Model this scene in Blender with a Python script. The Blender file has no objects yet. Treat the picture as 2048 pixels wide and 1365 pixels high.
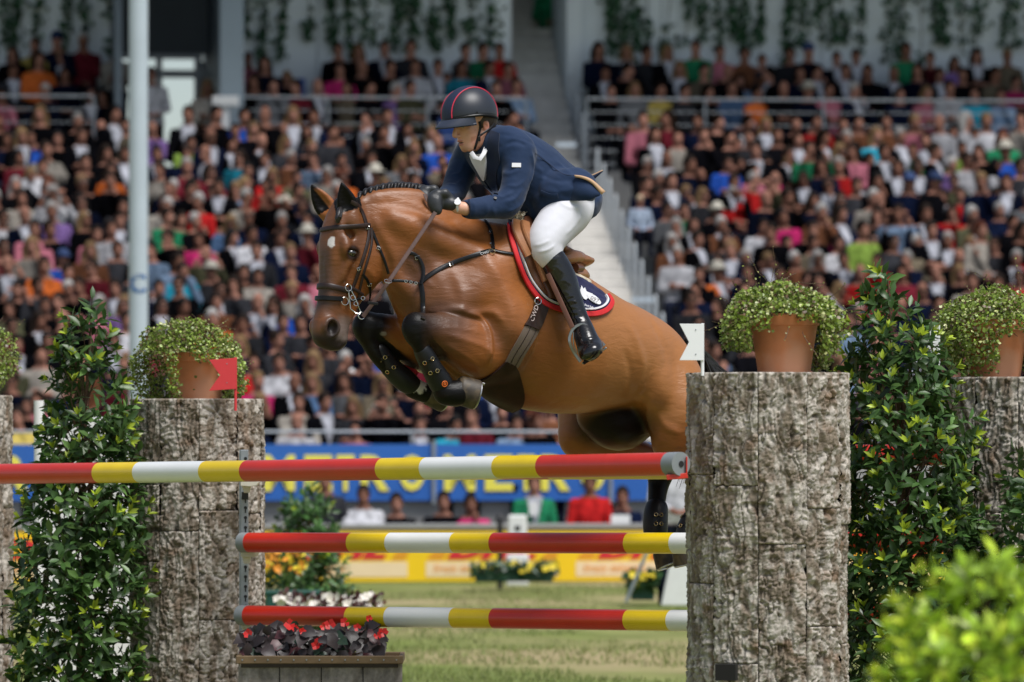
import bpy, bmesh, math, random
import numpy as np
import openvdb
from mathutils import Vector, Matrix
from mathutils.bvhtree import BVHTree
R = math.radians
random.seed(11)
RNG = np.random.default_rng(5)
S = bpy.context.scene
COL = S.collection

# ------------------------------------------------------------------ camera, sky, sun, exposure
CAM_H, FPX, HZ = 1.7, 11400.0, 864.0
cam_d = bpy.data.cameras.new("camera")
cam = bpy.data.objects.new("camera", cam_d)
COL.objects.link(cam)
cam.location = (0, 0, CAM_H)
cam.rotation_euler = (R(90), 0, 0)
cam_d.sensor_width = 36.0
cam_d.lens = FPX / 2048 * 36
cam_d.shift_y = (HZ - 682.5) / 2048
cam_d.clip_start = 0.5
cam_d.clip_end = 900
cam_d.dof.use_dof = True
cam_d.dof.focus_distance = 26.9
cam_d.dof.aperture_fstop = 3.7
S.camera = cam

W = bpy.data.worlds.new("World")
S.world = W
W.use_nodes = True
nt = W.node_tree
bg = nt.nodes["Background"]
sky = nt.nodes.new("ShaderNodeTexSky")
sky.sky_type = 'NISHITA'
sky.sun_disc = False
SUN_EL, SUN_AZ = 62.0, 140.0       # azimuth clockwise from +Y: high, behind the camera to the right
sky.sun_elevation = R(SUN_EL)
sky.sun_rotation = R(SUN_AZ)
sky.air_density = 1.0
sky.dust_density = 0.8
sky.ozone_density = 1.0
hs = nt.nodes.new("ShaderNodeHueSaturation")
hs.inputs["Saturation"].default_value = 0.65
nt.links.new(sky.outputs[0], hs.inputs["Color"])
nt.links.new(hs.outputs[0], bg.inputs[0])
bg.inputs[1].default_value = 0.07
sun_d = bpy.data.lights.new("sun", 'SUN')
sun_d.energy = 2.7
sun_d.angle = R(30)
sun_d.color = (1.0, 0.975, 0.95)
sun = bpy.data.objects.new("sun", sun_d)
COL.objects.link(sun)
_d = Vector((math.sin(R(SUN_AZ)) * math.cos(R(SUN_EL)), math.cos(R(SUN_AZ)) * math.cos(R(SUN_EL)), math.sin(R(SUN_EL))))
sun.rotation_euler = _d.to_track_quat('Z', 'Y').to_euler()
S.view_settings.view_transform = 'Standard'
S.view_settings.look = 'None'
S.view_settings.exposure = 0.62
S.view_settings.gamma = 1.0
S.view_settings.use_curve_mapping = False
S.render.engine = 'CYCLES'
S.cycles.max_bounces = 6
S.cycles.transparent_max_bounces = 8
S.cycles.use_denoising = True

# ------------------------------------------------------------------ helpers
def P(px, py, Y):
    """a place in the world: picture column and row of the photograph plus its distance"""
    return Vector(((px - 1024) * Y / FPX, Y, CAM_H - (py - HZ) * Y / FPX))
def PX(p):
    return (1024 + p[0] * FPX / p[1], HZ - (p[2] - CAM_H) * FPX / p[1])

OFF = {}
def tag(o, label=None, cat=None, group=None, kind=None):
    if label: o['label'] = label
    if cat: o['category'] = cat
    if group: o['group'] = group
    if kind: o['kind'] = kind
    return o
def thing(name, label, cat, loc=(0, 0, 0), group=None):
    o = bpy.data.objects.new(name, None)
    COL.objects.link(o)
    o.location = loc
    o.empty_display_size = 0.1
    OFF[o.name] = Vector(loc)
    return tag(o, label, cat, group)
def setup_mesh(me, mat, smooth=True):
    if mat is not None:
        for m in (mat if isinstance(mat, (list, tuple)) else [mat]):
            me.materials.append(m)
    if smooth and len(me.polygons):
        me.polygons.foreach_set("use_smooth", np.ones(len(me.polygons), dtype=bool))
    me.update()
def obj(name, me, parent=None):
    o = bpy.data.objects.new(name, me)
    COL.objects.link(o)
    if parent is not None:
        o.parent = parent
        OFF[o.name] = OFF[parent.name]
    else:
        OFF[o.name] = Vector((0, 0, 0))
    return o
def np_mesh(name, V, F, mat, parent=None, smooth=True, col=None, mi=None):
    """V (n,3) world points, F (m,3|4) ints"""
    V = np.asarray(V, dtype=np.float64).reshape(-1, 3)
    if parent is not None:
        V = V - np.array(OFF[parent.name])
    F = np.asarray(F, dtype=np.int32)
    me = bpy.data.meshes.new(name)
    n, k = F.shape
    me.vertices.add(len(V)); me.vertices.foreach_set("co", V.astype(np.float32).ravel())
    me.loops.add(n * k); me.loops.foreach_set("vertex_index", F.ravel())
    me.polygons.add(n)
    me.polygons.foreach_set("loop_start", np.arange(0, n * k, k, dtype=np.int32))
    me.polygons.foreach_set("loop_total", np.full(n, k, dtype=np.int32))
    if mi is not None: me.polygons.foreach_set("material_index", np.asarray(mi, dtype=np.int32))
    if col is not None:
        a = me.attributes.new("Col", 'FLOAT_COLOR', 'POINT')
        c = np.ones((len(V), 4), dtype=np.float32); c[:, :np.asarray(col).shape[1]] = col
        a.data.foreach_set("color", c.ravel())
    me.update(calc_edges=True)
    me.validate()
    setup_mesh(me, mat, smooth)
    return obj(name, me, parent)

class MB:
    """collects simple solids in world coordinates into one mesh"""
    def __init__(s): s.v, s.f, s.m = [], [], []
    def add(s, vs, fs, m=0):
        b = len(s.v); s.v += [Vector(v) for v in vs]; s.f += [[i + b for i in f] for f in fs]; s.m += [m] * len(fs)
    def box(s, c, size, rot=0.0, m=0, axes=None):
        c = Vector(c); hx, hy, hz = [a / 2 for a in size]
        if axes is None:
            ax, ay, az = Vector((math.cos(rot), math.sin(rot), 0)), Vector((-math.sin(rot), math.cos(rot), 0)), Vector((0, 0, 1))
        else: ax, ay, az = [Vector(a) for a in axes]
        vs = [c + ax * (hx * i) + ay * (hy * j) + az * (hz * k) for k in (-1, 1) for j in (-1, 1) for i in (-1, 1)]
        s.add(vs, [[0, 2, 3, 1], [4, 5, 7, 6], [0, 1, 5, 4], [2, 6, 7, 3], [0, 4, 6, 2], [1, 3, 7, 5]], m)
        return s
    def tube(s, pts, r, n=8, cap=True, m=0):
        pts = [Vector(p) for p in pts]; rs = r if isinstance(r, (list, tuple)) else [r] * len(pts)
        up = None; rings = []; b = len(s.v)
        for i, p in enumerate(pts):
            t = (pts[min(i + 1, len(pts) - 1)] - pts[max(i - 1, 0)]).normalized()
            if up is None: up = t.orthogonal().normalized()
            up = (up - t * up.dot(t)); up = up.normalized() if up.length > 1e-6 else t.orthogonal().normalized()
            sd = t.cross(up)
            rings.append([p + (up * math.cos(a) + sd * math.sin(a)) * rs[i] for a in [2 * math.pi * k / n for k in range(n)]])
        for q in rings: s.v += q
        for i in range(len(pts) - 1):
            for k in range(n):
                s.f.append([b + i * n + k, b + i * n + (k + 1) % n, b + (i + 1) * n + (k + 1) % n, b + (i + 1) * n + k]); s.m.append(m)
        if cap:
            s.f.append([b + k for k in reversed(range(n))]); s.f.append([b + (len(pts) - 1) * n + k for k in range(n)]); s.m += [m, m]
        return s
    def lathe(s, c, prof, n=32, m=0, cap=(True, True)):
        c = Vector(c); b = len(s.v)
        for r, z in prof:
            s.v += [c + Vector((r * math.cos(2 * math.pi * k / n), r * math.sin(2 * math.pi * k / n), z)) for k in range(n)]
        for i in range(len(prof) - 1):
            for k in range(n):
                s.f.append([b + i * n + k, b + i * n + (k + 1) % n, b + (i + 1) * n + (k + 1) % n, b + (i + 1) * n + k]); s.m.append(m)
        if cap[0]: s.f.append([b + k for k in reversed(range(n))]); s.m.append(m)
        if cap[1]: s.f.append([b + (len(prof) - 1) * n + k for k in range(n)]); s.m.append(m)
        return s
    def prism(s, poly, d, m=0):
        """poly: planar list of points, extruded by the vector d"""
        n = len(poly); d = Vector(d)
        s.add([Vector(p) for p in poly] + [Vector(p) + d for p in poly],
              [list(reversed(range(n))), list(range(n, 2 * n))] + [[k, (k + 1) % n, n + (k + 1) % n, n + k] for k in range(n)], m)
        return s
    def build(s, name, mat, parent=None, smooth=False, bevel=0.0, seg=2):
        me = bpy.data.meshes.new(name)
        o0 = OFF[parent.name] if parent is not None else Vector((0, 0, 0))
        me.from_pydata([tuple(v - o0) for v in s.v], [], s.f)
        me.polygons.foreach_set("material_index", np.array(s.m, dtype=np.int32))
        bm = bmesh.new(); bm.from_mesh(me)
        bmesh.ops.recalc_face_normals(bm, faces=bm.faces)
        if bevel > 0:
            es = [e for e in bm.edges if len(e.link_faces) == 2 and e.calc_face_angle(0) > 0.5]
            bmesh.ops.bevel(bm, geom=es, offset=bevel, segments=seg, affect='EDGES', profile=0.5, clamp_overlap=True)
        bm.to_mesh(me); bm.free()
        setup_mesh(me, mat, smooth)
        if smooth:
            me.set_sharp_from_angle(angle=R(40))
        return obj(name, me, parent)

def copy_tree(o, parent=None):
    c = o.copy(); COL.objects.link(c); OFF[c.name] = OFF[o.name]
    if parent is not None: c.parent = parent
    for ch in list(o.children): copy_tree(ch, c)
    return c

# materials ---------------------------------------------------------
def mat(name, col, rough=0.6, metal=0.0, var=None, bump=None, spec=0.5, coat=0.0, sheen=0.0, attr=False, trans=0.0, sss=0.0, aniso_scale=None, objcol=False):
    m = bpy.data.materials.new(name); m.use_nodes = True
    t = m.node_tree; b = t.nodes["Principled BSDF"]
    b.inputs["Roughness"].default_value = rough; b.inputs["Metallic"].default_value = metal
    b.inputs["Specular IOR Level"].default_value = spec
    b.inputs["Coat Weight"].default_value = coat; b.inputs["Sheen Weight"].default_value = sheen
    if sss:
        b.inputs["Subsurface Weight"].default_value = sss
        b.inputs["Subsurface Radius"].default_value = (0.02, 0.008, 0.004); b.inputs["Subsurface Scale"].default_value = 0.5
    tc = t.nodes.new("ShaderNodeTexCoord"); mp = t.nodes.new("ShaderNodeMapping")
    t.links.new(tc.outputs["Object"], mp.inputs["Vector"])
    if aniso_scale: mp.inputs["Scale"].default_value = aniso_scale
    c4 = (*col, 1.0)
    src = None
    if attr:
        a = t.nodes.new("ShaderNodeAttribute"); a.attribute_name = "Col"; src = a.outputs["Color"]
    if objcol:
        a = t.nodes.new("ShaderNodeObjectInfo"); src = a.outputs["Color"]
    if var:
        nz = t.nodes.new("ShaderNodeTexNoise"); nz.inputs["Scale"].default_value = var[0]; nz.inputs["Detail"].default_value = 6; nz.inputs["Roughness"].default_value = 0.6
        t.links.new(mp.outputs[0], nz.inputs["Vector"])
        mr = t.nodes.new("ShaderNodeMapRange"); mr.inputs["From Min"].default_value = 0.3; mr.inputs["From Max"].default_value = 0.7
        mr.inputs["To Min"].default_value = 1 - var[1]; mr.inputs["To Max"].default_value = 1 + var[1]
        t.links.new(nz.outputs[0], mr.inputs[0])
        vm = t.nodes.new("ShaderNodeVectorMath"); vm.operation = 'SCALE'
        if src is not None: t.links.new(src, vm.inputs[0])
        else: vm.inputs[0].default_value = col
        t.links.new(mr.outputs[0], vm.inputs["Scale"])
        src = vm.outputs[0]
        if len(var) > 2:   # a second colour in patches
            n2 = t.nodes.new("ShaderNodeTexNoise"); n2.inputs["Scale"].default_value = var[3]; n2.inputs["Detail"].default_value = 4
            t.links.new(mp.outputs[0], n2.inputs["Vector"])
            r2 = t.nodes.new("ShaderNodeMapRange"); r2.inputs["From Min"].default_value = 0.45; r2.inputs["From Max"].default_value = 0.62
            t.links.new(n2.outputs[0], r2.inputs[0])
            mx = t.nodes.new("ShaderNodeMix"); mx.data_type = 'RGBA'
            t.links.new(r2.outputs[0], mx.inputs[0]); t.links.new(src, mx.inputs[6]); mx.inputs[7].default_value = (*var[2], 1)
            src = mx.outputs[2]
    if src is not None: t.links.new(src, b.inputs["Base Color"])
    else: b.inputs["Base Color"].default_value = c4
    if bump:
        prev = None
        for bs, st, dist in (bump if isinstance(bump[0], (tuple, list)) else [bump]):
            nz = t.nodes.new("ShaderNodeTexNoise"); nz.inputs["Scale"].default_value = bs; nz.inputs["Detail"].default_value = 5
            t.links.new(mp.outputs[0], nz.inputs["Vector"])
            bp = t.nodes.new("ShaderNodeBump"); bp.inputs["Strength"].default_value = st; bp.inputs["Distance"].default_value = dist
            t.links.new(nz.outputs[0], bp.inputs["Height"])
            if prev is not None: t.links.new(prev, bp.inputs["Normal"])
            prev = bp.outputs[0]
        t.links.new(prev, b.inputs["Normal"])
    if trans:
        b.inputs["Transmission Weight"].default_value = trans
    return m

def leafmat(name, col, var=0.35, rough=0.4, transl=0.25, attr=True):
    m = bpy.data.materials.new(name); m.use_nodes = True
    t = m.node_tree; b = t.nodes["Principled BSDF"]; out = t.nodes["Material Output"]
    b.inputs["Roughness"].default_value = rough; b.inputs["Specular IOR Level"].default_value = 0.5
    gi = t.nodes.new("ShaderNodeNewGeometry"); oi = t.nodes.new("ShaderNodeObjectInfo")
    vm = t.nodes.new("ShaderNodeVectorMath"); vm.operation = 'SCALE'
    if attr:
        a = t.nodes.new("ShaderNodeAttribute"); a.attribute_name = "Col"; t.links.new(a.outputs["Color"], vm.inputs[0])
    else:
        t.links.new(oi.outputs["Color"], vm.inputs[0])
    mr = t.nodes.new("ShaderNodeMapRange"); mr.inputs["To Min"].default_value = 1 - var; mr.inputs["To Max"].default_value = 1 + var
    t.links.new(gi.outputs["Random Per Island"] if attr else oi.outputs["Random"], mr.inputs[0]); t.links.new(mr.outputs[0], vm.inputs["Scale"])
    t.links.new(vm.outputs[0], b.inputs["Base Color"])
    tr = t.nodes.new("ShaderNodeBsdfTranslucent"); t.links.new(vm.outputs[0], tr.inputs["Color"])
    mx = t.nodes.new("ShaderNodeMixShader"); mx.inputs[0].default_value = transl
    t.links.new(b.outputs[0], mx.inputs[1]); t.links.new(tr.outputs[0], mx.inputs[2]); t.links.new(mx.outputs[0], out.inputs["Surface"])
    return m

# numpy value noise ---------------------------------------------------
def _hash(ix, iy, iz, seed):
    h = (ix.astype(np.int64) * 374761393 + iy.astype(np.int64) * 668265263 + iz.astype(np.int64) * 2147483647 + seed * 974711) & 0xFFFFFFFF
    h = ((h ^ (h >> 13)) * 1274126177) & 0xFFFFFFFF
    h = (h ^ (h >> 16)) & 0xFFFF
    return h.astype(np.float32) / 65535.0
def vnoise(x, y, z, seed=0):
    x, y, z = np.broadcast_arrays(np.asarray(x, np.float32), np.asarray(y, np.float32), np.asarray(z, np.float32))
    ix, iy, iz = np.floor(x), np.floor(y), np.floor(z)
    fx, fy, fz = x - ix, y - iy, z - iz
    fx = fx * fx * (3 - 2 * fx); fy = fy * fy * (3 - 2 * fy); fz = fz * fz * (3 - 2 * fz)
    r = 0
    for dx in (0, 1):
        for dy in (0, 1):
            for dz in (0, 1):
                w = (fx if dx else 1 - fx) * (fy if dy else 1 - fy) * (fz if dz else 1 - fz)
                r = r + w * _hash(ix + dx, iy + dy, iz + dz, seed)
    return r
def fbm(x, y, z, octv=4, seed=0, gain=0.5):
    a, s, t = 1.0, 0.0, 0.0
    for k in range(octv):
        s = s + a * vnoise(x * 2 ** k, y * 2 ** k, z * 2 ** k, seed + k * 17); t += a; a *= gain
    return s / t
def hash_pts(n, seed):  return np.random.default_rng(seed).random(n)

# signed distance fields ------------------------------------------------
class Field:
    def __init__(s, lo, hi, h):
        s.lo = np.array(lo, float); s.h = h
        s.n = np.ceil((np.array(hi, float) - s.lo) / h).astype(int) + 1
        s.a = np.full(s.n, 0.2, dtype=np.float32)
        s.ax = [(s.lo[i] + np.arange(s.n[i]) * h).astype(np.float32) for i in range(3)]
    def _box(s, lo, hi):
        i0 = np.maximum(0, np.floor((np.array(lo) - s.lo) / s.h).astype(int)); i1 = np.minimum(s.n, np.ceil((np.array(hi) - s.lo) / s.h).astype(int) + 1)
        if (i1 <= i0).any(): return None
        sl = tuple(slice(i0[k], i1[k]) for k in range(3))
        return sl, s.ax[0][sl[0]][:, None, None], s.ax[1][sl[1]][None, :, None], s.ax[2][sl[2]][None, None, :]
    def comb(s, sl, d, k, mode):
        a = s.a[sl]
        if mode == 'add':
            if k > 0:
                h = np.clip(0.5 + 0.5 * (a - d) / k, 0, 1); s.a[sl] = a * (1 - h) + d * h - k * h * (1 - h)
            else: s.a[sl] = np.minimum(a, d)
        elif mode == 'sub':
            if k > 0:
                h = np.clip(0.5 - 0.5 * (a + d) / k, 0, 1); s.a[sl] = a * (1 - h) - d * h + k * h * (1 - h)
            else: s.a[sl] = np.maximum(a, -d)
    def ell(s, c, r, ax=None, k=0.02, mode='add'):
        """ellipsoid; ax = 3 orthonormal rows (directions of the radii)"""
        c = np.array(c, float); r = np.array(r, float) if np.ndim(r) else np.array([r] * 3, float)
        A = np.eye(3) if ax is None else np.array([list(v) for v in ax], float)
        e = np.abs(A.T) @ r + k * 1.5 + 0.02
        q = s._box(c - e, c + e)
        if q is None: return s
        sl, X, Y, Z = q; X, Y, Z = X - c[0], Y - c[1], Z - c[2]
        k0 = 0; k1 = 0
        for i in range(3):
            u = X * A[i, 0] + Y * A[i, 1] + Z * A[i, 2]
            k0 = k0 + (u / r[i]) ** 2; k1 = k1 + (u / r[i] ** 2) ** 2
        k0 = np.sqrt(k0); k1 = np.sqrt(k1) + 1e-6
        s.comb(sl, (k0 * (k0 - 1) / k1).astype(np.float32), k, mode)
        return s
    def cone(s, a, b, ra, rb, k=0.02, mode='add'):
        a = np.array(a, float); b = np.array(b, float); m = max(ra, rb) + k * 1.5 + 0.02
        q = s._box(np.minimum(a, b) - m, np.maximum(a, b) + m)
        if q is None: return s
        sl, X, Y, Z = q; d = b - a; L2 = d @ d
        t = np.clip(((X - a[0]) * d[0] + (Y - a[1]) * d[1] + (Z - a[2]) * d[2]) / L2, 0, 1)
        D = np.sqrt((X - a[0] - t * d[0]) ** 2 + (Y - a[1] - t * d[1]) ** 2 + (Z - a[2] - t * d[2]) ** 2) - (ra + (rb - ra) * t)
        s.comb(sl, D.astype(np.float32), k, mode)
        return s
    def chain(s, pts, rs, k=0.01, k0=0.03, mode='add', sub=3):
        pts, rs = spline([tuple(p) for p in pts], rs, sub)
        for i in range(len(pts) - 1): s.cone(pts[i], pts[i + 1], rs[i], rs[i + 1], k0 if mode == 'add' and i in (0,) else k, mode)
        return s
    def loft(s, st, lat, k=0.012, k0=0.04, sub=3, power=2.0, mode='add'):
        """stations (T, B, w): ellipse between the points T and B, half width w along lat; oblique sections"""
        T = [tuple(q[0]) for q in st]; B = [tuple(q[1]) for q in st]; w = [q[2] for q in st]
        lats = [tuple(lat) if len(q) < 4 else tuple(q[3]) for q in st]
        T2, w2 = spline(T, w, sub); B2, _ = spline(B, w, sub); l2, _ = spline(lats, w, sub)
        n = len(T2)
        for i in range(n - 1):
            c0, c1 = (T2[i] + B2[i]) / 2, (T2[i + 1] + B2[i + 1]) / 2
            v = (T2[i] - B2[i]) + (T2[i + 1] - B2[i + 1]); h0, h1 = np.linalg.norm(T2[i] - B2[i]) / 2, np.linalg.norm(T2[i + 1] - B2[i + 1]) / 2
            v /= np.linalg.norm(v); l = l2[i] + l2[i + 1]; l = l - v * (l @ v); l /= np.linalg.norm(l); nn = np.cross(l, v)
            den = (c1 - c0) @ nn
            if den < 0: nn = -nn; den = -den
            if den < 1e-4: continue
            m = max(h0, h1, w2[i], w2[i + 1]) + k * 1.5 + 0.02
            q = s._box(np.minimum(c0, c1) - m, np.maximum(c0, c1) + m)
            if q is None: continue
            sl, X, Y, Z = q
            tt = ((X - c0[0]) * nn[0] + (Y - c0[1]) * nn[1] + (Z - c0[2]) * nn[2]) / den
            t = np.clip(tt, 0, 1)
            dx, dy, dz = X - (c0[0] + (c1[0] - c0[0]) * t), Y - (c0[1] + (c1[1] - c0[1]) * t), Z - (c0[2] + (c1[2] - c0[2]) * t)
            ww = w2[i] + (w2[i + 1] - w2[i]) * t; hh = h0 + (h1 - h0) * t; aa = np.minimum(ww, hh) * 0.7
            u1 = (dx * l[0] + dy * l[1] + dz * l[2]); u2 = (dx * v[0] + dy * v[1] + dz * v[2])
            u3 = (tt - t) * den
            if power == 2.0:
                q0 = np.sqrt((u1 / ww) ** 2 + (u2 / hh) ** 2 + (u3 / aa) ** 2)
            else:
                q0 = (np.abs(u1 / ww) ** power + np.abs(u2 / hh) ** power + np.abs(u3 / aa) ** power) ** (1 / power)
            q1 = np.sqrt((u1 / ww ** 2) ** 2 + (u2 / hh ** 2) ** 2 + (u3 / aa ** 2) ** 2) + 1e-6
            D = q0 * (q0 - 1) / q1
            s.comb(sl, D.astype(np.float32), k0 if i == 0 else k, mode)
        return s
    def mesh(s, iso=0.0, blur=0):
        a = s.a
        for _ in range(blur):
            for ax in range(3):
                b = np.empty_like(a); sl = [slice(None)] * 3
                def S_(i, j): q = list(sl); q[ax] = slice(i, j); return tuple(q)
                b[S_(1, -1)] = 0.25 * a[S_(0, -2)] + 0.5 * a[S_(1, -1)] + 0.25 * a[S_(2, None)]
                b[S_(0, 1)] = a[S_(0, 1)]; b[S_(-1, None)] = a[S_(-1, None)]
                a = b
        g = openvdb.FloatGrid(); g.background = 0.2
        g.copyFromArray(np.clip(a, -0.2, 0.2))
        v, t, q = g.convertToPolygons(isovalue=iso, adaptivity=0)
        return v * s.h + s.lo, q[:, ::-1]

def spline(pts, rs, sub=3):
    p = np.array([list(q) for q in pts], float); r = np.array(rs, float)
    if sub <= 1 or len(p) < 2: return p, r
    P_ = np.vstack([2 * p[0] - p[1], p, 2 * p[-1] - p[-2]]); R_ = np.concatenate([[r[0]], r, [r[-1]]])
    o, ro = [], []
    for i in range(1, len(P_) - 2):
        for j in range(sub):
            t = j / sub; w = np.array([-t ** 3 + 2 * t * t - t, 3 * t ** 3 - 5 * t * t + 2, -3 * t ** 3 + 4 * t * t + t, t ** 3 - t * t]) / 2
            o.append(w @ P_[i - 1:i + 3]); ro.append(w @ R_[i - 1:i + 3])
    o.append(p[-1]); ro.append(r[-1])
    return np.array(o), np.array(ro)

_curve_i = 0
def text_mesh(name, body, size, mat_, origin, ax, az, parent=None, extrude=0.004, offset=0.0, shear=0.0, spacing=1.0, xscale=1.0):
    """lettering: ax = writing direction, az = up, as flat raised letters facing ax x az"""
    cu = bpy.data.curves.new(name, 'FONT'); cu.body = body; cu.size = size; cu.extrude = extrude; cu.offset = offset
    cu.shear = shear; cu.space_character = spacing; cu.resolution_u = 3
    tmp = bpy.data.objects.new(name, cu); COL.objects.link(tmp)
    dg = bpy.context.evaluated_depsgraph_get(); dg.update()
    me = bpy.data.meshes.new_from_object(tmp.evaluated_get(dg))
    bpy.data.objects.remove(tmp); 
    ax = Vector(ax).normalized(); az = Vector(az).normalized(); ay = ax.cross(az) * -1
    n = ax.cross(az)
    M = Matrix(((ax[0] * xscale, az[0], n[0], origin[0]), (ax[1] * xscale, az[1], n[1], origin[1]), (ax[2] * xscale, az[2], n[2], origin[2]), (0, 0, 0, 1)))
    me.transform(M)
    if parent is not None: me.transform(Matrix.Translation(-OFF[parent.name]))
    me.materials.clear(); me.name = name
    setup_mesh(me, mat_, False)
    return obj(name, me, parent)
def unit(v): return v / (np.linalg.norm(v, axis=-1, keepdims=True) + 1e-9)
def smooth01(x): x = np.clip(x, 0, 1); return x * x * (3 - 2 * x)
def relax(V, F, it, w=None):
    n = len(V); cnt = np.bincount(F.ravel(), minlength=n).astype(float)[:, None]
    for _ in range(it):
        c = V[F].mean(1); s = np.stack([np.bincount(F.ravel(), weights=np.repeat(c[:, k], F.shape[1]), minlength=n) for k in range(3)], -1) / cnt
        V = V + (s - V) * (0.6 if w is None else (0.6 * w)[:, None])
    return V

# ------------------------------------------------------------------ materials
M_grass = mat("grass", (0.17, 0.21, 0.055), 0.95, var=(1.6, 0.28, (0.38, 0.31, 0.17), 0.22), bump=((40, 0.7, 0.03), (6, 0.4, 0.05)), spec=0.15)
M_conc = mat("pale concrete", (0.36, 0.35, 0.33), 0.85, var=(3, 0.12), bump=(30, 0.2, 0.01))
M_concd = mat("grey concrete", (0.24, 0.24, 0.235), 0.85, var=(2, 0.15), bump=(30, 0.2, 0.01))
M_white = mat("white paint", (0.78, 0.78, 0.77), 0.35, var=(8, 0.04), bump=(60, 0.05, 0.002))
M_galv = mat("galvanised steel", (0.33, 0.36, 0.39), 0.45, metal=0.5, var=(12, 0.12))
M_wall = mat("pale wall panel", (0.70, 0.76, 0.80), 0.6, var=(1.2, 0.06))
M_slate = mat("slate panel", (0.10, 0.13, 0.16), 0.5, var=(1.5, 0.1))
M_blue = mat("blue advertising vinyl", (0.025, 0.13, 0.47), 0.45, var=(0.8, 0.08))
M_yel = mat("yellow advertising vinyl", (0.93, 0.60, 0.008), 0.45, var=(0.8, 0.05))
M_paley = mat("pale yellow letters", (0.88, 0.78, 0.10), 0.5, var=(2, 0.04))
M_redv = mat("red print", (0.62, 0.02, 0.03), 0.5, var=(3, 0.05))
M_orng = mat("orange print", (0.80, 0.30, 0.03), 0.5, var=(3, 0.05))
M_peach = mat("peach print", (0.86, 0.66, 0.42), 0.5, var=(3, 0.05))
M_seat = mat("blue plastic seat", (0.02, 0.08, 0.33), 0.4, var=(3, 0.1))
M_bluep = mat("blue sign paint", (0.02, 0.12, 0.36), 0.4, var=(6, 0.06))
M_rail = mat("pale grey rail paint", (0.46, 0.50, 0.53), 0.4, var=(6, .06))
M_polep = mat("pale blue grey post paint", (0.46, 0.53, 0.60), 0.4, var=(3, 0.05), bump=(40, 0.1, 0.002))

# ------------------------------------------------------------------ stand frame: u along the rows, v towards the back
TH = R(5.1); Y0 = 64.4
CU, SU = math.cos(TH), math.sin(TH)
def ST(u, v, z): return Vector((u * CU - v * SU, Y0 + u * SU + v * CU, z))
UX, VX = Vector((CU, SU, 0)), Vector((-SU, CU, 0))
def hit_v(px, v):
    """distance Y at which the picture column px crosses the stand's depth v, and the u there"""
    a = (px - 1024) / FPX
    Y = (v + Y0 * CU) / (CU - a * SU)
    X = a * Y
    return Y, X * CU + (Y - Y0) * SU
def sbox(mb, u0, u1, v0, v1, z0, z1, m=0):
    mb.box(ST((u0 + u1) / 2, (v0 + v1) / 2, (z0 + z1) / 2), (u1 - u0, v1 - v0, z1 - z0), rot=TH, m=m)
    return mb

# ground: arena turf up to the barrier, a lower walkway behind it
g = MB()
a0, a1 = ST(-160, -0.02, 0), ST(160, -0.02, 0)
def ground_sheet():
    nx, ny = 120, 200
    us = np.linspace(-1, 1, nx); us = np.sign(us) * np.abs(us) ** 1.8 * 160
    vs = np.concatenate([np.linspace(-260, -50, 20), np.linspace(-49, -0.02, ny - 20)])
    U, V_ = np.meshgrid(us, vs, indexing='ij')
    X = U * CU - V_ * SU; Y = Y0 + U * SU + V_ * CU
    Z = (fbm(X * .25, Y * .25, 0 * X, 3, 3) - 0.5) * 0.10 * np.clip(-V_ / 3, 0, 1) * (np.abs(U) < 60)
    Z = np.where(np.abs(V_ + 0.02) < .3, 0, Z)
    idx = np.arange(nx * ny).reshape(nx, ny)
    F = np.stack([idx[:-1, :-1], idx[1:, :-1], idx[1:, 1:], idx[:-1, 1:]], -1).reshape(-1, 4)
    o = np_mesh("grass_ground", np.stack([X, Y, Z], -1).reshape(-1, 3), F, M_grass)
    tag(o, kind='structure')
ground_sheet()
def grass_blades():
    n = 60000
    r = np.random.default_rng(8)
    y = 36 + r.random(n) ** 1.5 * 27; x = (r.random(n) - 0.5) * 0.185 * y
    keep = fbm(x * .8, y * .8, 0 * x, 3, 31) > 0.42
    x, y = x[keep], y[keep]; n = len(x)
    z = (fbm(x * .25, y * .25, 0 * x, 3, 3) - 0.5) * 0.10 - 0.004
    h = 0.025 + 0.03 * r.random(n); a = r.random(n) * math.pi; ln = (r.random((n, 2)) - .5) * 0.04
    w = 0.006
    V = np.empty((n, 3, 3)); V[:, 0] = np.stack([x - w * np.cos(a), y - w * np.sin(a), z], -1); V[:, 1] = np.stack([x + w * np.cos(a), y + w * np.sin(a), z], -1)
    V[:, 2] = np.stack([x + ln[:, 0], y + ln[:, 1], z + h], -1)
    c = np.array([0.21, 0.27, 0.08]) * (0.7 + 0.6 * r.random((n, 1))) + np.array([0.05, 0.01, 0.01]) * r.random((n, 1))
    o = np_mesh("grass_blades", V.reshape(-1, 3), np.arange(n * 3).reshape(-1, 3), leafmat("grass blade", (0, 0, 0), 0.2, 0.6, 0.3), col=np.repeat(c, 3, axis=0), smooth=False)
    tag(o, kind='stuff')
grass_blades()
wk = MB(); sbox(wk, -60, 60, 0.12, 2.1, -0.8, -0.6); tag(wk.build("walkway", M_concd), kind='structure')

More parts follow.
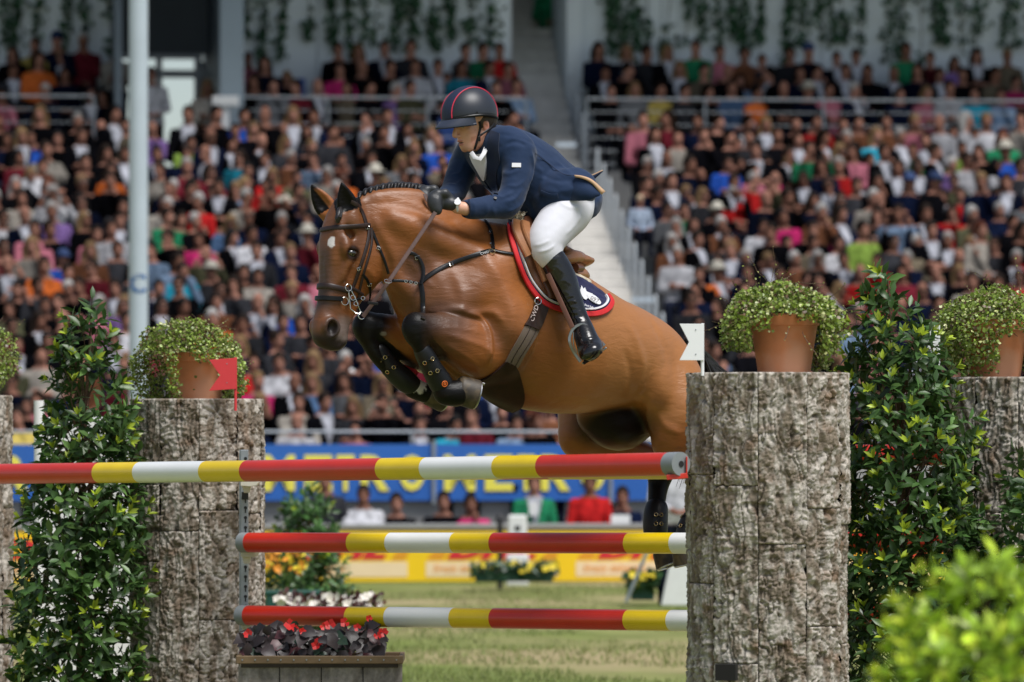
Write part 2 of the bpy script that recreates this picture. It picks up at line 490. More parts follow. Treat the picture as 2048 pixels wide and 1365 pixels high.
# barrier wall with yellow advertising
bw = thing("barrier_wall", "low grey barrier wall in front of the leaning spectators", "wall", ST(0, 0.06, 0))
m_ = MB(); sbox(m_, -14, 14, 0.0, 0.12, -0.6, 0.615); m_.build("wall_body", M_conc, bw)
m_ = MB(); sbox(m_, -14, 14, -0.05, 0.2, 0.618, 0.66); m_.build("wall_capping", mat("grey capping", (0.33, 0.33, 0.34), 0.6, var=(4, .1)), bw, bevel=0.006)
yb = thing("yellow_advertising_board", "long yellow advertising board with red italic lettering along the arena edge", "advertising board", ST(0, -0.05, 0))
m_ = MB(); sbox(m_, -14, 14, -0.05, -0.006, 0.012, 0.575); m_.build("board_panel", M_yel, yb)
def fit_text(body, u0, u1, v, z0, z1, mat_, parent, name="lettering", shear=0.0, off=0.02, spacing=1.0):
    o = text_mesh(name, body, 0.5, mat_, (0, 0, 0), (1, 0, 0), (0, 0, 1), None, 0.002, off, shear, spacing)
    xs = [q.co.x for q in o.data.vertices]; zs = [q.co.z for q in o.data.vertices]
    sx = (u1 - u0) / (max(xs) - min(xs)); sz = (z1 - z0) / (max(zs) - min(zs))
    for q in o.data.vertices: q.co = ST(u0 + (q.co.x - min(xs)) * sx, v + q.co.y, z0 + (q.co.z - min(zs)) * sz) - OFF[parent.name]
    o.parent = parent
    return o
for k in range(-4, 5):                     # the same print every 1.7 m
    U_ = lambda px: hit_v(px + 300 * k, -0.06)[1]
    fit_text("DHL", U_(593), U_(774), -0.056, 0.262, 0.50, M_redv, yb, "lettering", 0.4, 0.03, 1.05)
    for x0, x1 in ((556, 588), (784, 812)):
        for j in range(3):
            q = MB(); sbox(q, U_(x0 + 6 * j), U_(x1 + 4 * j), -0.0555, -0.0505, 0.262 + 0.045 * j, 0.29 + 0.045 * j); q.build("print_stripe", M_orng, yb)
    q = MB(); sbox(q, U_(552), U_(815), -0.0555, -0.0505, 0.065, 0.235); q.build("print_strip", M_peach, yb)
    fit_text("Simply delivered.", U_(566), U_(690), -0.059, 0.10, 0.20, M_orng, yb, "small_lettering", 0.3, 0.0)

# blue board below the first row
bb = thing("blue_advertising_board", "long blue advertising board with big yellow capital letters below the first row", "advertising board", ST(0, 2.0, 0))
_, e0 = hit_v(858, 2.0); _, e1 = hit_v(1330, 2.0)
m_ = MB(); sbox(m_, -14, 2.72, 1.96, 2.06, 0.90, 1.555); m_.build("board_panel", M_blue, bb)
for px in (868, 510, 1222, 150):
    _, u = hit_v(px, 1.93)
    m_ = MB(); sbox(m_, u - .02, u + .02, 1.92, 1.955, 0.86, 1.60); m_.build("board_post", M_galv, bb)
letters = (("M", 888, 951, 1), ("E", 970, 1026, 1), ("T", 1034, 1070, 1), ("R", 1082, 1140, 1), ("O", 1160, 1210, 1))
for k in range(-3, 1):
    for ch, x0, x1, s_ in letters:
        _, u0 = hit_v(x0 + 361 * k, 1.95); _, u1 = hit_v(x1 + 361 * k, 1.95)
        if u1 > 2.7: continue
        o = text_mesh("letter", ch, 0.60, M_paley, (0, 0, 0), (1, 0, 0), (0, 0, 1), None, 0.006, 0.022)
        xs = [v.co.x for v in o.data.vertices]; zs = [v.co.z for v in o.data.vertices]
        sx = (u1 - u0) / (max(xs) - min(xs)); sz = 0.42 / (max(zs) - min(zs))
        for v in o.data.vertices:
            w_ = ST(u0 + (v.co.x - min(xs)) * sx, 1.948 + v.co.y, 1.012 + (v.co.z - min(zs)) * sz)
            v.co = w_ - OFF[bb.name]
        o.parent = bb

# stand -----------------------------------------------------------------
NROW = 18
def row_v(i): return 2.6 + 0.8 * i if i < NROW else 18.2 + 0.8 * (i - NROW)
def row_head(i): return 1.78 + 0.25 * i if i < NROW else 6.65 + 0.33 * (i - NROW)
def row_floor(i): return row_head(i) - 1.20
US0, US1 = 1.81, 2.62                        # the open stairs
_, UT0 = hit_v(247, 16.5); _, UT1 = hit_v(446, 16.5)   # the passage at the left
blocks = [(-12, US0), (US1, 14)]
for bi, (ua, ub) in enumerate(blocks):
    m_ = MB()
    for i in range(NROW):
        v = row_v(i); sbox(m_, ua, ub, v - 0.45, v + 0.349, -0.6, row_floor(i))
    tag(m_.build("terrace", M_concd), kind='structure')
for ua, ub in ((-12, UT0), (UT1, US0), (US1, 14)):
    m_ = MB()
    sbox(m_, ua, ub, 17.0 - .049, 17.55, 0, 4.83)
    for i in range(NROW, NROW + 3):
        v = row_v(i); sbox(m_, ua, ub, v - 0.6 if i == NROW else v - 0.4, v + 0.399, 0, row_floor(i))
    tag(m_.build("upper_terrace", M_concd), kind='structure')
m_ = MB(); sbox(m_, UT0, UT1, 16.951, 24, 0, 4.83); tag(m_.build("passage_floor", M_concd), kind='structure')
# front wall of the stand below the board
fw = thing("stand_front_wall", "bare grey concrete wall below the blue board", "wall", ST(0, 2.1, 0))
m_ = MB(); sbox(m_, -14, 14, 2.08, 2.149, -0.6, 1.52); m_.build("wall_face", M_conc, fw)
# stairs with single steps
stair = thing("stairway", "long pale concrete stairway climbing between the two seating blocks", "stairs", ST((US0 + US1) / 2, 2.2, 0))
M_step = mat("pale step concrete", (0.62, 0.60, 0.56), 0.85, var=(5, 0.12), bump=(30, 0.2, 0.01))
z = row_floor(0); v = 2.15; k = 0
while v < 26:
    slope = 0.125 if v < 16.9 else (0.205 if v > 17.6 else 0.0)
    run = 0.4
    z += slope
    s_ = MB(); sbox(s_, US0 + 0.002, US1 - 0.002, v, v + run - 0.002, z - 0.35, z); s_.build("step", M_step, stair, bevel=0.01, seg=1)
    v += run; k += 1
m_ = MB(); sbox(m_, US0 + .01, US1 - .01, 2.152, 26, -0.6, 0.3); m_.build("stair_base", M_concd, stair)
# back walls
bk = thing("stand_back_wall", "pale panelled back wall of the stand hung with ivy", "wall", ST(0, 20.5, 6))
def panels(ua, ub, v, z0, z1, w=1.2):
    u = ua
    while u < ub - 0.01:
        e = min(u + w, ub); q = MB(); sbox(q, u + 0.006, e - 0.006, v, v + 0.06, z0, z1); q.build("wall_panel", M_wall, bk, bevel=0.004, seg=1); u = e
panels(-12, UT0, 20.45, 6.0, 12.4); panels(UT1 + 0.35, US0, 20.45, 6.0, 12.4); panels(US1 + 0.25, 14, 20.45, 6.0, 12.4)
m_ = MB(); sbox(m_, -12, UT0, 20.52, 20.6, 5, 12.4); sbox(m_, UT1 + .35, US0, 20.52, 20.6, 5, 12.4); sbox(m_, US1 + .25, 14, 20.52, 20.6, 5, 12.4); m_.build("wall_core", M_slate, bk)
# passage: jambs, slate panel above, glazed doors
ps = thing("passage_surround", "slate grey lined passage opening with a glazed door at its end", "passage", ST(UT0, 19, 4.8))
m_ = MB(); sbox(m_, UT1, UT1 + 0.34, 17.56, 23.9, 4.84, 12.4); m_.build("side_wall", mat("blue grey panel", (0.26, 0.32, 0.37), 0.5, var=(1, .06)), ps)
m_ = MB(); sbox(m_, UT0 - 0.1, UT0, 17.56, 23.9, 4.84, 12.4); m_.build("side_wall", M_slate, ps)
_, ga = hit_v(300, 23.0); _, gb = hit_v(400, 23.0)
zt = CAM_H + (HZ - 108) * 87 / FPX
m_ = MB(); sbox(m_, UT0, UT1, 23.0, 23.1, zt, 12.4); m_.build("lintel_panel", M_slate, ps)
zm = CAM_H + (HZ - 148) * 87 / FPX; zb = CAM_H + (HZ - 270) * 87 / FPX
M_glass = mat("window glass", (0.9, 0.95, 0.97), 0.03, trans=1.0)
fr = MB()
for u in (UT0, hit_v(318, 23)[1], hit_v(395, 23)[1], UT1): sbox(fr, u - 0.05, u + 0.05, 22.96, 23.06, 4.84, zt)
sbox(fr, UT0 + .06, UT1 - .06, 22.97, 23.05, zm - 0.06, zm + 0.06); sbox(fr, UT0 + .06, UT1 - .06, 22.97, 23.05, zt - 0.08, zt - .002)
dr = fr.build("door_frame", M_galv, ps)
for x0, x1 in ((UT0 + .06, hit_v(318, 23)[1] - .06), (hit_v(318, 23)[1] + .06, hit_v(395, 23)[1] - .06), (hit_v(395, 23)[1] + .06, UT1 - .06)):
    for z0, z1 in ((4.9, zm - .07), (zm + .07, zt - .09)):
        q = MB(); sbox(q, x0, x1, 23.0, 23.012, z0, z1); q.build("pane", M_glass, dr)
q = MB(); sbox(q, hit_v(395, 23)[1] + .05, UT1 - .05, 23.03, 23.08, 4.85, zt - .1); q.build("door_infill", M_slate, ps)
m_ = MB(); sbox(m_, UT0 - .35, UT0 - .002, 17.3, 17.5, 4.84, 5.95); tag(m_.build("parapet", M_wall), "pale parapet block beside the passage behind the tall post", "parapet")
# stair side walls at the top
for u0, u1, lab in ((US0 - 0.28, US0 - 0.01, "pale wall end left of the upper stairs"), (US1 + 0.01, US1 + 0.24, "blue grey side wall right of the upper stairs")):
    m_ = MB(); sbox(m_, u0, u1, 20.3, 26, 5, 12.4); o = m_.build("stair_side_wall", M_wall); tag(o, lab, "wall")
# roof, above the picture
rf = thing("stand_roof", "broad flat roof covering the back rows of the stand", "roof", ST(0, 20, 13.4))
m_ = MB(); sbox(m_, -60, 60, 13.5, 40, 13.45, 13.9); m_.build("roof_slab", M_slate, rf)
tag(rf)

# rails -------------------------------------------------------------------
rail_no = 0
def rail(ua, ub, v, zf, h, label, posts=1.6, wires=5, grp=None):
    t = thing("guard_rail", label, "railing", ST(ua, v, zf), grp)
    q = MB(); q.tube([ST(ua, v, zf + h), ST(ub, v, zf + h)], 0.017); q.build("top_rail", M_galv, t, True)
    for w in range(wires):
        z_ = zf + h * (w + 0.6) / (wires + 0.6); q = MB(); q.tube([ST(ua, v, z_), ST(ub, v, z_)], 0.006, 5); q.build("wire", M_galv, t, True)
    n = max(1, round((ub - ua) / posts))
    for i in range(n + 1):
        u = ua + (ub - ua) * i / n; q = MB(); q.tube([ST(u, v, zf), ST(u, v, zf + h - 0.02)], 0.02, 6); q.build("post", M_galv, t, True)
    return t
rail(-12, UT0 - .4, 17.62, row_floor(NROW), 1.05, "thin grey rail with wires in front of the upper rows left of the passage")
rail(UT1 + 0.12, US0 - .03, 17.62, row_floor(NROW), 1.05, "thin grey rail with wires in front of the upper rows above the rider")
rail(US1 + 0.03, 13, 17.62, row_floor(NROW), 1.05, "thin grey rail with wires in front of the upper rows right of the stairs")
rail(-12, 2.7, 2.25, 1.0, 0.70, "pale tubular rail in front of the first row of spectators", 1.9, 1)
ords = ["first", "second", "third", "fourth", "fifth", "sixth", "seventh", "eighth", "ninth", "tenth", "eleventh", "twelfth", "thirteenth", "fourteenth", "fifteenth", "sixteenth", "seventeenth", "eighteenth", "nineteenth", "twentieth", "twenty-first", "twenty-second", "twenty-third", "twenty-fourth", "twenty-fifth", "twenty-sixth", "twenty-seventh"]
for n_, i in enumerate([3, 4, 5, 6, 7, 8, 9, 10, 11, 12, 13, 14, 15, 16, 17, 18, 19, 20]):
    v = row_v(i); zf = row_floor(i)
    t = thing("aisle_rail", "white upright aisle rail, %s one up the right edge of the stairs" % ords[n_], "railing", ST(US1 + .04, v, zf), "white aisle rails beside the stairs")
    q = MB(); a_ = ST(US1 + .04, v - 0.10, zf - .02); b_ = ST(US1 + .04, v + 0.14, zf - .02)
    H_ = Vector((0, 0, 0.9))
    q.tube([a_, a_ + H_ * 0.93, a_ + H_ + VX * 0.05, b_ + H_ - VX * 0.05, b_ + H_ * .93, b_], 0.014, 8); q.build("hoop", M_rail, t, True)
    q = MB(); q.tube([a_ + H_ * .5, b_ + H_ * .5], 0.015, 6); q.build("crossbar", M_rail, t, True)
# white post with sign plate at the passage corner
t = thing("corner_post", "white corner post with a small white plate at the start of the upper rail", "post", ST(UT1 + .05, 17.5, 4.84))
q = MB(); sbox(q, UT1 - .03, UT1 + .13, 17.42, 17.56, 4.84, 6.35); q.build("post", M_white, t, bevel=.01)
q = MB(); sbox(q, UT1 - .12, UT1 + .26, 17.35, 17.41, 6.36, 6.5); q.build("sign_plate", M_white, t, bevel=.01)
# stair signs (white plates on the risers)
for px, py in ((1132, 290), (1285, 600)):
    i = 15.6 if py == 290 else 6.6
    v = 2.6 + .8 * i; Yq, u = hit_v(px, v); z_ = CAM_H + (HZ - py) * Yq / FPX
    q = MB(); sbox(q, u - .14, u + .14, v - .03, v - .01, z_ - .03, z_ + .03)
    tag(q.build("step_plate", M_polep), "small white plate on the %s steps of the stairway" % ("upper" if py == 290 else "lower"), "sign")

# seats: shown where nobody sits
def seat_proto():
    t = thing("stadium_seat", "", "seat", (0, 0, 0), "blue plastic seats of the stand")
    q = MB(); q.box((0, 0.19, 0.62), (0.42, 0.03, 0.38)); q.build("backrest", M_seat, t, bevel=.012)
    q = MB(); q.box((0, 0.0, 0.43), (0.42, 0.36, 0.03)); q.build("seat_pan", M_seat, t, bevel=.012)
    q = MB(); q.box((0, 0.16, 0.21), (0.05, 0.05, 0.40)); q.build("bracket", M_galv, t)
    return t

# tall post with the letter
tp = thing("tall_post", "tall pale blue grey round post lettered C in front of the stand", "post", (P(277, 900, 60)[0], 60, 0))
q = MB(); x_ = P(277, 0, 60)[0]; q.tube([(x_, 60, -.1), (x_, 60, 14)], 0.1, 32); q.build("post_shaft", M_polep, tp, True)
def wrap_letter(ch, zc, size, rad, cx, cy, parent, mat_):
    o = text_mesh("letter", ch, size, mat_, (0, 0, 0), (1, 0, 0), (0, 0, 1), None, 0.004, 0.006)
    me = o.data; bm = bmesh.new(); bm.from_mesh(me)
    bmesh.ops.subdivide_edges(bm, edges=[e for e in bm.edges if e.calc_length() > .02], cuts=2); bm.to_mesh(me); bm.free()
    xs = [v.co.x for v in me.vertices]; zs = [v.co.z for v in me.vertices]; xc = (min(xs) + max(xs)) / 2; zm_ = (min(zs) + max(zs)) / 2
    for v in me.vertices:
        a = (v.co.x - xc) / rad; r_ = rad + 0.003 - v.co.y * 0.3
        v.co = Vector((cx + r_ * math.sin(a), cy - r_ * math.cos(a), zc + v.co.z - zm_)) - OFF[parent.name]
    o.parent = parent
wrap_letter("C", P(277, 568, 60)[2], 0.27, 0.1, x_ + .0, 60, tp, M_bluep)

# ------------------------------------------------------------------ spectators
PAL = dict(k=((.004, .004, .006), "black"), n=((.006, .011, .035), "navy"), d=((.035, .036, .042), "dark grey"), g=((.14, .145, .155), "grey"), w=((.55, .55, .58), "white"),
           c=((.34, .31, .27), "cream"), t=((.14, .115, .08), "tan"), r=((.50, .02, .02), "red"), m=((.14, .015, .025), "maroon"), p=((.46, .15, .20), "pink"),
           q=((.58, .03, .16), "hot pink"), o=((.62, .14, .03), "orange"), y=((.62, .48, .12), "yellow"), l=((.36, .55, .10), "lime green"), e=((.02, .20, .09), "green"),
           a=((.03, .34, .48), "turquoise"), b=((.02, .08, .40), "bright blue"), s=((.22, .32, .47), "light blue"), v=((.22, .13, .34), "lilac"), u=((.15, .06, .03), "brown"),
           j=((.10, .18, .33), "denim blue"), i=((.09, .09, .05), "olive"))
HAIR = dict(k=((.008, .007, .007), "black hair"), b=((.012, .007, .005), "brown hair"), l=((.16, .10, .05), "blond hair"), g=((.27, .26, .25), "grey hair"), r=((.06, .016, .008), "reddish hair"),
            h=((0, 0, 0), "a bald head"), c=((.03, .05, .12), "a dark cap"), w=((.36, .34, .29), "a pale hat"))
DATA = """23 107 k k;73 90 y b;116 81 g c;171 81 m g;231 102 c b;76 119 o b;124 116 d l;27 142 D b;131 149 n b;74 156 i b;5 210 p b;80 222 k l;180 210 N h;210 212 k b;229 215 K k;154 243 k g;204 255 K h;247 252 t k;
42 271 d b;55 273 s l;76 276 b b;103 278 k k;150 271 K b;6 278 n b;103 299 c b;212 306 k b;251 308 d b;50 330 w b;162 325 k b;55 351 k l;108 367 k r;169 365 t l;225 360 k b;302 257 v h;321 308 N b;324 339 c b;206 341 o b;38 315 m k;
7 395 c g;57 395 c k;117 388 w g;60 430 d h;115 421 v g;176 402 N k;224 412 c b;172 440 k l;225 440 K b;5 435 w b;60 458 p k;120 458 k b;184 468 p b;231 458 w b;328 374 k b;333 405 c b;338 433 e b;9 494 m k;68 491 c l;239 498 d b;176 501 u l;125 517 b c;16 529 D h;80 531 o b;130 545 n b;305 501 s k;182 571 k b;183 536 m b;75 571 w b;127 578 k g;246 576 c b;311 576 d k;21 618 i b;75 609 k k;318 611 k k;26 580 k b;131 601 k b;244 608 v l;198 608 p g;77 641 c b;134 637 k h;253 641 w b;23 653 m b;84 682 w k;81 710 c b;27 688 d b;36 722 i b;238 682 N k;250 754 m b;25 762 n b;46 834 y b;74 802 p b;32 811 k k;
495 119 p b;532 128 n b;504 163 k k;546 173 g k;573 156 k l;595 175 m b;638 173 d h;380 215 K b;431 229 k k;486 233 b b;530 222 k h;585 229 c l;628 233 w b;511 259 k l;469 262 k b;566 259 n h;612 264 d b;403 262 d b;420 273 N h;366 285 l k;462 290 K b;519 283 K h;574 287 d l;625 294 k l;376 308 t b;427 306 N h;377 332 m g;480 315 a b;531 318 N b;580 315 u g;633 318 s b;431 344 m b;487 341 k k;537 351 r l;584 355 i b;377 372 k b;438 372 k k;494 370 d l;640 353 c g;
332 375 c g;377 380 k b;392 402 r g;437 384 k k;495 395 c g;487 378 s l;534 373 r b;546 391 w b;558 411 d w;598 408 t b;593 380 n b;337 411 c g;339 437 e b;404 441 w g;511 433 n h;559 441 k g;618 439 N k;446 446 j l;464 474 k k;350 472 k b;400 479 q b;508 468 w b;515 501 D b;563 477 c b;623 470 m w;589 503 n l;409 509 i h;353 523 s b;364 542 a k;409 542 d w;477 545 u b;512 553 c b;588 545 m b;367 571 k b;420 580 w b;477 569 d b;436 604 u b;504 604 N h;546 608 B b;611 608 n g;582 580 c l;371 613 k k;567 644 n k;604 646 d k;439 637 o g;492 646 c b;633 547 p h;
673 100 w b;717 102 s l;769 97 N b;818 95 d b;929 102 g b;682 140 q b;728 133 k h;779 135 c k;830 133 w b;878 133 K b;922 135 a b;690 177 t b;740 177 k b;789 180 v g;825 175 i k;892 161 u b;737 238 k k;775 233 K b;668 266 d b;766 266 c b;815 259 d b;867 266 k l;675 285 g b;732 290 k g;876 285 b h;826 294 n l;632 320 d b;684 320 k k;740 318 d b;786 325 g l;838 320 N b;639 348 c g;690 355 o r;744 348 k w;819 355 w b;887 325 t b;840 362 r b;758 372 t l;
493 655 c b;564 679 d b;620 686 n b;502 725 r b;569 723 w b;628 721 d l;694 721 n g;736 725 n h;518 762 q l;573 764 k h;634 764 j l;703 762 g b;759 764 t l;532 805 s l;591 803 c b;645 803 K b;708 811 w l;766 805 k b;770 829 s w;592 845 w h;839 850 c b;834 816 d b;895 810 k b;897 847 a k;956 847 y b;1002 826 c b;1030 847 s b;1074 843 w r;941 831 m b;1093 837 k r;690 650 n b;660 690 d b;800 770 n g;790 720 d b;
963 101 e b;1002 101 r b;977 136 g b;1021 138 p b;990 177 k k;1031 171 s b;1029 238 k b;1020 253 k b;1073 261 m b;1164 476 m g;1169 501 a g;1177 550 k b;1206 569 d g;1196 528 i b;1180 395 j b;
1196 99 d k;1249 105 N l;1293 105 s b;1338 105 K l;1392 97 e b;1437 105 p b;1490 109 u b;1215 146 t b;1259 140 k k;1357 138 K l;1406 142 t b;1457 144 k h;1272 179 g l;1320 181 y b;1367 183 d b;1416 185 k b;1466 175 j b;1219 183 k b;1262 263 k h;1289 240 p b;1308 269 t b;1334 238 m b;1354 275 c b;1396 243 s b;1435 245 k b;1409 271 c b;1455 277 g b;1473 290 n b;1416 296 K h;1343 318 s h;1285 327 k g;1386 329 n b;1439 327 b b;
1528 122 d b;1581 109 d k;1614 103 n c;1673 117 K b;1717 113 K k;1542 148 w k;1600 146 n b;1639 144 k b;1691 142 K b;1737 144 k b;1484 163 s b;1511 187 o b;1563 179 k h;1613 183 n w;1656 181 p b;1712 181 g g;1493 247 w b;1533 249 w l;1592 247 c b;1635 245 r b;1689 249 k b;1720 247 u b;1776 245 u b;1557 271 k b;1652 275 g b;1694 277 k g;1749 271 a l;1496 275 d b;1516 300 K b;1592 280 k b;1622 300 e b;1678 304 g l;1704 302 p b;1741 320 w k;1768 304 k b;1569 308 c b;1486 329 k b;1536 329 q b;1590 325 b l;1640 331 n b;1684 331 r g;
1815 101 e b;1865 117 m b;1913 128 v b;1954 113 K b;2016 113 t l;1784 148 N h;1835 142 n b;1880 150 K b;1925 150 k k;1993 148 t b;2034 165 q b;1799 189 g b;1850 187 p l;1902 177 w b;1952 189 a b;2000 191 s b;1829 245 p l;1877 245 w h;1933 240 w g;1975 243 w l;2037 240 c b;1802 273 K g;1849 281 k b;1902 267 g b;1948 271 q b;2007 275 e r;2046 269 N b;1822 300 e b;1868 302 d b;1923 298 l b;1972 304 k b;2024 302 b w;1791 335 k b;1835 333 N b;1891 329 v g;1937 320 w b;1997 331 w k;2044 333 d b;
1305 355 n g;1343 361 t b;1402 353 N h;1452 365 k b;1501 361 r g;1548 361 i h;1320 386 n b;1364 384 k l;1288 367 w b;1474 386 r g;1413 390 d l;1521 398 n h;1331 420 g b;1373 420 e k;1433 423 k w;1453 447 u g;1355 451 s g;1384 447 k k;1505 453 w b;1548 464 k b;1405 478 s b;1360 482 u g;1456 480 t b;1470 498 N l;1485 515 g g;1534 521 t l;1429 523 N b;1444 544 O w;1390 548 c k;1504 544 n b;1550 548 d b;
1611 359 K b;1656 367 d k;1702 371 c b;1754 363 s k;1566 394 k b;1633 402 n b;1675 400 N b;1738 396 c g;1775 402 k h;1588 433 q k;1639 425 u g;1685 427 N b;1749 431 k b;1792 427 s b;1611 460 k b;1662 451 q l;1726 460 l b;1763 453 u b;1575 486 K b;1625 486 t b;1676 486 w b;1736 480 c b;1781 484 d b;1611 517 u g;1641 517 k g;1699 519 s b;1744 521 r b;1719 546 r h;1662 562 w b;1609 560 p b;1549 554 w b;1681 581 s l;
1861 363 k c;1810 365 n c;1916 361 i b;1966 363 n l;2017 365 N b;1883 392 K b;1935 388 r b;1984 390 t b;2041 396 g g;1849 427 c b;1898 425 r b;1951 429 i g;2002 421 n g;1819 453 b b;1863 460 K b;1929 453 N b;1969 460 c r;2023 460 t b;2044 480 r b;1840 484 t g;1897 480 k g;1945 488 c l;1990 490 d b;1812 517 n g;2019 515 t g;1879 546 N h;1920 546 w l;1945 562 c b;1994 566 k b;2043 556 r b;1857 581 n h;1385 600 c b;1430 610 k b;1400 650 d k;1370 690 y b;1420 700 j b;1640 610 n b;1690 640 s b;1860 640 d b"""

# one human body as a continuous surface, several sitting poses; masks: R top, G shirt front, B trousers, else skin
def person_body(pose, h=0.02, stand=False):
    f = Field((-0.42, -0.85, -0.05), (0.42, 0.35, 1.85 if stand else 1.45), h)
    dz = 0.0
    f.ell((0, 0, 1.205), (.068, .088, .108), k=.01); f.ell((0, -.048, 1.135), (.044, .046, .048), k=.03); f.cone((0, -.088, 1.19), (0, -.103, 1.165), .012, .017, .010)
    for s_ in (-1, 1): f.ell((s_ * .070, .005, 1.19), (.012, .02, .03), k=.01); f.ell((s_ * .030, -.088, 1.207), (.020, .018, .013), k=.006, mode='sub')
    f.cone((0, .01, 1.10), (0, .015, 1.0), .052, .06, .03)
    lean = 0.14 if pose == 3 else 0.0
    f.loft([((0, .10, .50), (0, -.10, .50), .175), ((0, .115, .65), (0, -.12, .66), .16), ((0, .12 - lean * .3, .82), (0, -.115 - lean * .3, .83), .175), ((0, .10, .95), (0, -.09, .95), .185), ((0, .06, 1.04), (0, -.045, 1.04), .09)], (1, 0, 0), k=.03, k0=.02)
    sh = [(.175, .01, .965), (-.175, .01, .965)]
    el = {0: (.235, -.05, .70), 1: (.225, -.06, .72), 2: (.235, -.07, .70), 3: (.215, -.30, .62), 4: (.25, -.02, .70), 5: (.28, -.15, .80)}[pose]
    hd = {0: [(.05, -.30, .60), (-.03, -.32, .60)], 1: [(-.08, -.19, .79), (.08, -.20, .76)], 2: [(.03, -.14, 1.07), (.05, -.26, .62)], 3: [(.05, -.48, .60), (-.03, -.48, .60)], 4: [(.12, -.33, .58), (-.14, -.34, .58)], 5: [(.10, -.20, 1.20), (-.09, -.22, 1.20)]}[pose]
    hands = []
    for j, s_ in enumerate((1, -1)):
        e = (el[0] * s_, el[1], el[2]); hp = hd[j]
        if pose == 2 and j == 0: e = (.19, -.20, .74)
        f.cone(sh[j], e, .064, .050, .010); w = tuple(e[i] + (hp[i] - e[i]) * .8 for i in range(3)); f.cone(e, w, .048, .036, .004)
        f.ell(hp, (.045, .045, .03) if pose != 2 or j else (.035, .035, .05), k=.015); hands.append(hp)
        for q in range(3): f.cone(hp, (hp[0] - s_ * .02 + (q - 1) * .02, hp[1] - .05, hp[2] - .01), .014, .010, .008)
    if stand:
        for s_ in (-1, 1): f.cone((s_ * .09, 0, .52), (s_ * .10, -.01, .05), .09, .07, .03)
        f.a[:, :, :] = f.a
    else:
        for s_ in (-1, 1):
            kn = (s_ * .12, -.46, .50); f.cone((s_ * .09, -.02, .52), kn, .095, .066, .03); an = (s_ * .12, -.46, .09); f.cone(kn, an, .062, .045, .01)
            f.cone((an[0], an[1] + .02, .05), (an[0] + s_ * .02, an[1] - .17, .035), .045, .036, .02)
    V, F = f.mesh()
    M = np.zeros((len(V), 3))
    dh = np.min([np.linalg.norm(V - np.array(p), axis=1) for p in hands], axis=0)
    skin = (V[:, 2] > 1.035) | (dh < .072)
    leg = ((V[:, 1] < -.13) & (V[:, 2] < .585) & (dh > .07)) | (V[:, 2] < .47)
    if stand: leg = V[:, 2] < .5
    M[:, 0] = ~skin & ~leg; M[:, 2] = leg & ~skin
    vee = (V[:, 1] < -.02) & (np.abs(V[:, 0]) < (V[:, 2] - .66) * .24) & (V[:, 2] < 1.06) & (dh > .072) & (np.abs(V[:, 0]) < .1)
    if pose == 1: vee &= V[:, 2] > .84
    return V, F, M, vee
def hair_mesh(style, h=0.016):
    f = Field((-0.2, -0.22, 0.75), (0.2, 0.24, 1.42), h)
    if style == 'short': f.ell((0, .012, 1.225), (.078, .098, .102), k=0)
    elif style == 'long':
        f.ell((0, .012, 1.222), (.083, .101, .106), k=0); f.cone((.06, .04, 1.17), (.075, .02, 1.0), .05, .045, .03); f.cone((-.06, .04, 1.17), (-.075, .02, 1.0), .05, .045, .03); f.cone((0, .07, 1.17), (0, .08, .98), .07, .06, .03)
    elif style == 'cap': f.ell((0, .01, 1.245), (.090, .108, .10), k=0); f.ell((0, -.12, 1.235), (.065, .07, .012), k=.01)
    elif style == 'hat': f.ell((0, .01, 1.27), (.088, .105, .09), k=0); f.ell((0, .0, 1.245), (.15, .17, .014), k=.01)
    if style in ('short', 'long'): f.ell((0, -.11, 1.155), (.068, .11, .10), k=.01, mode='sub')
    else: f.ell((0, -.03, 1.10), (.2, .3, .115), k=.005, mode='sub')
    return f.mesh()

M_person = bpy.data.materials.new("skin and clothes"); M_person.use_nodes = True
def _mp():
    t = M_person.node_tree; b = t.nodes["Principled BSDF"]; b.inputs["Roughness"].default_value = 0.9; b.inputs["Specular IOR Level"].default_value = 0.03
    at = t.nodes.new("ShaderNodeAttribute"); at.attribute_name = "Col"; sp = t.nodes.new("ShaderNodeSeparateColor"); t.links.new(at.outputs["Color"], sp.inputs[0])
    oi = t.nodes.new("ShaderNodeObjectInfo")
    def mix(fac, a, b_):
        m = t.nodes.new("ShaderNodeMix"); m.data_type = 'RGBA'; t.links.new(fac, m.inputs[0])
        for i, q in ((6, a), (7, b_)):
            if isinstance(q, tuple): m.inputs[i].default_value = (*q, 1)
            else: t.links.new(q, m.inputs[i])
        return m.outputs[2]
    sk = mix(oi.outputs["Random"], (.38, .19, .14), (.21, .10, .07))
    tr = mix(oi.outputs["Random"], (.003, .003, .006), (.014, .018, .034))
    c = mix(sp.outputs[0], sk, oi.outputs["Color"]); c = mix(sp.outputs[1], c, (.42, .43, .48)); c = mix(sp.outputs[2], c, tr)
    nz = t.nodes.new("ShaderNodeTexNoise"); nz.inputs["Scale"].default_value = 11; nz.inputs["Detail"].default_value = 4; tc = t.nodes.new("ShaderNodeTexCoord"); t.links.new(tc.outputs["Object"], nz.inputs["Vector"])
    mr = t.nodes.new("ShaderNodeMapRange"); mr.inputs["From Min"].default_value = .3; mr.inputs["From Max"].default_value = .7; mr.inputs["To Min"].default_value = .45; mr.inputs["To Max"].default_value = 1.25; t.links.new(nz.outputs[0], mr.inputs[0])
    vm = t.nodes.new("ShaderNodeVectorMath"); vm.operation = 'SCALE'; t.links.new(c, vm.inputs[0]); t.links.new(mr.outputs[0], vm.inputs["Scale"]); t.links.new(vm.outputs[0], b.inputs["Base Color"])
_mp()
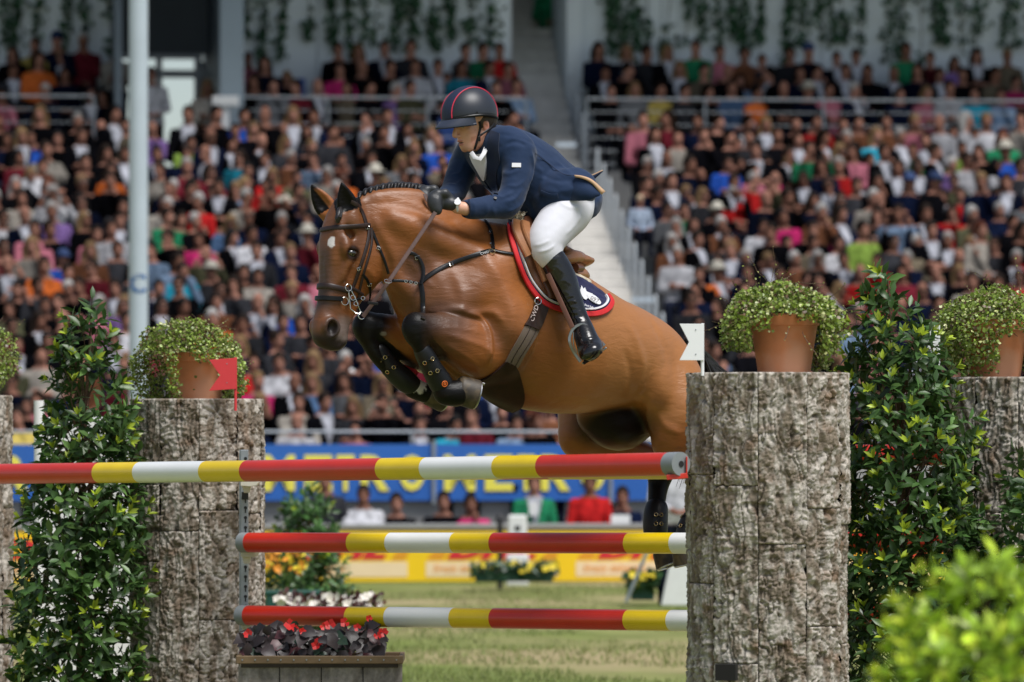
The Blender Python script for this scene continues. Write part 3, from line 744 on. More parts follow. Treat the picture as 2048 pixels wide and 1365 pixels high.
M_hair = mat("hair and hats", (.1, .1, .1), 0.7, objcol=True, var=(40, .25), bump=(80, .3, .004), spec=.12)
M_paper = mat("paper", (.75, .75, .74), 0.7, var=(3, .03))
M_shades = mat("dark lens", (.01, .01, .012), 0.15)
BODY, HAIRM = {}, {}
for pose in range(6):
    V, F, M, vee = person_body(pose)
    for suit in (0, 1):
        m2 = M.copy(); m2[:, 1] = vee * suit * 1.0
        o = np_mesh("spectator", V, F, M_person, col=m2); BODY[(pose, suit)] = o.data; bpy.data.objects.remove(o)
for st in ('short', 'long', 'cap', 'hat'):
    V, F = hair_mesh(st); o = np_mesh("hair", V, F, M_hair); HAIRM[st] = o.data; bpy.data.objects.remove(o)
q = MB(); 
for s_ in (-1, 1): q.box((s_ * .034, -.103, 1.205), (.052, .012, .034))
q.box((0, -.106, 1.213), (.10, .006, .008)); o = q.build("sunglasses", M_shades, None, bevel=.003); SHADES = o.data; bpy.data.objects.remove(o)
q = MB(); q.box((0.0, -.37, .63), (.20, .14, .006), axes=((1, .2, 0), (-.2, 1, .3), (0, -.3, 1))); o = q.build("programme", M_paper); PAPER = o.data; bpy.data.objects.remove(o)

def parse():
    out = []
    for tok in DATA.replace("\n", "").split(";"):
        x, y, c, h = tok.split(); out.append([float(x), float(y), c, h])
    return out
NR = NROW + 3
def pred_y(px, r):
    Y, u = hit_v(px, row_v(r)); return HZ - (row_head(r) - CAM_H) * FPX / Y, Y, u
people = []
for x, y, c, h in parse():
    best = min(range(NR), key=lambda r: abs(pred_y(x, r)[0] - y))
    py, Y, u = pred_y(x, best)
    if US0 - 0.2 < u < US1 + 0.2 and x > 1040:
        u = US0 - .24 if u < (US0 + US1) / 2 else US1 + .25
    people.append([best, u, c, h, (py - y) * Y / FPX, x, y, True])
# fill the gaps of the rows with people in dark clothes, leaving a few seats empty
rr = random.Random(4)
def in_photo(px, py): return -420 < px < 2470 and -40 < py < 880
filled = []; empties = []
for r in range(NR):
    us = sorted(p[1] for p in people if p[0] == r)
    ua = hit_v(-400, row_v(r))[1]; ub = hit_v(2450, row_v(r))[1]
    segs = []
    if r >= 15: segs = [(ua, UT0 - .25), (UT1 + .25, US0 - .2), (US1 + .2, ub)]
    else: segs = [(ua, US0 - .2), (US1 + .2, ub)]
    if r == 0: segs = [(ua, US0 + .2)]
    for a, b in segs:
        inner = [a - .27] + [u for u in us if a < u < b] + [b + .27]
        for q0, q1 in zip(inner[:-1], inner[1:]):
            n = int((q1 - q0) / 0.50 + 0.08) - 1 if r < 15 else int((q1 - q0) / .52) - 1
            for k in range(n):
                u = q0 + (q1 - q0) * (k + 1) / (n + 1)
                if r >= NROW and UT1 < u < US0 and rr.random() < .5 or rr.random() < .07: empties.append((r, u)); continue
                c = rr.choice("kkkkkkkkkkkknnnnnnnnNKKddddguujiswmp"); h = rr.choice("bbbbkkklgghr")
                filled.append([r, u, c, h, rr.uniform(-.05, .05), 0, 0, False])
people += filled
for p in people:
    Y = hit_v(1024, row_v(p[0]))[0]; pt = ST(p[1], row_v(p[0]), row_head(p[0])); px, py = PX(pt); p[5], p[6] = px, py
people = [p for p in people if in_photo(p[5], p[6])]
# what stands in front of a spectator hides him (horse, logs): those come last for the 300
def hidden(px, py):
    return (800 < px < 1340 and 480 < py < 830 and (px - 760) * .5 + 300 < py) or (py > 760 and px < 20) or (py > 740 and px > 1375) or (270 < px < 520 and 660 < py) or (880 < px < 1180 and 270 < py < 480) or (640 < px < 1000 and 400 < py < 640) or (1440 < px < 1690 and py > 600) or (60 < px < 220 and py > 700)
people.sort(key=lambda p: (not (-20 < p[5] < 2070), hidden(p[5], p[6]), not p[7], p[0]))
# labels: look, place in the row counted from the stairs
from collections import defaultdict
rows = defaultdict(list)
for p in people:
    side = 'R' if p[1] > (US0 + US1) / 2 else 'L'
    p.append(side); rows[(p[0], side)].append(p)
for (r, side), L in rows.items():
    L.sort(key=lambda p: abs(p[1] - (US0 + US1) / 2))
    for k, p in enumerate(L): p.append(k)
def wrd(c): return PAL[c.lower()][1]
N_IND = 300
rest = []
seen_l = set()
for n_, p in enumerate(people):
    r, u, c, h, dzh, px, py, known, side, k = p
    if c in 'ctgwsd' and rr.random() < .40: c = rr.choice('KKNkknd')
    pose = rr.choice([0, 0, 1, 1, 1, 2, 2, 3, 3, 4, 4]); suit = 1 if c.isupper() else (1 if c in 'ku' and rr.random() < .15 else 0)
    if c.lower() == 'd' and c.isupper(): suit = 1
    loc = ST(u + rr.uniform(-.03, .03), row_v(r) + rr.uniform(-.08, .08), row_floor(r)); sc = 1.0 + np.clip(dzh, -.12, .14) / 1.2
    rz = TH + rr.gauss(0, .32) + (0.12)
    style = {'h': None, 'c': 'cap', 'w': 'hat'}.get(h, 'long' if ((h in 'lr' and rr.random() < .7) or rr.random() < .18) else 'short')
    colr = np.array(PAL[c.lower()][0]) * (rr.uniform(.45, 1.0) if c.lower() not in 'kn' else rr.uniform(.25, .8))
    hc = np.array(HAIR[h][0]) * rr.uniform(.7, 1.3)
    if n_ >= N_IND:
        rest.append((loc, sc, rz, pose, suit, style, colr, hc, rr.uniform(0, 1))); continue
    b = bpy.data.objects.new("spectator", BODY[(pose if rr.random() > .04 else 5, suit)]); COL.objects.link(b); OFF[b.name] = Vector(loc)
    b.location = loc; b.rotation_euler = (rr.gauss(0, .05), rr.gauss(0, .05), rz); b.scale = (sc,) * 3; b.color = (*colr, 1)
    kk = "nearest the stairs" if k == 0 else "%s from the stairs" % ords[min(k, 26)]
    garment = ("suit over a white shirt" if suit else rr.choice(["top", "jacket"] if c.lower() in 'kndgtuijmc' else ["top"]))
    wr = "row %s up" % ords[r] if r < NROW else "row %s above the upper rail" % ords[r - NROW]
    lab = "%s %s, %s, %s, %s %s" % (wrd(c), garment, HAIR[h][1], kk, ("%s row up" % ords[r]) if r < NROW else "%s row above the rail" % ords[r - NROW], "on the right" if side == 'R' else "on the left")
    lab = "seated person, " + lab
    if len(lab.split()) > 16: lab = lab.replace("seated person, ", "")
    if len(lab.split()) > 16: lab = lab.replace("suit over a white shirt", "suit")
    tag(b, lab, "person", "spectators seated in the stand")
    if style:
        hh = bpy.data.objects.new("hair" if style in ('short', 'long') else 'hat', HAIRM[style]); COL.objects.link(hh); hh.parent = b; hh.color = (*hc, 1)
    if rr.random() < .22:
        s_ = bpy.data.objects.new("sunglasses", SHADES); COL.objects.link(s_); s_.parent = b
    if pose in (0, 4) and rr.random() < .22:
        s_ = bpy.data.objects.new("programme", PAPER); COL.objects.link(s_)
        s_.matrix_world = b.matrix_basis.copy(); s_.location = loc; s_.rotation_euler = (0, 0, rz); s_.scale = (sc,) * 3
        tag(s_, "white paper programme held by the person %s, %s" % (kk, wr + (" right block" if side == 'R' else " left block")), "paper", "white programmes held by spectators")
# the remaining far or hidden spectators as one crowd
M_crowd = mat("crowd skin and clothes", (.1, .1, .1), .85, attr=True, spec=.03, var=(9, .25))
def crowd():
    VV, FF, CC = [], [], []; b0 = 0
    low = {}
    for loc, sc, rz, pose, suit, style, colr, hc, t in rest:
        key = pose
        if key not in low: low[key] = person_body(pose, 0.032)
        V, F, M, vee = low[key]
        sk = np.array((.38, .19, .14)) * (1 - t) + np.array((.21, .10, .07)) * t; tr = np.array((.003, .003, .006)) * (1 - t) + np.array((.014, .018, .034)) * t
        C = np.where(M[:, :1] > 0, colr, sk); C = np.where(M[:, 2:] > 0, tr, C)
        if suit: C = np.where(vee[:, None], (.42, .43, .48), C)
        parts = [(V, F, C)]
        if style:
            if style not in low: low[style] = hair_mesh(style, .026)
            hv, hf = low[style]; parts.append((hv, hf, np.tile(hc, (len(hv), 1))))
        cz, sz = math.cos(rz), math.sin(rz)
        for v, f, c in parts:
            w = np.stack([v[:, 0] * cz - v[:, 1] * sz, v[:, 0] * sz + v[:, 1] * cz, v[:, 2]], -1) * sc + np.array(loc)
            VV.append(w); FF.append(f + b0); CC.append(c); b0 += len(w)
    o = np_mesh("crowd", np.vstack(VV), np.vstack(FF), M_crowd, col=np.vstack(CC)); tag(o, kind='stuff')
if rest: crowd()

# empty seats
sp_ = seat_proto(); first = True
for n_, (r, u) in enumerate([e for e in empties if -30 < PX(ST(e[1], row_v(e[0]), row_floor(e[0]) + .6))[0] < 2080][:70]):
    o = sp_ if first else copy_tree(sp_); first = False
    o.location = ST(u, row_v(r), row_floor(r)); o.rotation_euler = (0, 0, TH)
    side = 'right' if u > US1 else 'left'
    o['label'] = "empty blue plastic seat, %s from the stairs in the %s row, %s block" % (ords[min(26, int(abs(u - (US0 + US1) / 2) / .5))], ords[r], side)
    o['category'] = "seat"

# standing people: passage, aisle child, leaning row ---------------------
def standing(px, py_head, Y, zfloor, c, h, pose, label, suit=0, rz=0.1, name="person", trouser=None, group=None):
    V, F, M, vee = person_body(pose, .02, True)
    zh = CAM_H + (HZ - py_head) * Y / FPX
    base = zh - 1.20; V = V.copy(); low = V[:, 2] < .5
    want = zfloor - base                       # the floor's height in the body's own frame
    V[low, 2] = .5 + (V[low, 2] - .5) * ((.5 - want) / .5)
    m2 = M.copy(); m2[:, 1] = vee * suit
    x = (px - 1024) * Y / FPX
    o = np_mesh(name, V, F, M_person, col=m2); o.location = (x, Y, base); o.rotation_euler = (0, 0, rz); o.color = (*PAL[c][0], 1)
    tag(o, label, "person", group)
    st = {'h': None, 'c': 'cap', 'w': 'hat'}.get(h, 'long' if h == 'l' else 'short')
    if st:
        hh = bpy.data.objects.new("hair", HAIRM[st]); COL.objects.link(hh); hh.parent = o; hh.color = (*HAIR[h][0], 1)
    return o
standing(415, 175, 82.2, 4.84, 'c', 'l', 1, "standing person with blond hair and cream top beside the passage window")
standing(303, 150, 82.6, 4.84, 'w', 'k', 0, "standing person in white top half hidden by the tall lettered post")
standing(1100, -30, 87.3, 7.35, 'e', 'b', 0, "person in green on the topmost steps, cut off by the upper edge")
lean = [(650, 962, 'd', 'g', 4, "grey coated person leaning by the flowering bush at the barrier", 0), (727, 990, 'w', 'b', 3, "person in white hooded top leaning on the barrier", 0), (793, 1006, 'k', 'b', 3, "leaning person in black with clasped hands right of the white hoodie", 0),
        (887, 1003, 'k', 'b', 1, "person in black tee shirt with folded arms on the barrier", 0), (941, 1008, 'q', 'b', 2, "person in pink sleeveless top resting chin on hand", 0), (1068, 968, 'e', 'b', 0, "standing person in dark green jacket with white badge behind the barrier", 1),
        (1180, 966, 'r', 'b', 0, "person in red sleeves and navy vest standing behind the barrier", 0), (1245, 993, 'n', 'b', 2, "person in navy pullover holding white papers over the barrier", 0)]
for px, py, c, h, pose, lab, suit in lean:
    Y = hit_v(px, 0.62)[0]
    o = standing(px, py, Y, -.6, c, h, pose, lab, suit, rz=rr.uniform(-.2, .2) + .1, group="people leaning on the arena barrier")
q = MB(); Y = hit_v(1241, .28)[0]; q.box(P(1241, 1045, Y), (.22, .02, .17), rot=.2); tag(q.build("papers", M_paper), "white papers held over the barrier by the person in navy", "paper")
q = MB(); Y = hit_v(1068, .45)[0]; q.box(P(1067, 1018, Y), (.10, .01, .15)); tag(q.build("badge", M_paper), "white badge hanging on the dark green jacket", "badge")
# child on the steps
Y = hit_v(1280, row_v(9))[0]
o = bpy.data.objects.new("child", BODY[(4, 0)]); COL.objects.link(o); o.location = P(1280, 516, Y); o.scale = (.62,) * 3; o.color = (.30, .36, .46, 1); o.rotation_euler = (0, 0, .2)
hh = bpy.data.objects.new("hair", HAIRM['short']); COL.objects.link(hh); hh.parent = o; hh.color = (.4, .33, .22, 1)
tag(o, "small fair haired child in striped top sitting on the open steps", "child")

# ------------------------------------------------------------------ cork covered logs
M_cork = mat("cork bark", (.3, .26, .22), .9, attr=True, var=(55, .22), bump=((220, .5, .004), (70, .4, .006)), spec=.15)
M_core = mat("log core", (.05, .04, .035), .9)
M_black0 = mat("dark hollow", (.008,.007,.006), .9)
M_cut = mat("grey weathered boards", (.30, .28, .25), .85, var=(20, .2), bump=(60, .3, .004))
def cork_patch(parent, cx, cy, r, a0, a1, z0, z1, res, seed, rg):
    na = max(3, int((a1 - a0) * r / res)); nz = max(3, int((z1 - z0) / res))
    A, Z = np.meshgrid(np.linspace(a0, a1, na), np.linspace(z0, z1, nz), indexing='ij')
    s = A * r; o = seed * 7.31
    wz = fbm(s * 7, Z * 7, 0 * s + o, 3, seed) - .5; ws = fbm(s * 9, Z * 5, 0 * s + o + 5, 3, seed + 3) - .5
    big = fbm(s * 8 + o, Z * 2.2, 0 * s, 3, seed + 1)
    n = vnoise(s * 42 + ws * 7 + o, Z * 2.4 + wz * 4, 0 * s, seed + 2); ridge = 1 - np.abs(2 * n - 1)
    n2 = vnoise(s * 46 + ws * 9, Z * 40 + wz * 9 + o, 0 * s, seed + 4); plate = 1 - np.abs(2 * n2 - 1)
    lump = fbm(s * 60 + o, Z * 45, 0 * s, 3, seed + 5, .6)
    strata = vnoise(s * 14 + o, Z * 170 + ws * 14 + 6 * lump, 0 * s, seed + 6)
    smask = smooth01((vnoise(s * 10, Z * 8 + o, 0 * s, seed + 7) - .35) * 3)
    pit = smooth01((vnoise(s * 34 + o, Z * 26, 0 * s, seed + 8) - .80) * 8)
    crev = smooth01(1 - ridge * 3.2)      # narrow where the ridge function falls
    h = .018 * big + .015 * (1 - smooth01((ridge - .72) * 3.6)) + .006 * (1 - smooth01((plate - .80) * 5)) + .012 * (lump - .2) + .0085 * (strata - .5) * (0.4 + smask) - .012 * pit + .006 * fbm(s * 120 + o, Z * 110, 0 * s, 2, seed + 14)
    h += rg.uniform(-.004, .004)
    e = np.minimum(np.minimum((A - a0) * r, (a1 - A) * r), np.minimum(Z - z0, z1 - Z))
    h = h - .008 * (1 - smooth01(e / .0030))
    rad = r - .034 + h
    V = np.stack([cx + rad * np.sin(A), cy - rad * np.cos(A), Z], -1).reshape(-1, 3)
    t = fbm(s * 26 + o, Z * 12, 0 * s, 4, seed + 9, .6); t2 = fbm(s * 90, Z * 60, 0 * s + o, 2, seed + 10); w = smooth01((t - .5) * 4 + .5)
    c = (np.array([.21, .17, .13]) * (1 - w[..., None]) + np.array([.44, .40, .35]) * w[..., None])
    c = c * (.60 + .80 * t2[..., None]) * rg.uniform(.93, 1.05)
    br = smooth01((vnoise(s * 16 + o, Z * 14, 0 * s, seed + 11) - .74) * 5)[..., None]
    c = c * (.88 + .24 * strata[..., None])
    c = c * (1 - br * .35) + np.array([.24, .13, .07]) * br * .35
    c = c * (1 - .45 * pit[..., None])
    idx = np.arange(na * nz).reshape(na, nz)
    F = np.stack([idx[:-1, :-1], idx[1:, :-1], idx[1:, 1:], idx[:-1, 1:]], -1).reshape(-1, 4)
    return np_mesh("bark_panel", V, F, M_cork, parent, True, c.reshape(-1, 3))
def log(px, Y, ytop, r, label, res, seed, slot=None, hatch=False):
    c = P(px, 900, Y); zt = P(px, ytop, Y)[2]
    t = thing("bark_clad_log", label, "log", (c[0], Y, 0), "cork bark clad log pillars of the jump")
    rg = random.Random(seed)
    q = MB(); q.lathe((c[0], Y, 0), [(r - .045, 0), (r - .045, zt - .012)], 40); q.build("core", M_core, t, True)
    q = MB(); q.lathe((c[0], Y, 0), [(r - .02, zt - .02), (r - .02, zt - .004), (r - .03, zt)], 64); q.build("top_board", M_cut, t)
    ncol = 10; a_off = rg.uniform(-.2, .1)
    for k in range(ncol):
        a0 = a_off + (k - ncol / 2) * 2 * math.pi / ncol; a1 = a0 + 2 * math.pi / ncol - .001 / r
        front = abs((a0 + a1) / 2) < 1.9
        z = zt + .002
        while z > 0:
            hh = rg.uniform(.34, .80); z0 = max(0, z - hh)
            if z0 < .12: z0 = 0
            vis = front and PX((c[0], Y - r, z))[1] < 1420 + (Y * 4) and z > .55
            cork_patch(t, c[0], Y, r, a0, a1, z0 + .001, z, res if vis else .02, seed * 100 + k * 11 + int(z * 10), rg)
            z = z0
    return t
LOG1 = log(1535, 25.0, 747, .352, "grey cork bark log pillar at the right end of the poles, terracotta pot on top", .0042, 1)
log(394, 30.0, 799, .350, "bark clad log pillar behind the steel track at the left pole ends", .0052, 2)
log(-102, 31.5, 792, .35, "bark clad log pillar cut off by the left edge beyond the leafy shrub", .007, 3)
log(2043, 26.6, 756, .35, "bark clad log pillar farthest right behind the shrub, with trailing plant on top", .0055, 4)
# dark hole low in the right log
q = MB(); hc = P(1453, 1345, 24.655); q.box(hc, (.09, .05, .07), rot=-.24); o = q.build("hand_hole", M_black0, LOG1)

# ------------------------------------------------------------------ poles
M_pr = mat("red gloss paint", (.58, .022, .008), .32, coat=.3, var=(6, .08), bump=((70, .06, .002), (4, .15, .004)))
M_py = mat("yellow gloss paint", (.80, .56, .005), .32, coat=.3, var=(6, .06), bump=((70, .06, .002), (4, .15, .004)))
M_pw = mat("white gloss paint", (.80, .81, .80), .32, coat=.3, var=(6, .03), bump=((70, .06, .002), (4, .15, .004)))
M_cap = mat("grey plastic cap", (.22, .24, .25), .5, var=(8, .1))
M_black = mat("black rubber", (.012, .012, .013), .5, var=(20, .2))
M_scuff = mat("dark scuff", (.10, .07, .05), .8)
COLS = dict(r=M_pr, y=M_py, w=M_pw, g=M_cap)
def pole(x0, y0, Ya, x1, y1, Yb, rad, bands, label, name="jump_pole", endcap=False, sag=0.0):
    A, B = P(x0, y0, Ya), P(x1, y1, Yb)
    t = thing(name, label, "pole", tuple((A + B) / 2), "red yellow and white jump poles")
    D = B - A
    def tt(px):
        a = (px - 1024) / FPX; return (a * A[1] - A[0]) / (D[0] - a * D[1])
    f = lambda s: A + D * s - Vector((0, 0, 1)) * (sag * 4 * s * (1 - s))
    ts = [0.0] + [tt(b) for b in [q[0] for q in bands[1:]]] + [1.0]
    for (px, c), s0, s1 in zip(bands, ts[:-1], ts[1:]):
        n = max(2, int((s1 - s0) * 24)); q = MB()
        q.tube([f(s0 + (s1 - s0) * k / n) for k in range(n + 1)], rad + (.0006 if c == 'g' else 0), 40)
        o = q.build("end_cap" if c == 'g' else "colour_band", COLS[c], t, True)
    return t, f, D.normalized(), tt
tp_, fp, dp, ttp = pole(-60, 948.8, 28.7, 1362, 928.3, 24.35, .0505, [(-60, 'r'), (200, 'y'), (281, 'w'), (413, 'y'), (495, 'r'), (767, 'y'), (855, 'w'), (1000, 'y'), (1088, 'r'), (1339, 'g')], "top pole of the jump ending in a grey cap at the right log", sag=.004)
e_ = fp(1.0); q = MB(); q.tube([e_ + dp * .001, e_ + dp * .0035], .013, 20); q.build("cap_hole", M_black, tp_)
for px, dz_ in tuple((random.uniform(0, 1330), random.uniform(-.045, .045)) for _ in range(34)) + ((1131, .012), (1012, .03), (1080, .0), (560, .01), (660, -.012), (1050, .043)):
    s = ttp(px); c = fp(s); up = Vector((0, -math.cos(dz_ / .0505), math.sin(dz_ / .0505)))
    q = MB(); q.box(c + up * .0507, (.014 * random.uniform(.3, 1.5), .0010, .003 * random.uniform(.4, 1.3)), axes=(dp, up, dp.cross(up))); q.build("scuff_mark", M_scuff, tp_)
pole(484, 1085.5, 29.35, 1440, 1087, 27.3, .0512, [(484, 'g'), (499, 'r'), (705, 'y'), (782, 'w'), (911, 'y'), (990, 'r'), (1259, 'y'), (1350, 'w')], "second pole down, level, running behind the right log")
pole(481, 1231, 29.35, 1440, 1242.5, 27.3, .0512, [(481, 'g'), (497, 'r'), (701, 'y'), (780, 'w'), (910, 'y'), (990, 'r'), (1258, 'y'), (1344, 'w')], "lowest pole of the jump just above the red flowers")
pole(505, 942, 29.66, 1420, 937, 25.9, .0500, [(505, 'r'), (700, 'y'), (850, 'w'), (925, 'y'), (1010, 'r'), (1105, 'y'), (1345, 'r')], "rear pole of the spread, just showing under the top pole")
for y, lab in ((1086, "short red pole end glimpsed behind the right shrub, the middle one"), (1228, "short red pole end glimpsed behind the right shrub, the lowest one"), (912, "short red pole end glimpsed behind the right shrub, the uppermost one")):
    pole(1610, y, 26.9, 1905, y - 2, 26.6, .05, [(1610, 'r')], lab)

# steel track with keyholes and cups
M_cup = mat("cream plastic cup", (.62, .60, .50), .45, var=(10, .06))
t = thing("jump_upright_track", "galvanised steel track with keyholes fixed to the left log", "upright", (P(489, 0, 29.55)[0], 29.55, 0))
xa = P(489, 0, 29.5)[0]; za = P(0, 900, 29.5)[2]; zb_ = P(0, 1312, 29.5)[2]
q = MB(); q.box((xa, 29.5, (za + zb_) / 2), (.040, .03, za - zb_)); q.build("channel", M_galv, t, bevel=.003)
q = MB(); q.box((xa - .024, 29.52, (za + zb_) / 2), (.007, .05, za - zb_)); q.build("flange", M_galv, t)
z = za - .045
while z > zb_ + .03:
    q = MB(); q.lathe((0, 0, 0), [(.0085, -.001), (.0085, .001)], 14); q.v = [Vector((xa + v[0] + .006, 29.4838 + v[2], z + v[1])) for v in q.v]
    q.box((xa + .006, 29.4838, z - .014), (.007, .002, .026)); q.build("keyhole", M_black, t); z -= .051
for y, yy in ((966, 0), (1107, 0), (1249, 1)):
    c = P(495, y, 29.44); t2 = thing("pole_cup", "cream plastic pole cup, the %s one on the steel track" % {966: "uppermost", 1107: "middle", 1249: "lowest"}[y], "pole cup", tuple(c), "cream cups holding the pole ends")
    q = MB(); a = c + Vector((-.033, 0, .008)); 
    q.prism([a + Vector(v) for v in ((0, 0, .012), (.10, 0, 0), (.085, 0, -.022), (.05, 0, -.028), (0, 0, -.024))], (0, -.075, 0)); q.build("cradle", M_cup, t2, bevel=.003)
    q = MB(); q.prism([a + Vector(v) for v in ((.006, .0, -.024), (.052, 0, -.028), (.045, 0, -.06), (.016, 0, -.06))], (0, -.04, 0)); q.build("bracket", M_cup, t2, bevel=.003)
q = MB(); q.box(P(490, 992, 29.47), (.034, .012, .04)); q.build("black_clip", M_black, t)
c = P(1353, 951, 24.37); t2 = thing("pole_cup", "red metal pole cup under the capped end of the top pole", "pole cup", tuple(c), "cream cups holding the pole ends"); t2['group'] = ''
del t2['group']
q = MB(); q.prism([c + Vector(v) for v in ((-.045, -.03, .002), (.045, -.02, .01), (.045, .05, .01), (-.045, .04, .002))], (0.004, 0, -.022)); q.build("cradle", M_pr, t2, bevel=.002)
q = MB(); q.box(c + Vector((.043, .01, .035)), (.006, .06, .09)); q.build("back_plate", M_pr, t2, bevel=.002)

xr = P(1441, 0, 27.33)[0]; t3 = thing("jump_upright_track", "galvanised steel track behind the near right log carrying the pole ends", "upright", (xr, 27.4, 0))
q = MB(); q.box((xr, 27.42, .8), (.05, .06, 1.6)); q.build("channel", M_galv, t3, bevel=.003)
q = MB(); q.box((xr, 27.35, P(0, 1087, 27.3)[2] - .06), (.10, .10, .02)); q.box((xr, 27.35, P(0, 1242, 27.3)[2] - .06), (.10, .10, .02)); q.build("brackets", M_cup, t3, bevel=.003)

# ------------------------------------------------------------------ flags
def flag(px0, px1, y0, y1, Y, mat_, mats, label, staff_y, top=0, notch=19, skew=0):
    c = P(px1 - 3, y1, Y); t = thing("jump_flag", label, "flag", tuple(c))
    p = lambda x, y, d=0: P(x, y, Y) + Vector((0, d, 0))
    q = MB(); q.prism([p(px0, y0 + skew), p(px1, y0), p(px1, y1), p(px0, y1 + skew), p(px0 + notch, (y0 + y1) / 2 + skew)], (0, .004, 0)); q.build("flag_plate", mat_, t, bevel=.0008)
    q = MB(); q.tube([P(px1 - 3, y0 - 1, Y + .012), P(px1 - 3, staff_y, Y + .012)], .0075, 10); q.build("staff", mats, t, True)
    for yy in (y0 + 12, y1 - 12):
        q = MB(); q.tube([p((px0 + px1) / 2 + 8, yy, -.002), p((px0 + px1) / 2 + 8, yy, 0)], .003, 8); q.build("rivet", M_galv, t)
    return t
M_fw = mat("white plastic sheet", (.88, .89, .90), .3, var=(4, .02)); M_fr = mat("red plastic sheet", (.70, .05, .06), .35, var=(4, .04))
flag(1359, 1408, 648, 721, 24.75, M_fw, M_fw, "white swallow tailed flag on the left edge of the right log", 752)
flag(1840, 1880, 652, 722, 26.2, M_fw, M_fw, "white flag half hidden behind the tall right shrub", 760)
flag(418, 474, 716, 778, 29.6, M_fr, M_fr, "red swallow tailed flag in front of the left flower pot", 822, skew=4, notch=22)

# ------------------------------------------------------------------ pots and trailing plants
M_terra = mat("terracotta", (.60, .21, .085), .75, var=(7, .12, (.60, .28, .16), 5), bump=(60, .15, .002))
M_leaf = leafmat("leaf", (0, 0, 0), .35, .38, .22)
M_leafo = leafmat("leaf single", (0, 0, 0), .25, .36, .22, attr=False)
M_stem = mat("stem bark", (.09, .05, .03), .8, var=(30, .3))
def leaves_mesh(name, pos, dirs, nrm, ln, wd, col, parent, fold=.25, curl=.2, mat_=None):
    """leaf-shaped folded blades, 6 quads/tris each, as one mesh"""
    n = len(pos); d = dirs / np.linalg.norm(dirs, axis=1, keepdims=True)
    s = np.cross(d, nrm); s /= np.linalg.norm(s, axis=1, keepdims=True) + 1e-9; u = np.cross(s, d)
    prof = [(0, 0), (.28, .42), (.62, .5), (1.0, 0)]
    pts = []
    for t, w in prof:
        c = pos + d * (ln * t)[:, None] - u * (ln * curl * t * t)[:, None]
        if w == 0: pts.append(c)
        else:
            pts += [c + s * (wd * w)[:, None] + u * (wd * fold * w)[:, None], c, c - s * (wd * w)[:, None] + u * (wd * fold * w)[:, None]]
    V = np.stack(pts, 1)          # 0 | 1 2 3 | 4 5 6 | 7
    m = np.array([[0, 1, 2, 2], [0, 2, 3, 3], [1, 4, 5, 2], [2, 5, 6, 3], [4, 7, 5, 5], [5, 7, 6, 6]])
    T = np.array([[0, 2, 1], [0, 3, 2], [1, 2, 5], [1, 5, 4], [2, 3, 6], [2, 6, 5], [4, 5, 7], [5, 6, 7]])
    F = (T[None] + (np.arange(n) * 8)[:, None, None]).reshape(-1, 3)
    return np_mesh(name, V.reshape(-1, 3), F, mat_ or M_leaf, parent, True, np.repeat(col, 8, axis=0))
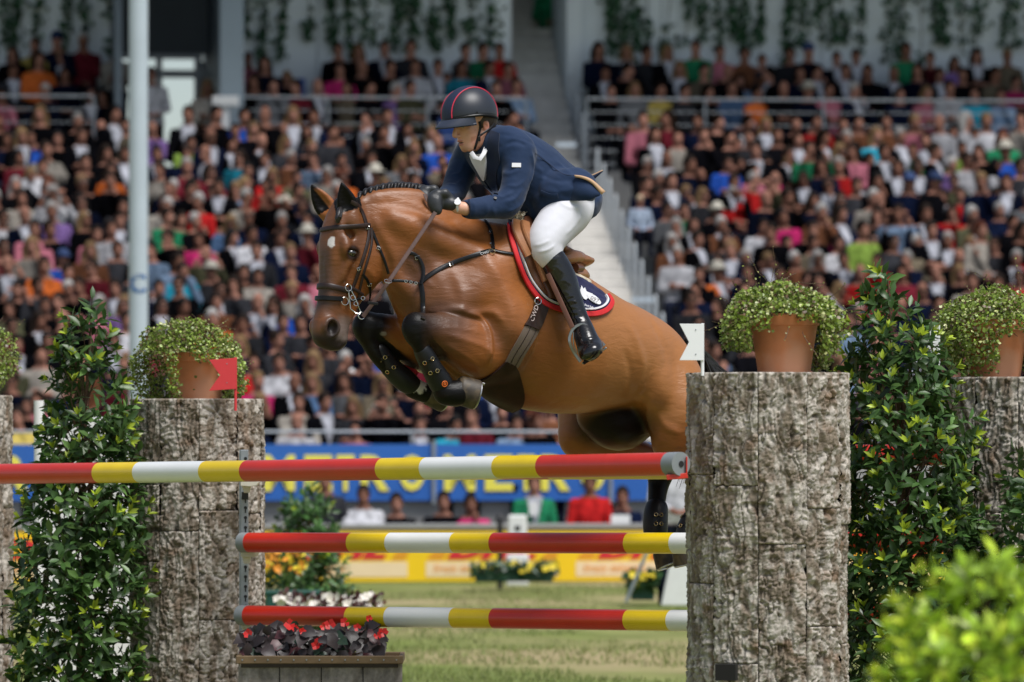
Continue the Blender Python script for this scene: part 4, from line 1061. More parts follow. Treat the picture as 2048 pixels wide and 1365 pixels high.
def pot_plant(px, Y, ybase, yrim, rrim, crown, n, label_pot, label_pl, seed, lean=0):
    rg = np.random.default_rng(seed); c = P(px, ybase, Y); H = (ybase - yrim) * Y / FPX
    t = thing("terracotta_pot", label_pot, "flower pot", tuple(c), "terracotta pots on the logs")
    q = MB(); rb = rrim * .74
    q.lathe(tuple(c), [(rb, 0), (rb * 1.1, H * .3), (rrim * .93, H * .76), (rrim * .95, H * .80), (rrim, H * .81), (rrim * 1.02, H), (rrim * .93, H), (rrim * .9, H * .85)], 48, cap=(True, False)); q.build("pot_body", M_terra, t, True)
    q = MB(); q.lathe(tuple(c), [(rrim * .9, H * .86), (rrim * .5, H * .9), (.01, H * .92)], 24); q.build("soil", M_core, t)
    x0, x1, y0, y1 = crown
    pc = P((x0 + x1) / 2, (y0 + y1) / 2, Y)
    rx = (x1 - x0) / 2 * Y / FPX; rz = (y1 - y0) / 2 * Y / FPX; ry = rx * .95
    pl = thing("trailing_plant", label_pl, "plant", tuple(c + Vector((0, 0, H))), "trailing plants in terracotta pots")
    v = unit(rg.normal(size=(n * 2, 3))); rad = .62 + .38 * rg.random(n * 2) ** .5
    lump = .80 + .42 * fbm(v[:, 0] * 2.2 + 9, v[:, 1] * 2.2, v[:, 2] * 2.2, 3, seed)
    p = v * (rad * lump)[:, None] * np.array([rx, ry, rz]) + np.array(pc)
    low = p[:, 2] < c[2] + H                       # below the rim the growth hangs outside the pot
    dist = np.hypot(p[:, 0] - c[0], p[:, 1] - c[1])
    hang = fbm(np.arctan2(v[:, 1], v[:, 0]) * 1.4 + seed, 0 * rad, 0 * rad, 3, seed + 2)
    ok = ~low | ((dist > rrim * .98) & (hang > .30)) 
    dl_ = (c[2] + H * .98 - p[:, 2]) / H + .35 * (fbm(p[:, 0] * 18, p[:, 2] * 12, 0 * rad, 2, seed + 6) - .5)
    ok &= ~((p[:, 1] < c[1] + .02) & (p[:, 0] - c[0] > -rrim * (.95 if lean == 6 else .0)) & (p[:, 0] - c[0] < rrim * (1.0 if lean == 6 else .8)) & (dl_ > .20))
    if lean == 6: ok &= ~((p[:, 0] < c[0]) & (p[:, 2] < c[2] + H * .38))
    ok &= p[:, 2] > c[2] - .002
    p, v = p[ok][:n], v[ok][:n]; n = len(p)
    d = unit(v * .8 + rg.normal(size=(n, 3)) * .8 + [0, 0, .1]); nr = unit(v + rg.normal(size=(n, 3)) * .5 + [0, -.2, .6])
    ln = .010 + .010 * rg.random(n); tt_ = rg.random(n)
    base = np.array([.20, .28, .04]) * (.55 + .9 * rg.random((n, 1)))
    col = np.where(tt_[:, None] < .14, np.array([.50, .52, .22]), base); col = np.where(tt_[:, None] > .88, np.array([.14, .085, .04]), col)
    o = leaves_mesh("small_leaves", p, d, nr, ln, ln * .95, col, pl, .1, .15); tag(o, kind='stuff')
    # wiry shoots
    q = MB(); lp, ld = [], []
    for k in range(80):
        v0 = unit(rg.normal(size=3)); 
        if v0[2] < -.1: continue
        s0 = np.array(pc) + v0 * np.array([rx, ry, rz]) * .75; L = .05 + .07 * rg.random() * (1 + .6 * (v0[2] > .5)); dr = unit(v0 + rg.normal(size=3) * .5 + [0, 0, .5]); pts = [s0]
        for j in range(6): dr = unit(dr + rg.normal(size=3) * .25 - [0, 0, .06]); pts.append(pts[-1] + dr * L / 4); lp.append(pts[-1]); ld.append(unit(rg.normal(size=3)))
        q.tube(pts, .0017, 4, False)
    o = q.build("wiry_stems", M_stem, pl, True); tag(o, kind='stuff')
    lp, ld = np.array(lp), np.array(ld); m = len(lp)
    cc = np.where(rg.random((m, 1)) < .4, np.array([.38, .40, .12]), np.array([.22, .25, .05]))
    o = leaves_mesh("shoot_leaves", lp, ld, unit(rg.normal(size=(m, 3)) + [0, -1, 1]), .006 + .006 * rg.random(m), .006 + .005 * rg.random(m), cc, pl, .1, .1); tag(o, kind='stuff')
pot_plant(1568, 25.0, 746, 629, .155, (1438, 1690, 566, 760), 9000, "warm terracotta pot on the near right log, mostly bare in front", "light green trailing plant spilling over the pot on the near right log", 21, lean=6)
pot_plant(392, 30.0, 799, 706, .17, (258, 492, 645, 830), 9000, "terracotta pot beside the red flag, nearly covered by leaves", "light green trailing plant behind the red flag on the left log", 22, lean=9)
pot_plant(1990, 26.6, 756, 640, .16, (1868, 2110, 572, 770), 9000, "terracotta pot on the farthest right log almost hidden by foliage", "trailing plant on the farthest right log cut by the edge", 23, lean=9)
pot_plant(-90, 31.5, 792, 690, .16, (-200, 32, 640, 800), 5000, "terracotta pot on the log cut off by the left edge", "trailing plant at the left edge above the bark log", 24, lean=9)

# ------------------------------------------------------------------ laurels
_t = np.array([[0, 0, 0]])
def leaf_proto(nm, ln, wd, fold, curl):
    o = leaves_mesh(nm, np.array([[0., 0, 0]]), np.array([[0., 1, 0]]), np.array([[0., 0, 1]]), np.array([ln]), np.array([wd]), np.array([[1., 1, 1]]), None, fold, curl, M_leafo)
    me = o.data; bpy.data.objects.remove(o); return me
LEAFS = [leaf_proto("leaf", 1, .36, .3, .18), leaf_proto("leaf", 1, .42, .15, .05)]
def laurel(name, base, axis_top, prof, nshoot, label, seed, trunk_r, leaf_len, lime=.3, dark=(.046, .100, .024), single=300, cat="shrub", limec=(.33, .42, .03), zmin=-9, group=None):
    """prof: list of (height fraction, radius); base/top world points"""
    rg = np.random.default_rng(seed); base = Vector(base); top = Vector(axis_top)
    t = thing(name, label, cat, tuple(base), group)
    hs, rs_ = [p[0] for p in prof], [p[1] for p in prof]
    q = MB(); m = 8
    pts = [base + (top - base) * (k / m) + Vector((rg.normal() * .02, rg.normal() * .02, 0)) for k in range(m + 1)]
    q.tube(pts, [trunk_r * (1 - .85 * k / m) for k in range(m + 1)], 9); q.build("trunk", M_stem, t, True)
    n = nshoot
    hf = rg.random(n * 3) ** .9; R_ = np.interp(hf, hs, rs_); keep = rg.random(n * 3) < (R_ / max(rs_)) ** 1.3 + .04; hf = hf[keep][:n]; R_ = R_[keep][:n]; n = len(hf)
    a = rg.random(n) * 2 * math.pi; rr_ = (.30 + .70 * rg.random(n) ** .45)
    lump = .78 + .5 * fbm(np.cos(a) * 1.6 + 5, np.sin(a) * 1.6, hf * 7, 3, seed)
    Hh = (top - base); B = np.array(base); T_ = np.array(Hh)
    rad = R_ * rr_ * lump
    p = B + hf[:, None] * T_ + np.stack([rad * np.cos(a), rad * np.sin(a), 0 * a], -1)
    out = np.stack([np.cos(a), np.sin(a), 0 * a], -1)
    sd = unit(out * .75 + np.array([0, 0, .75]) + rg.normal(size=(n, 3)) * .35)
    # branches
    q = MB()
    for k in range(0, n, 6):
        c0 = B + T_ * max(0.02, hf[k] - .10); q.tube([c0, (c0 + p[k]) / 2 + np.array([0, 0, -.01]), p[k], p[k] + sd[k] * leaf_len * 1.1], [trunk_r * .22, trunk_r * .16, .003, .0015], 4, False)
    o = q.build("branches", M_stem, t, True); tag(o, kind='stuff')
    L, D, N, LN, WD, C = [], [], [], [], [], []
    edge = rr_ > .72
    for k in range(n):
        ax = sd[k]; s1 = unit(np.cross(ax, [0.3, .2, 1])); s2 = np.cross(ax, s1)
        m = 6; ph = rg.random() * 6.28; shade = .6 + .8 * rg.random()
        for j in range(m):
            an = ph + j * 2.4; o_ = s1 * math.cos(an) + s2 * math.sin(an); f = j / m
            d = unit(o_ * (1.0 - .35 * f) + ax * (.35 + .5 * f)); L.append(p[k] + ax * leaf_len * 1.0 * f); D.append(d)
            N.append(unit(ax * 1.0 - o_ * .4 + rg.normal(size=3) * .3 + [0, 0, .3])); ll = leaf_len * (.75 + .5 * rg.random()) * (1 - .25 * f); LN.append(ll); WD.append(ll)
            cc = np.array(dark) * shade * (.8 + .5 * rg.random()); 
            if rg.random() < .25: cc = cc * np.array([2.0, 1.7, 1.8])
            C.append(cc)
        if edge[k] and rg.random() < lime * (1.2 if hf[k] > .5 else .75):
            for j in range(5):
                an = ph + 1 + j * 1.9; o_ = s1 * math.cos(an) + s2 * math.sin(an)
                d = unit(o_ * .55 + ax); L.append(p[k] + ax * leaf_len * 1.02); D.append(d); N.append(unit(ax - o_ * .8)); ll = leaf_len * (.42 + .25 * rg.random()); LN.append(ll); WD.append(ll * .9)
                C.append(np.array(limec) * (.7 + .5 * rg.random()))
    L, D, N, LN, WD, C = map(np.array, (L, D, N, LN, WD, C))
    # the leaves that show largest are single parts, the others one mesh
    score = L[:, 1] - LN * 4 + rg.random(len(L)) * .05; px = np.array([PX(v) for v in L]); vis = (px[:, 0] > -10) & (px[:, 0] < 2060) & (px[:, 1] < 1375)
    score = np.where(vis, score, 99); order = np.argsort(score); s_i = order[:single]; r_i = order[single:]
    o = leaves_mesh("foliage", L[r_i], D[r_i], N[r_i], LN[r_i], WD[r_i] * .36, C[r_i], t, .3, .18); tag(o, kind='stuff')
    for i in s_i:
        d = Vector(D[i]); s_ = d.cross(Vector(N[i])).normalized(); u_ = s_.cross(d)
        o = bpy.data.objects.new("leaf", LEAFS[int(rg.random() < .3)]); COL.objects.link(o); o.parent = t; ll = LN[i]
        loc = Vector(L[i]) - base
        o.matrix_local = Matrix(((s_[0] * ll, d[0] * ll, u_[0] * ll, loc[0]), (s_[1] * ll, d[1] * ll, u_[1] * ll, loc[1]), (s_[2] * ll, d[2] * ll, u_[2] * ll, loc[2]), (0, 0, 0, 1)))
        o.color = (*C[i], 1)
    return t
b_ = P(150, 0, 29.6); b_[2] = 0
laurel("laurel_shrub", b_, P(180, 610, 29.6), [(0, .24), (.15, .30), (.35, .33), (.55, .26), (.75, .18), (.92, .075), (1, .02)], 640, "tall cone shaped laurel with lime tips at the left", 31, .03, .098, .40)
b_ = P(1850, 0, 26.0); b_[2] = 0
laurel("laurel_shrub", b_, P(1778, 560, 26.0), [(0, .25), (.12, .34), (.3, .36), (.5, .31), (.72, .27), (.9, .13), (1, .03)], 1000, "tall glossy laurel with lime tips right of the near log", 32, .03, .088, .52)
b_ = P(2075, 0, 25.8); b_[2] = 0
laurel("laurel_shrub", b_, P(2075, 890, 25.8), [(0, .15), (.3, .25), (.6, .24), (.85, .14), (1, .02)], 320, "dark laurel cut off by the right edge beside the farthest log", 33, .02, .09, .2)
b_ = P(1985, 0, 15.0); b_[2] = .2
laurel("leafy_bush", b_, P(1975, 1150, 15.0), [(0, .25), (.3, .31), (.6, .31), (.85, .22), (1, .08)], 560, "out of focus bright green bush nearest the camera at the lower right", 34, .015, .07, .9, dark=(.26, .40, .03), limec=(.60, .70, .06))
# blurred shrub with orange flowers beyond the poles
b_ = P(612, 0, 44); b_[2] = 0
laurel("flowering_shrub", b_, P(612, 985, 44), [(0, .22), (.3, .30), (.6, .26), (.9, .12), (1, .04)], 420, "blurred round topped green shrub with orange flowers beyond the left poles", 35, .02, .09, .1, dark=(.05, .12, .03), single=0)
def flowers(name, x0, x1, y0, y1, Y, dy, n, size, cols, label, seed, leaves=0, leafc=(.02, .06, .015), lsize=.05):
    rg = np.random.default_rng(seed); a = P(x0, y1, Y); b = P(x1, y0, Y)
    t = thing(name, label, "plant", ((a[0] + b[0]) / 2, Y, a[2]))
    if leaves:
        p = np.stack([a[0] + (b[0] - a[0]) * rg.random(leaves), Y + (rg.random(leaves) - .5) * dy, a[2] + (b[2] - a[2]) * rg.random(leaves) ** .8 * .95], -1)
        c = np.array(leafc) * (.5 + rg.random((leaves, 1)))
        d = unit(rg.normal(size=(leaves, 3)) + [0, -.3, .2]); o = leaves_mesh("foliage", p, d, unit(rg.normal(size=(leaves, 3)) * .5 + [0, -1, .8]), lsize * (.7 + .6 * rg.random(leaves)), lsize * (.5 + .3 * rg.random(leaves)), c, t, .2, .3); tag(o, kind='stuff')
    for k in range(n):
        c = Vector((a[0] + (b[0] - a[0]) * rg.random(), Y + (rg.random() - .7) * dy, a[2] + (b[2] - a[2]) * (.25 + .75 * rg.random())))
        m = 5; q = MB(); nr = Vector(unit(rg.normal(size=3) * .6 + [0, -1, .5])); s1 = nr.orthogonal().normalized(); s2 = nr.cross(s1); sz = size * rg.uniform(.7, 1.2)
        for j in range(m):
            an = j * 2 * math.pi / m; d1 = s1 * math.cos(an) + s2 * math.sin(an); d2 = s1 * math.cos(an + .6) + s2 * math.sin(an + .6); d0 = s1 * math.cos(an - .6) + s2 * math.sin(an - .6)
            q.add([c, c + d0 * sz * .7 + nr * sz * .15, c + d1 * sz + nr * sz * .3, c + d2 * sz * .7 + nr * sz * .15], [[0, 1, 2, 3]])
        q.build("flower", cols[int(rg.random() * len(cols))], t, True)
    return t
M_fl_o = mat("orange petals", (.75, .30, .02), .6, var=(9, .2)); M_fl_r = mat("red petals", (.62, .012, .01), .5, var=(9, .2)); M_fl_w = mat("cream petals", (.72, .66, .58), .6, var=(9, .1)); M_fl_y = mat("yellow petals", (.75, .58, .03), .6, var=(9, .15))
flowers("marigold_planting", 528, 610, 1085, 1168, 43.4, .4, 70, .035, [M_fl_o, M_fl_y], "patch of orange yellow flowers at the foot of the blurred shrub", 41, 200, (.04, .09, .02))
flowers("white_begonias", 555, 765, 1188, 1222, 39, .4, 60, .035, [M_fl_w], "row of blurred white flowers above the lowest pole", 42, 250, (.06, .02, .015))
def tub(x0, x1, y0, y1, Y, dy, mat_, label, name="planter_box"):
    a, b = P(x0, y0, Y), P(x1, y1, Y); t = thing(name, label, "planter", ((a[0] + b[0]) / 2, Y, b[2]))
    w = b[0] - a[0]; q = MB(); q.box(((a[0] + b[0]) / 2, Y, (a[2] + b[2]) / 2), (w, dy, a[2] - b[2])); q.build("box", mat_, t, bevel=.01)
    q = MB(); q.box(((a[0] + b[0]) / 2, Y, a[2] + .005), (w + .02, dy + .02, .02)); q.build("rim", mat_, t, bevel=.004)
    return t
M_dgreen = mat("dark green plastic", (.012, .07, .05), .5, var=(6, .1))
tub(535, 640, 1186, 1225, 41.5, .5, M_dgreen, "dark green planter under the blurred flowering shrub")
tub(950, 1106, 1146, 1163, 60.3, .3, M_dgreen, "long dark green box of yellow flowers by the yellow board", )
flowers("yellow_flowers", 944, 1112, 1128, 1152, 60.2, .3, 26, .05, [M_fl_y], "low dark foliage with yellow flowers in the long green box", 43, 420, (.02, .06, .02), .07)
tub(1262, 1308, 1172, 1200, 55, .3, M_dgreen, "small dark green planter left of the standing legs")
flowers("yellow_flowers", 1254, 1316, 1144, 1182, 54.9, .3, 12, .05, [M_fl_y], "small clump of yellow flowers left of the standing legs", 44, 240, (.03, .08, .02), .07)
# planter with begonias in front of the left log
t = thing("bark_planter", "long bark sided planter with a brown wooden rim full of dark begonias", "planter", (P(638, 0, 28.6)[0], 28.6, 0))
M_rim = mat("brown board", (.17, .11, .055), .6, var=(8, .2), bump=(40, .2, .003))
a, b = P(472, 1328, 28.45), P(806, 1312, 28.45); w = b[0] - a[0]
q = MB(); 
for yy in (28.45, 28.95): q.box(((a[0] + b[0]) / 2, yy, (a[2] + b[2]) / 2), (w, .022, b[2] - a[2]))
for xx in (a[0] + .011, b[0] - .011): q.box((xx, 28.7, (a[2] + b[2]) / 2), (.022, .478, b[2] - a[2]))
q.build("rim", M_rim, t, bevel=.004)
for k in range(13):
    q = MB(); c = Vector((a[0] + w * (k + .5) / 13, 28.4375, (a[2] + b[2]) / 2)); q.tube([c, c + Vector((0, -.002, 0))], .004, 8); q.build("nail_head", M_galv, t)
q = MB(); q.box(((a[0] + b[0]) / 2, 28.72, a[2] / 2), (w - .08, .42, a[2])); q.build("inner_box", M_core, t)
q = MB(); q.box(((a[0] + b[0]) / 2, 28.7, a[2] - .01), (w - .05, .45, .02)); q.build("soil", M_core, t)
def flat_cork(parent, x0, x1, y, z0, z1, res, seed):
    nx, nz = int((x1 - x0) / res), int((z1 - z0) / res); X, Z = np.meshgrid(np.linspace(x0, x1, nx), np.linspace(z0, z1, nz), indexing='ij')
    n = vnoise(X * 26 + seed, Z * 5, 0 * X, seed); h = .014 * fbm(X * 14, Z * 4, 0 * X, 3, seed) + .01 * np.abs(2 * n - 1) + .008 * fbm(X * 60, Z * 25, 0 * X, 3, seed + 2)
    e = np.minimum(X - x0, x1 - X); h -= .006 * (1 - smooth01(e / .004))
    tt_ = fbm(X * 40, Z * 12, 0 * X, 3, seed + 5)[..., None]; c = np.array([.15, .13, .12]) * (1 - tt_) + np.array([.42, .38, .35]) * tt_
    idx = np.arange(nx * nz).reshape(nx, nz); F = np.stack([idx[:-1, :-1], idx[1:, :-1], idx[1:, 1:], idx[:-1, 1:]], -1).reshape(-1, 4)
    np_mesh("bark_panel", np.stack([X, y - h, Z], -1).reshape(-1, 3), F, M_cork, parent, True, c.reshape(-1, 3))
for k in range(4): flat_cork(t, a[0] + w * k / 4 + .01, a[0] + w * (k + 1) / 4 - .004 + .01 * (k < 3), 28.50, 0.0, a[2] - .002, .006, 50 + k)
rg = np.random.default_rng(61)
pl = thing("begonias", "dark leaved red flowering begonias in the bark sided planter", "plant", (P(630, 0, 28.7)[0], 28.7, a[2]))
n = 230; p = np.stack([a[0] + .05 + (w - .19) * rg.random(n), 28.50 + .4 * rg.random(n), a[2] + .02 + .15 * rg.random(n) ** .8], -1)
d = unit(np.stack([rg.normal(size=n), -1 * rg.random(n) - .2, rg.normal(size=n) * .6 - .2], -1)); nr = unit(np.stack([rg.normal(size=n) * .4, -np.ones(n), .6 + 0 * d[:, 0]], -1))
col = np.array([.030, .022, .022]) * (.5 + 1.2 * rg.random((n, 1))) + np.array([.05, .0, .005]) * (rg.random((n, 1)) > .8)
col = np.where(rg.random((n, 1)) < .1, np.array([.03, .06, .035]), col)
M_beg = leafmat("begonia leaf", (0, 0, 0), .3, .4, .1)
for i in range(0, 90):
    o = leaves_mesh("leaf", p[i:i + 1], d[i:i + 1], nr[i:i + 1], np.array([.07 + .03 * rg.random()]), np.array([.075]), col[i:i + 1], pl, .3, .45, M_beg)
o = leaves_mesh("foliage", p[90:], d[90:], nr[90:], .05 + .03 * rg.random(n - 90), .055 + 0 * d[90:, 0], col[90:], pl, .3, .4, M_beg); tag(o, kind='stuff')
for px, py in ((737, 1238), (766, 1266), (604, 1264), (660, 1250), (690, 1246), (632, 1292), (497, 1268), (590, 1258), (580, 1250), (755, 1272), (648, 1254), (715, 1256), (640, 1283)):
    c = P(px, py, 28.48 + .05 * rg.random()); q = MB(); m = 4; sz = .02 + .012 * rg.random(); nr_ = Vector((rg.normal() * .4, -1, .3)).normalized(); s1 = nr_.orthogonal().normalized(); s2 = nr_.cross(s1)
    for j in range(m):
        an = j * math.pi / 2 + rg.random(); dd = [s1 * math.cos(an + e) + s2 * math.sin(an + e) for e in (-.7, 0, .7)]
        q.add([c, c + dd[0] * sz * .8 + nr_ * .004, c + dd[1] * sz + nr_ * .01, c + dd[2] * sz * .8 + nr_ * .004], [[0, 1, 2, 3]])
    q.build("flower", M_fl_r, pl, True)

# white wing behind the left laurel, other arena things
t = thing("white_wing_panel", "white jump wing panel showing through the left laurel", "jump wing", (P(215, 0, 34)[0], 34, 0))
a, b = P(78, 835, 34), P(268, 1300, 34)
q = MB(); q.box(((a[0] + b[0]) / 2, 34, a[2] / 2), (b[0] - a[0], .03, a[2])); q.build("panel", M_white, t, bevel=.01)
q = MB(); q.tube([(a[0], 34, 0), (a[0], 34, a[2] + .1)], .03, 12); q.tube([(b[0], 34, 0), (b[0], 34, a[2] + .1)], .03, 12); q.build("posts", M_white, t, True)
t = thing("timing_box", "small white timing box on a stand in front of the barrier", "box", (P(1035, 0, 61)[0], 61, 0))
q = MB(); a = P(1035, 1062, 61); q.box(a + Vector((0, 0, .05)), (.20, .2, .24)); q.build("housing", M_white, t, bevel=.02)
q = MB(); q.box(a + Vector((0, -.102, .03)), (.06, .01, .05)); q.build("lens_window", M_black, t)
q = MB(); q.box((a[0], 61, .22), (.24, .2, .34)); q.build("stand", M_white, t, bevel=.02)
q = MB(); q.tube([(P(1000, 0, 61.5)[0], 61.5, 0), (P(1000, 0, 61.5)[0], 61.5, .72)], .03, 10); q.lathe((P(1000, 0, 61.5)[0], 61.5, .72), [(.05, 0), (.045, .06), (.02, .09)], 12); tag(q.build("black_bollard", M_black, None, True), "small black bollard left of the white timing box", "bollard")
t = thing("white_side_panel", "white leaning panel beside the standing legs at the right log", "panel", (P(1368, 0, 53.5)[0], 53.5, 0))
q = MB(); p = lambda x, y: P(x, y, 53.5); q.prism([p(1322, 1212), p(1400, 1212), p(1400, 1100), p(1345, 1100)], (0, .05, 0)); q.build("sheet", M_white, t, bevel=.01)
q = MB(); q.tube([P(1252, 1205, 53), P(1300, 1090, 53)], .018, 8); tag(q.build("leaning_stick", M_galv, None, True), "thin grey stick leaning beside the small yellow flowers", "stick")
standing(1350, 900, 55, 0, 'w', 'b', 0, "person in dark trousers standing in the arena, only lower legs showing below the hoof")
# ivy strands on the back wall
M_ivy = leafmat("ivy leaf", (0, 0, 0), .35, .5, .15)
rg = np.random.default_rng(77)
xs = [12, 40, 78, 110, 150, 215, 465, 505, 535, 570, 608, 645, 700, 735, 755, 800, 815, 855, 875, 910, 950, 985, 1000] + list(range(1205, 2070, 33))
for k, px in enumerate(xs):
    px = px + rg.normal() * 6; Y, u = hit_v(px, 20.38); yb_ = rg.uniform(75, 125); z0 = CAM_H + (HZ - yb_) * Y / FPX; z1 = 9.2
    L = z1 - z0; n = int(L * 110 * rg.uniform(.4, 1.2)); zz = z0 + L * rg.random(n); wd = .03 + .06 * fbm(zz * 1.5, 0 * zz + k * 9, 0 * zz, 3, 8)
    gate = fbm(zz * 2.2, 0 * zz + k * 5, 0 * zz, 2, 15) > .22 + .2 * rg.random(n); zz = zz[gate]; wd = wd[gate]; n = len(zz)
    uu = u + rg.normal(size=n) * wd * .8 + .08 * np.sin(zz * 1.3 + k); vv = 20.38 - .02 - .08 * rg.random(n)
    p = np.stack([uu * CU - vv * SU, Y0 + uu * SU + vv * CU, zz], -1)
    d = unit(rg.normal(size=(n, 3)) * .7 + [0, -.3, -.7]); c = np.array([.016, .07, .025]) * (.4 + 1.2 * rg.random((n, 1)))
    d[:, 2] -= .2
    zs_ = np.linspace(z0, z1, 40); us_ = u + .08 * np.sin(zs_ * 1.3 + k); sp_ = np.stack([us_ * CU - 20.36 * SU, Y0 + us_ * SU + 20.36 * CU, zs_], -1)
    p = np.vstack([p, sp_]); d = np.vstack([d, np.tile([0, 0, 1.0], (40, 1))]); c = np.vstack([c, np.tile([[.05, .04, .02]], (40, 1))]); n = len(p)
    o = leaves_mesh("ivy_strand", p, d, unit(rg.normal(size=(n, 3)) * .4 + [0, -1, .3]), np.where(np.arange(n) >= n - 40, .07, .06 + .04 * rg.random(n)), np.where(np.arange(n) >= n - 40, .02, .055 + .03 * rg.random(n)), c, None, .2, .2, M_ivy)
    side = "beside the passage" if px < 250 else "left of the stairs" if px < 1030 else "right of the stairs"
    kk = k if px < 250 else k - 6 if px < 1030 else k - 23
    tag(o, "hanging ivy strand, %s from the left %s" % (ords[min(kk, 26)], side), "ivy", "ivy strands hanging on the back wall")

# ------------------------------------------------------------------ the horse
LB = Vector((.64, -.77, 0)).normalized()          # the horse's left (towards the camera), body
FB = Vector((-.77, -.64, 0))
SC = 1 / 422.0
def near(p, k): return Vector(p) + LB * (k * SC)
HF = Field((-1.05, 26.05, .72), (1.22, 28.75, 2.95), .0062)
hf = HF
# trunk: (top, bottom, half width)
trunk = [(P(858, 520, 26.80), P(822, 655, 26.78), 50 * SC), (P(900, 478, 26.90), P(868, 728, 26.86), 82 * SC), (P(950, 450, 27.0), P(930, 775, 26.98), 100 * SC), (P(1010, 448, 27.1), P(1000, 804, 27.1), 110 * SC),
         (P(1080, 500, 27.24), P(1070, 826, 27.24), 122 * SC), (P(1150, 550, 27.38), P(1150, 830, 27.40), 126 * SC), (P(1220, 594, 27.53), P(1220, 818, 27.56), 120 * SC), (P(1278, 622, 27.68), P(1274, 806, 27.70), 104 * SC),
         (P(1310, 672, 27.83), P(1298, 812, 27.84), 94 * SC), (P(1334, 724, 27.95), P(1330, 830, 27.96), 72 * SC), (P(1356, 770, 28.02), P(1350, 835, 28.02), 40 * SC)]
hf.loft(trunk, LB, k=.03, k0=.03, sub=5)
neck = [(P(704, 405, 26.74), P(748, 500, 26.76), 27 * SC), (P(745, 386, 26.76), P(775, 548, 26.78), 31 * SC), (P(800, 378, 26.80), P(787, 592, 26.78), 38 * SC), (P(860, 388, 26.86), P(796, 622, 26.80), 48 * SC),
        (P(920, 420, 26.94), P(812, 655, 26.84), 64 * SC), (P(985, 447, 27.04), P(840, 690, 26.9), 84 * SC), (P(1030, 462, 27.12), P(900, 700, 27.0), 96 * SC)]
hf.loft(neck, LB, k=.03, k0=.03, sub=5)
hf.a += .015          # the soft unions swell a little
# neck muscles and crest
hf.chain([near(P(770, 440, 26.78), 26), near(P(830, 470, 26.84), 36), near(P(900, 510, 26.92), 52), near(P(950, 550, 27.0), 66)], [.040, .055, .06, .05], k=.04, k0=.05)
hf.chain([P(730, 400, 26.76), P(800, 394, 26.80), P(860, 404, 26.86), P(930, 440, 26.95)], [.03, .033, .038, .042], k=.03, k0=.03)
hf.chain([near(P(782, 560, 26.78), 22), near(P(815, 600, 26.82), 34), near(P(850, 640, 26.88), 52)], [.032, .04, .05], k=.03, k0=.03)
# shoulder, upper arm and triceps of both sides
for sd in (1, -1):
    k_ = sd
    C_ = lambda px, py, Y, off: near(P(px, py, Y), off * k_) if k_ > 0 else near(P(px, py, Y), off * k_)
    hf.chain([C_(1000, 500, 27.08, 52), C_(930, 560, 26.99, 68), C_(868, 622, 26.90, 60)], [.085, .105, .095], k=.05, k0=.06)
    hf.chain([C_(945, 600, 27.0, 74), C_(965, 660, 27.02, 76), C_(958, 715, 27.02, 66)], [.115, .125, .10], k=.04, k0=.05)
    hf.chain([C_(868, 622, 26.90, 60), C_(915, 690, 26.98, 62), C_(935, 725, 27.0, 60)], [.09, .095, .08], k=.04, k0=.04)
# chest floor between the forelegs
hf.ell(P(850, 680, 27.0), (.11, .14, .10), k=.05)
# near foreleg
nf = [P(960, 705, 26.84), P(915, 686, 26.74), P(870, 664, 26.66), P(838, 652, 26.61)]
hf.chain(nf, [.128, .104, .076, .058], k=.008, k0=.03)
hf.chain([P(955, 672, 26.78), P(905, 654, 26.70), P(858, 645, 26.64)], [.072, .056, .044], k=.015, k0=.015)      # extensor bulge
hf.ell(P(830, 655, 26.60), (.066, .060, .074), k=.02); hf.ell(P(833, 675, 26.60), (.050, .048, .050), k=.02)
hf.chain([P(836, 684, 26.60), P(846, 708, 26.62), P(862, 738, 26.65), P(880, 768, 26.69)], [.036, .033, .034, .042], k=.008, k0=.012)
hf.chain([P(856, 700, 26.65), P(876, 733, 26.68), P(889, 764, 26.71)], [.020, .018, .024], k=.012, k0=.02)   # tendons
hf.ell(P(889, 785, 26.70), (.056, .050, .056), k=.02)
hf.chain([P(893, 786, 26.70), P(908, 789, 26.71), P(922, 786, 26.72)], [.054, .052, .056], k=.015, k0=.02)
# far foreleg
ff = [P(885, 700, 27.12), P(835, 690, 27.03), P(780, 665, 26.93), P(742, 652, 26.88)]
hf.chain(ff, [.13, .108, .078, .058], k=.02, k0=.05)
hf.ell(P(731, 653, 26.87), (.064, .058, .070), k=.02); hf.ell(P(734, 672, 26.87), (.050, .048, .050), k=.02)
hf.chain([P(737, 682, 26.87), P(752, 708, 26.88), P(775, 735, 26.91), P(805, 762, 26.95)], [.040, .036, .035, .040], k=.008, k0=.012)
hf.chain([P(765, 702, 26.92), P(795, 735, 26.95), P(818, 760, 26.98)], [.022, .020, .024], k=.02, k0=.02)
hf.ell(P(826, 776, 26.98), (.050, .048, .050), k=.02)
hf.chain([P(828, 777, 26.98), P(846, 786, 27.0), P(860, 788, 27.01)], [.046, .042, .046], k=.015, k0=.02)
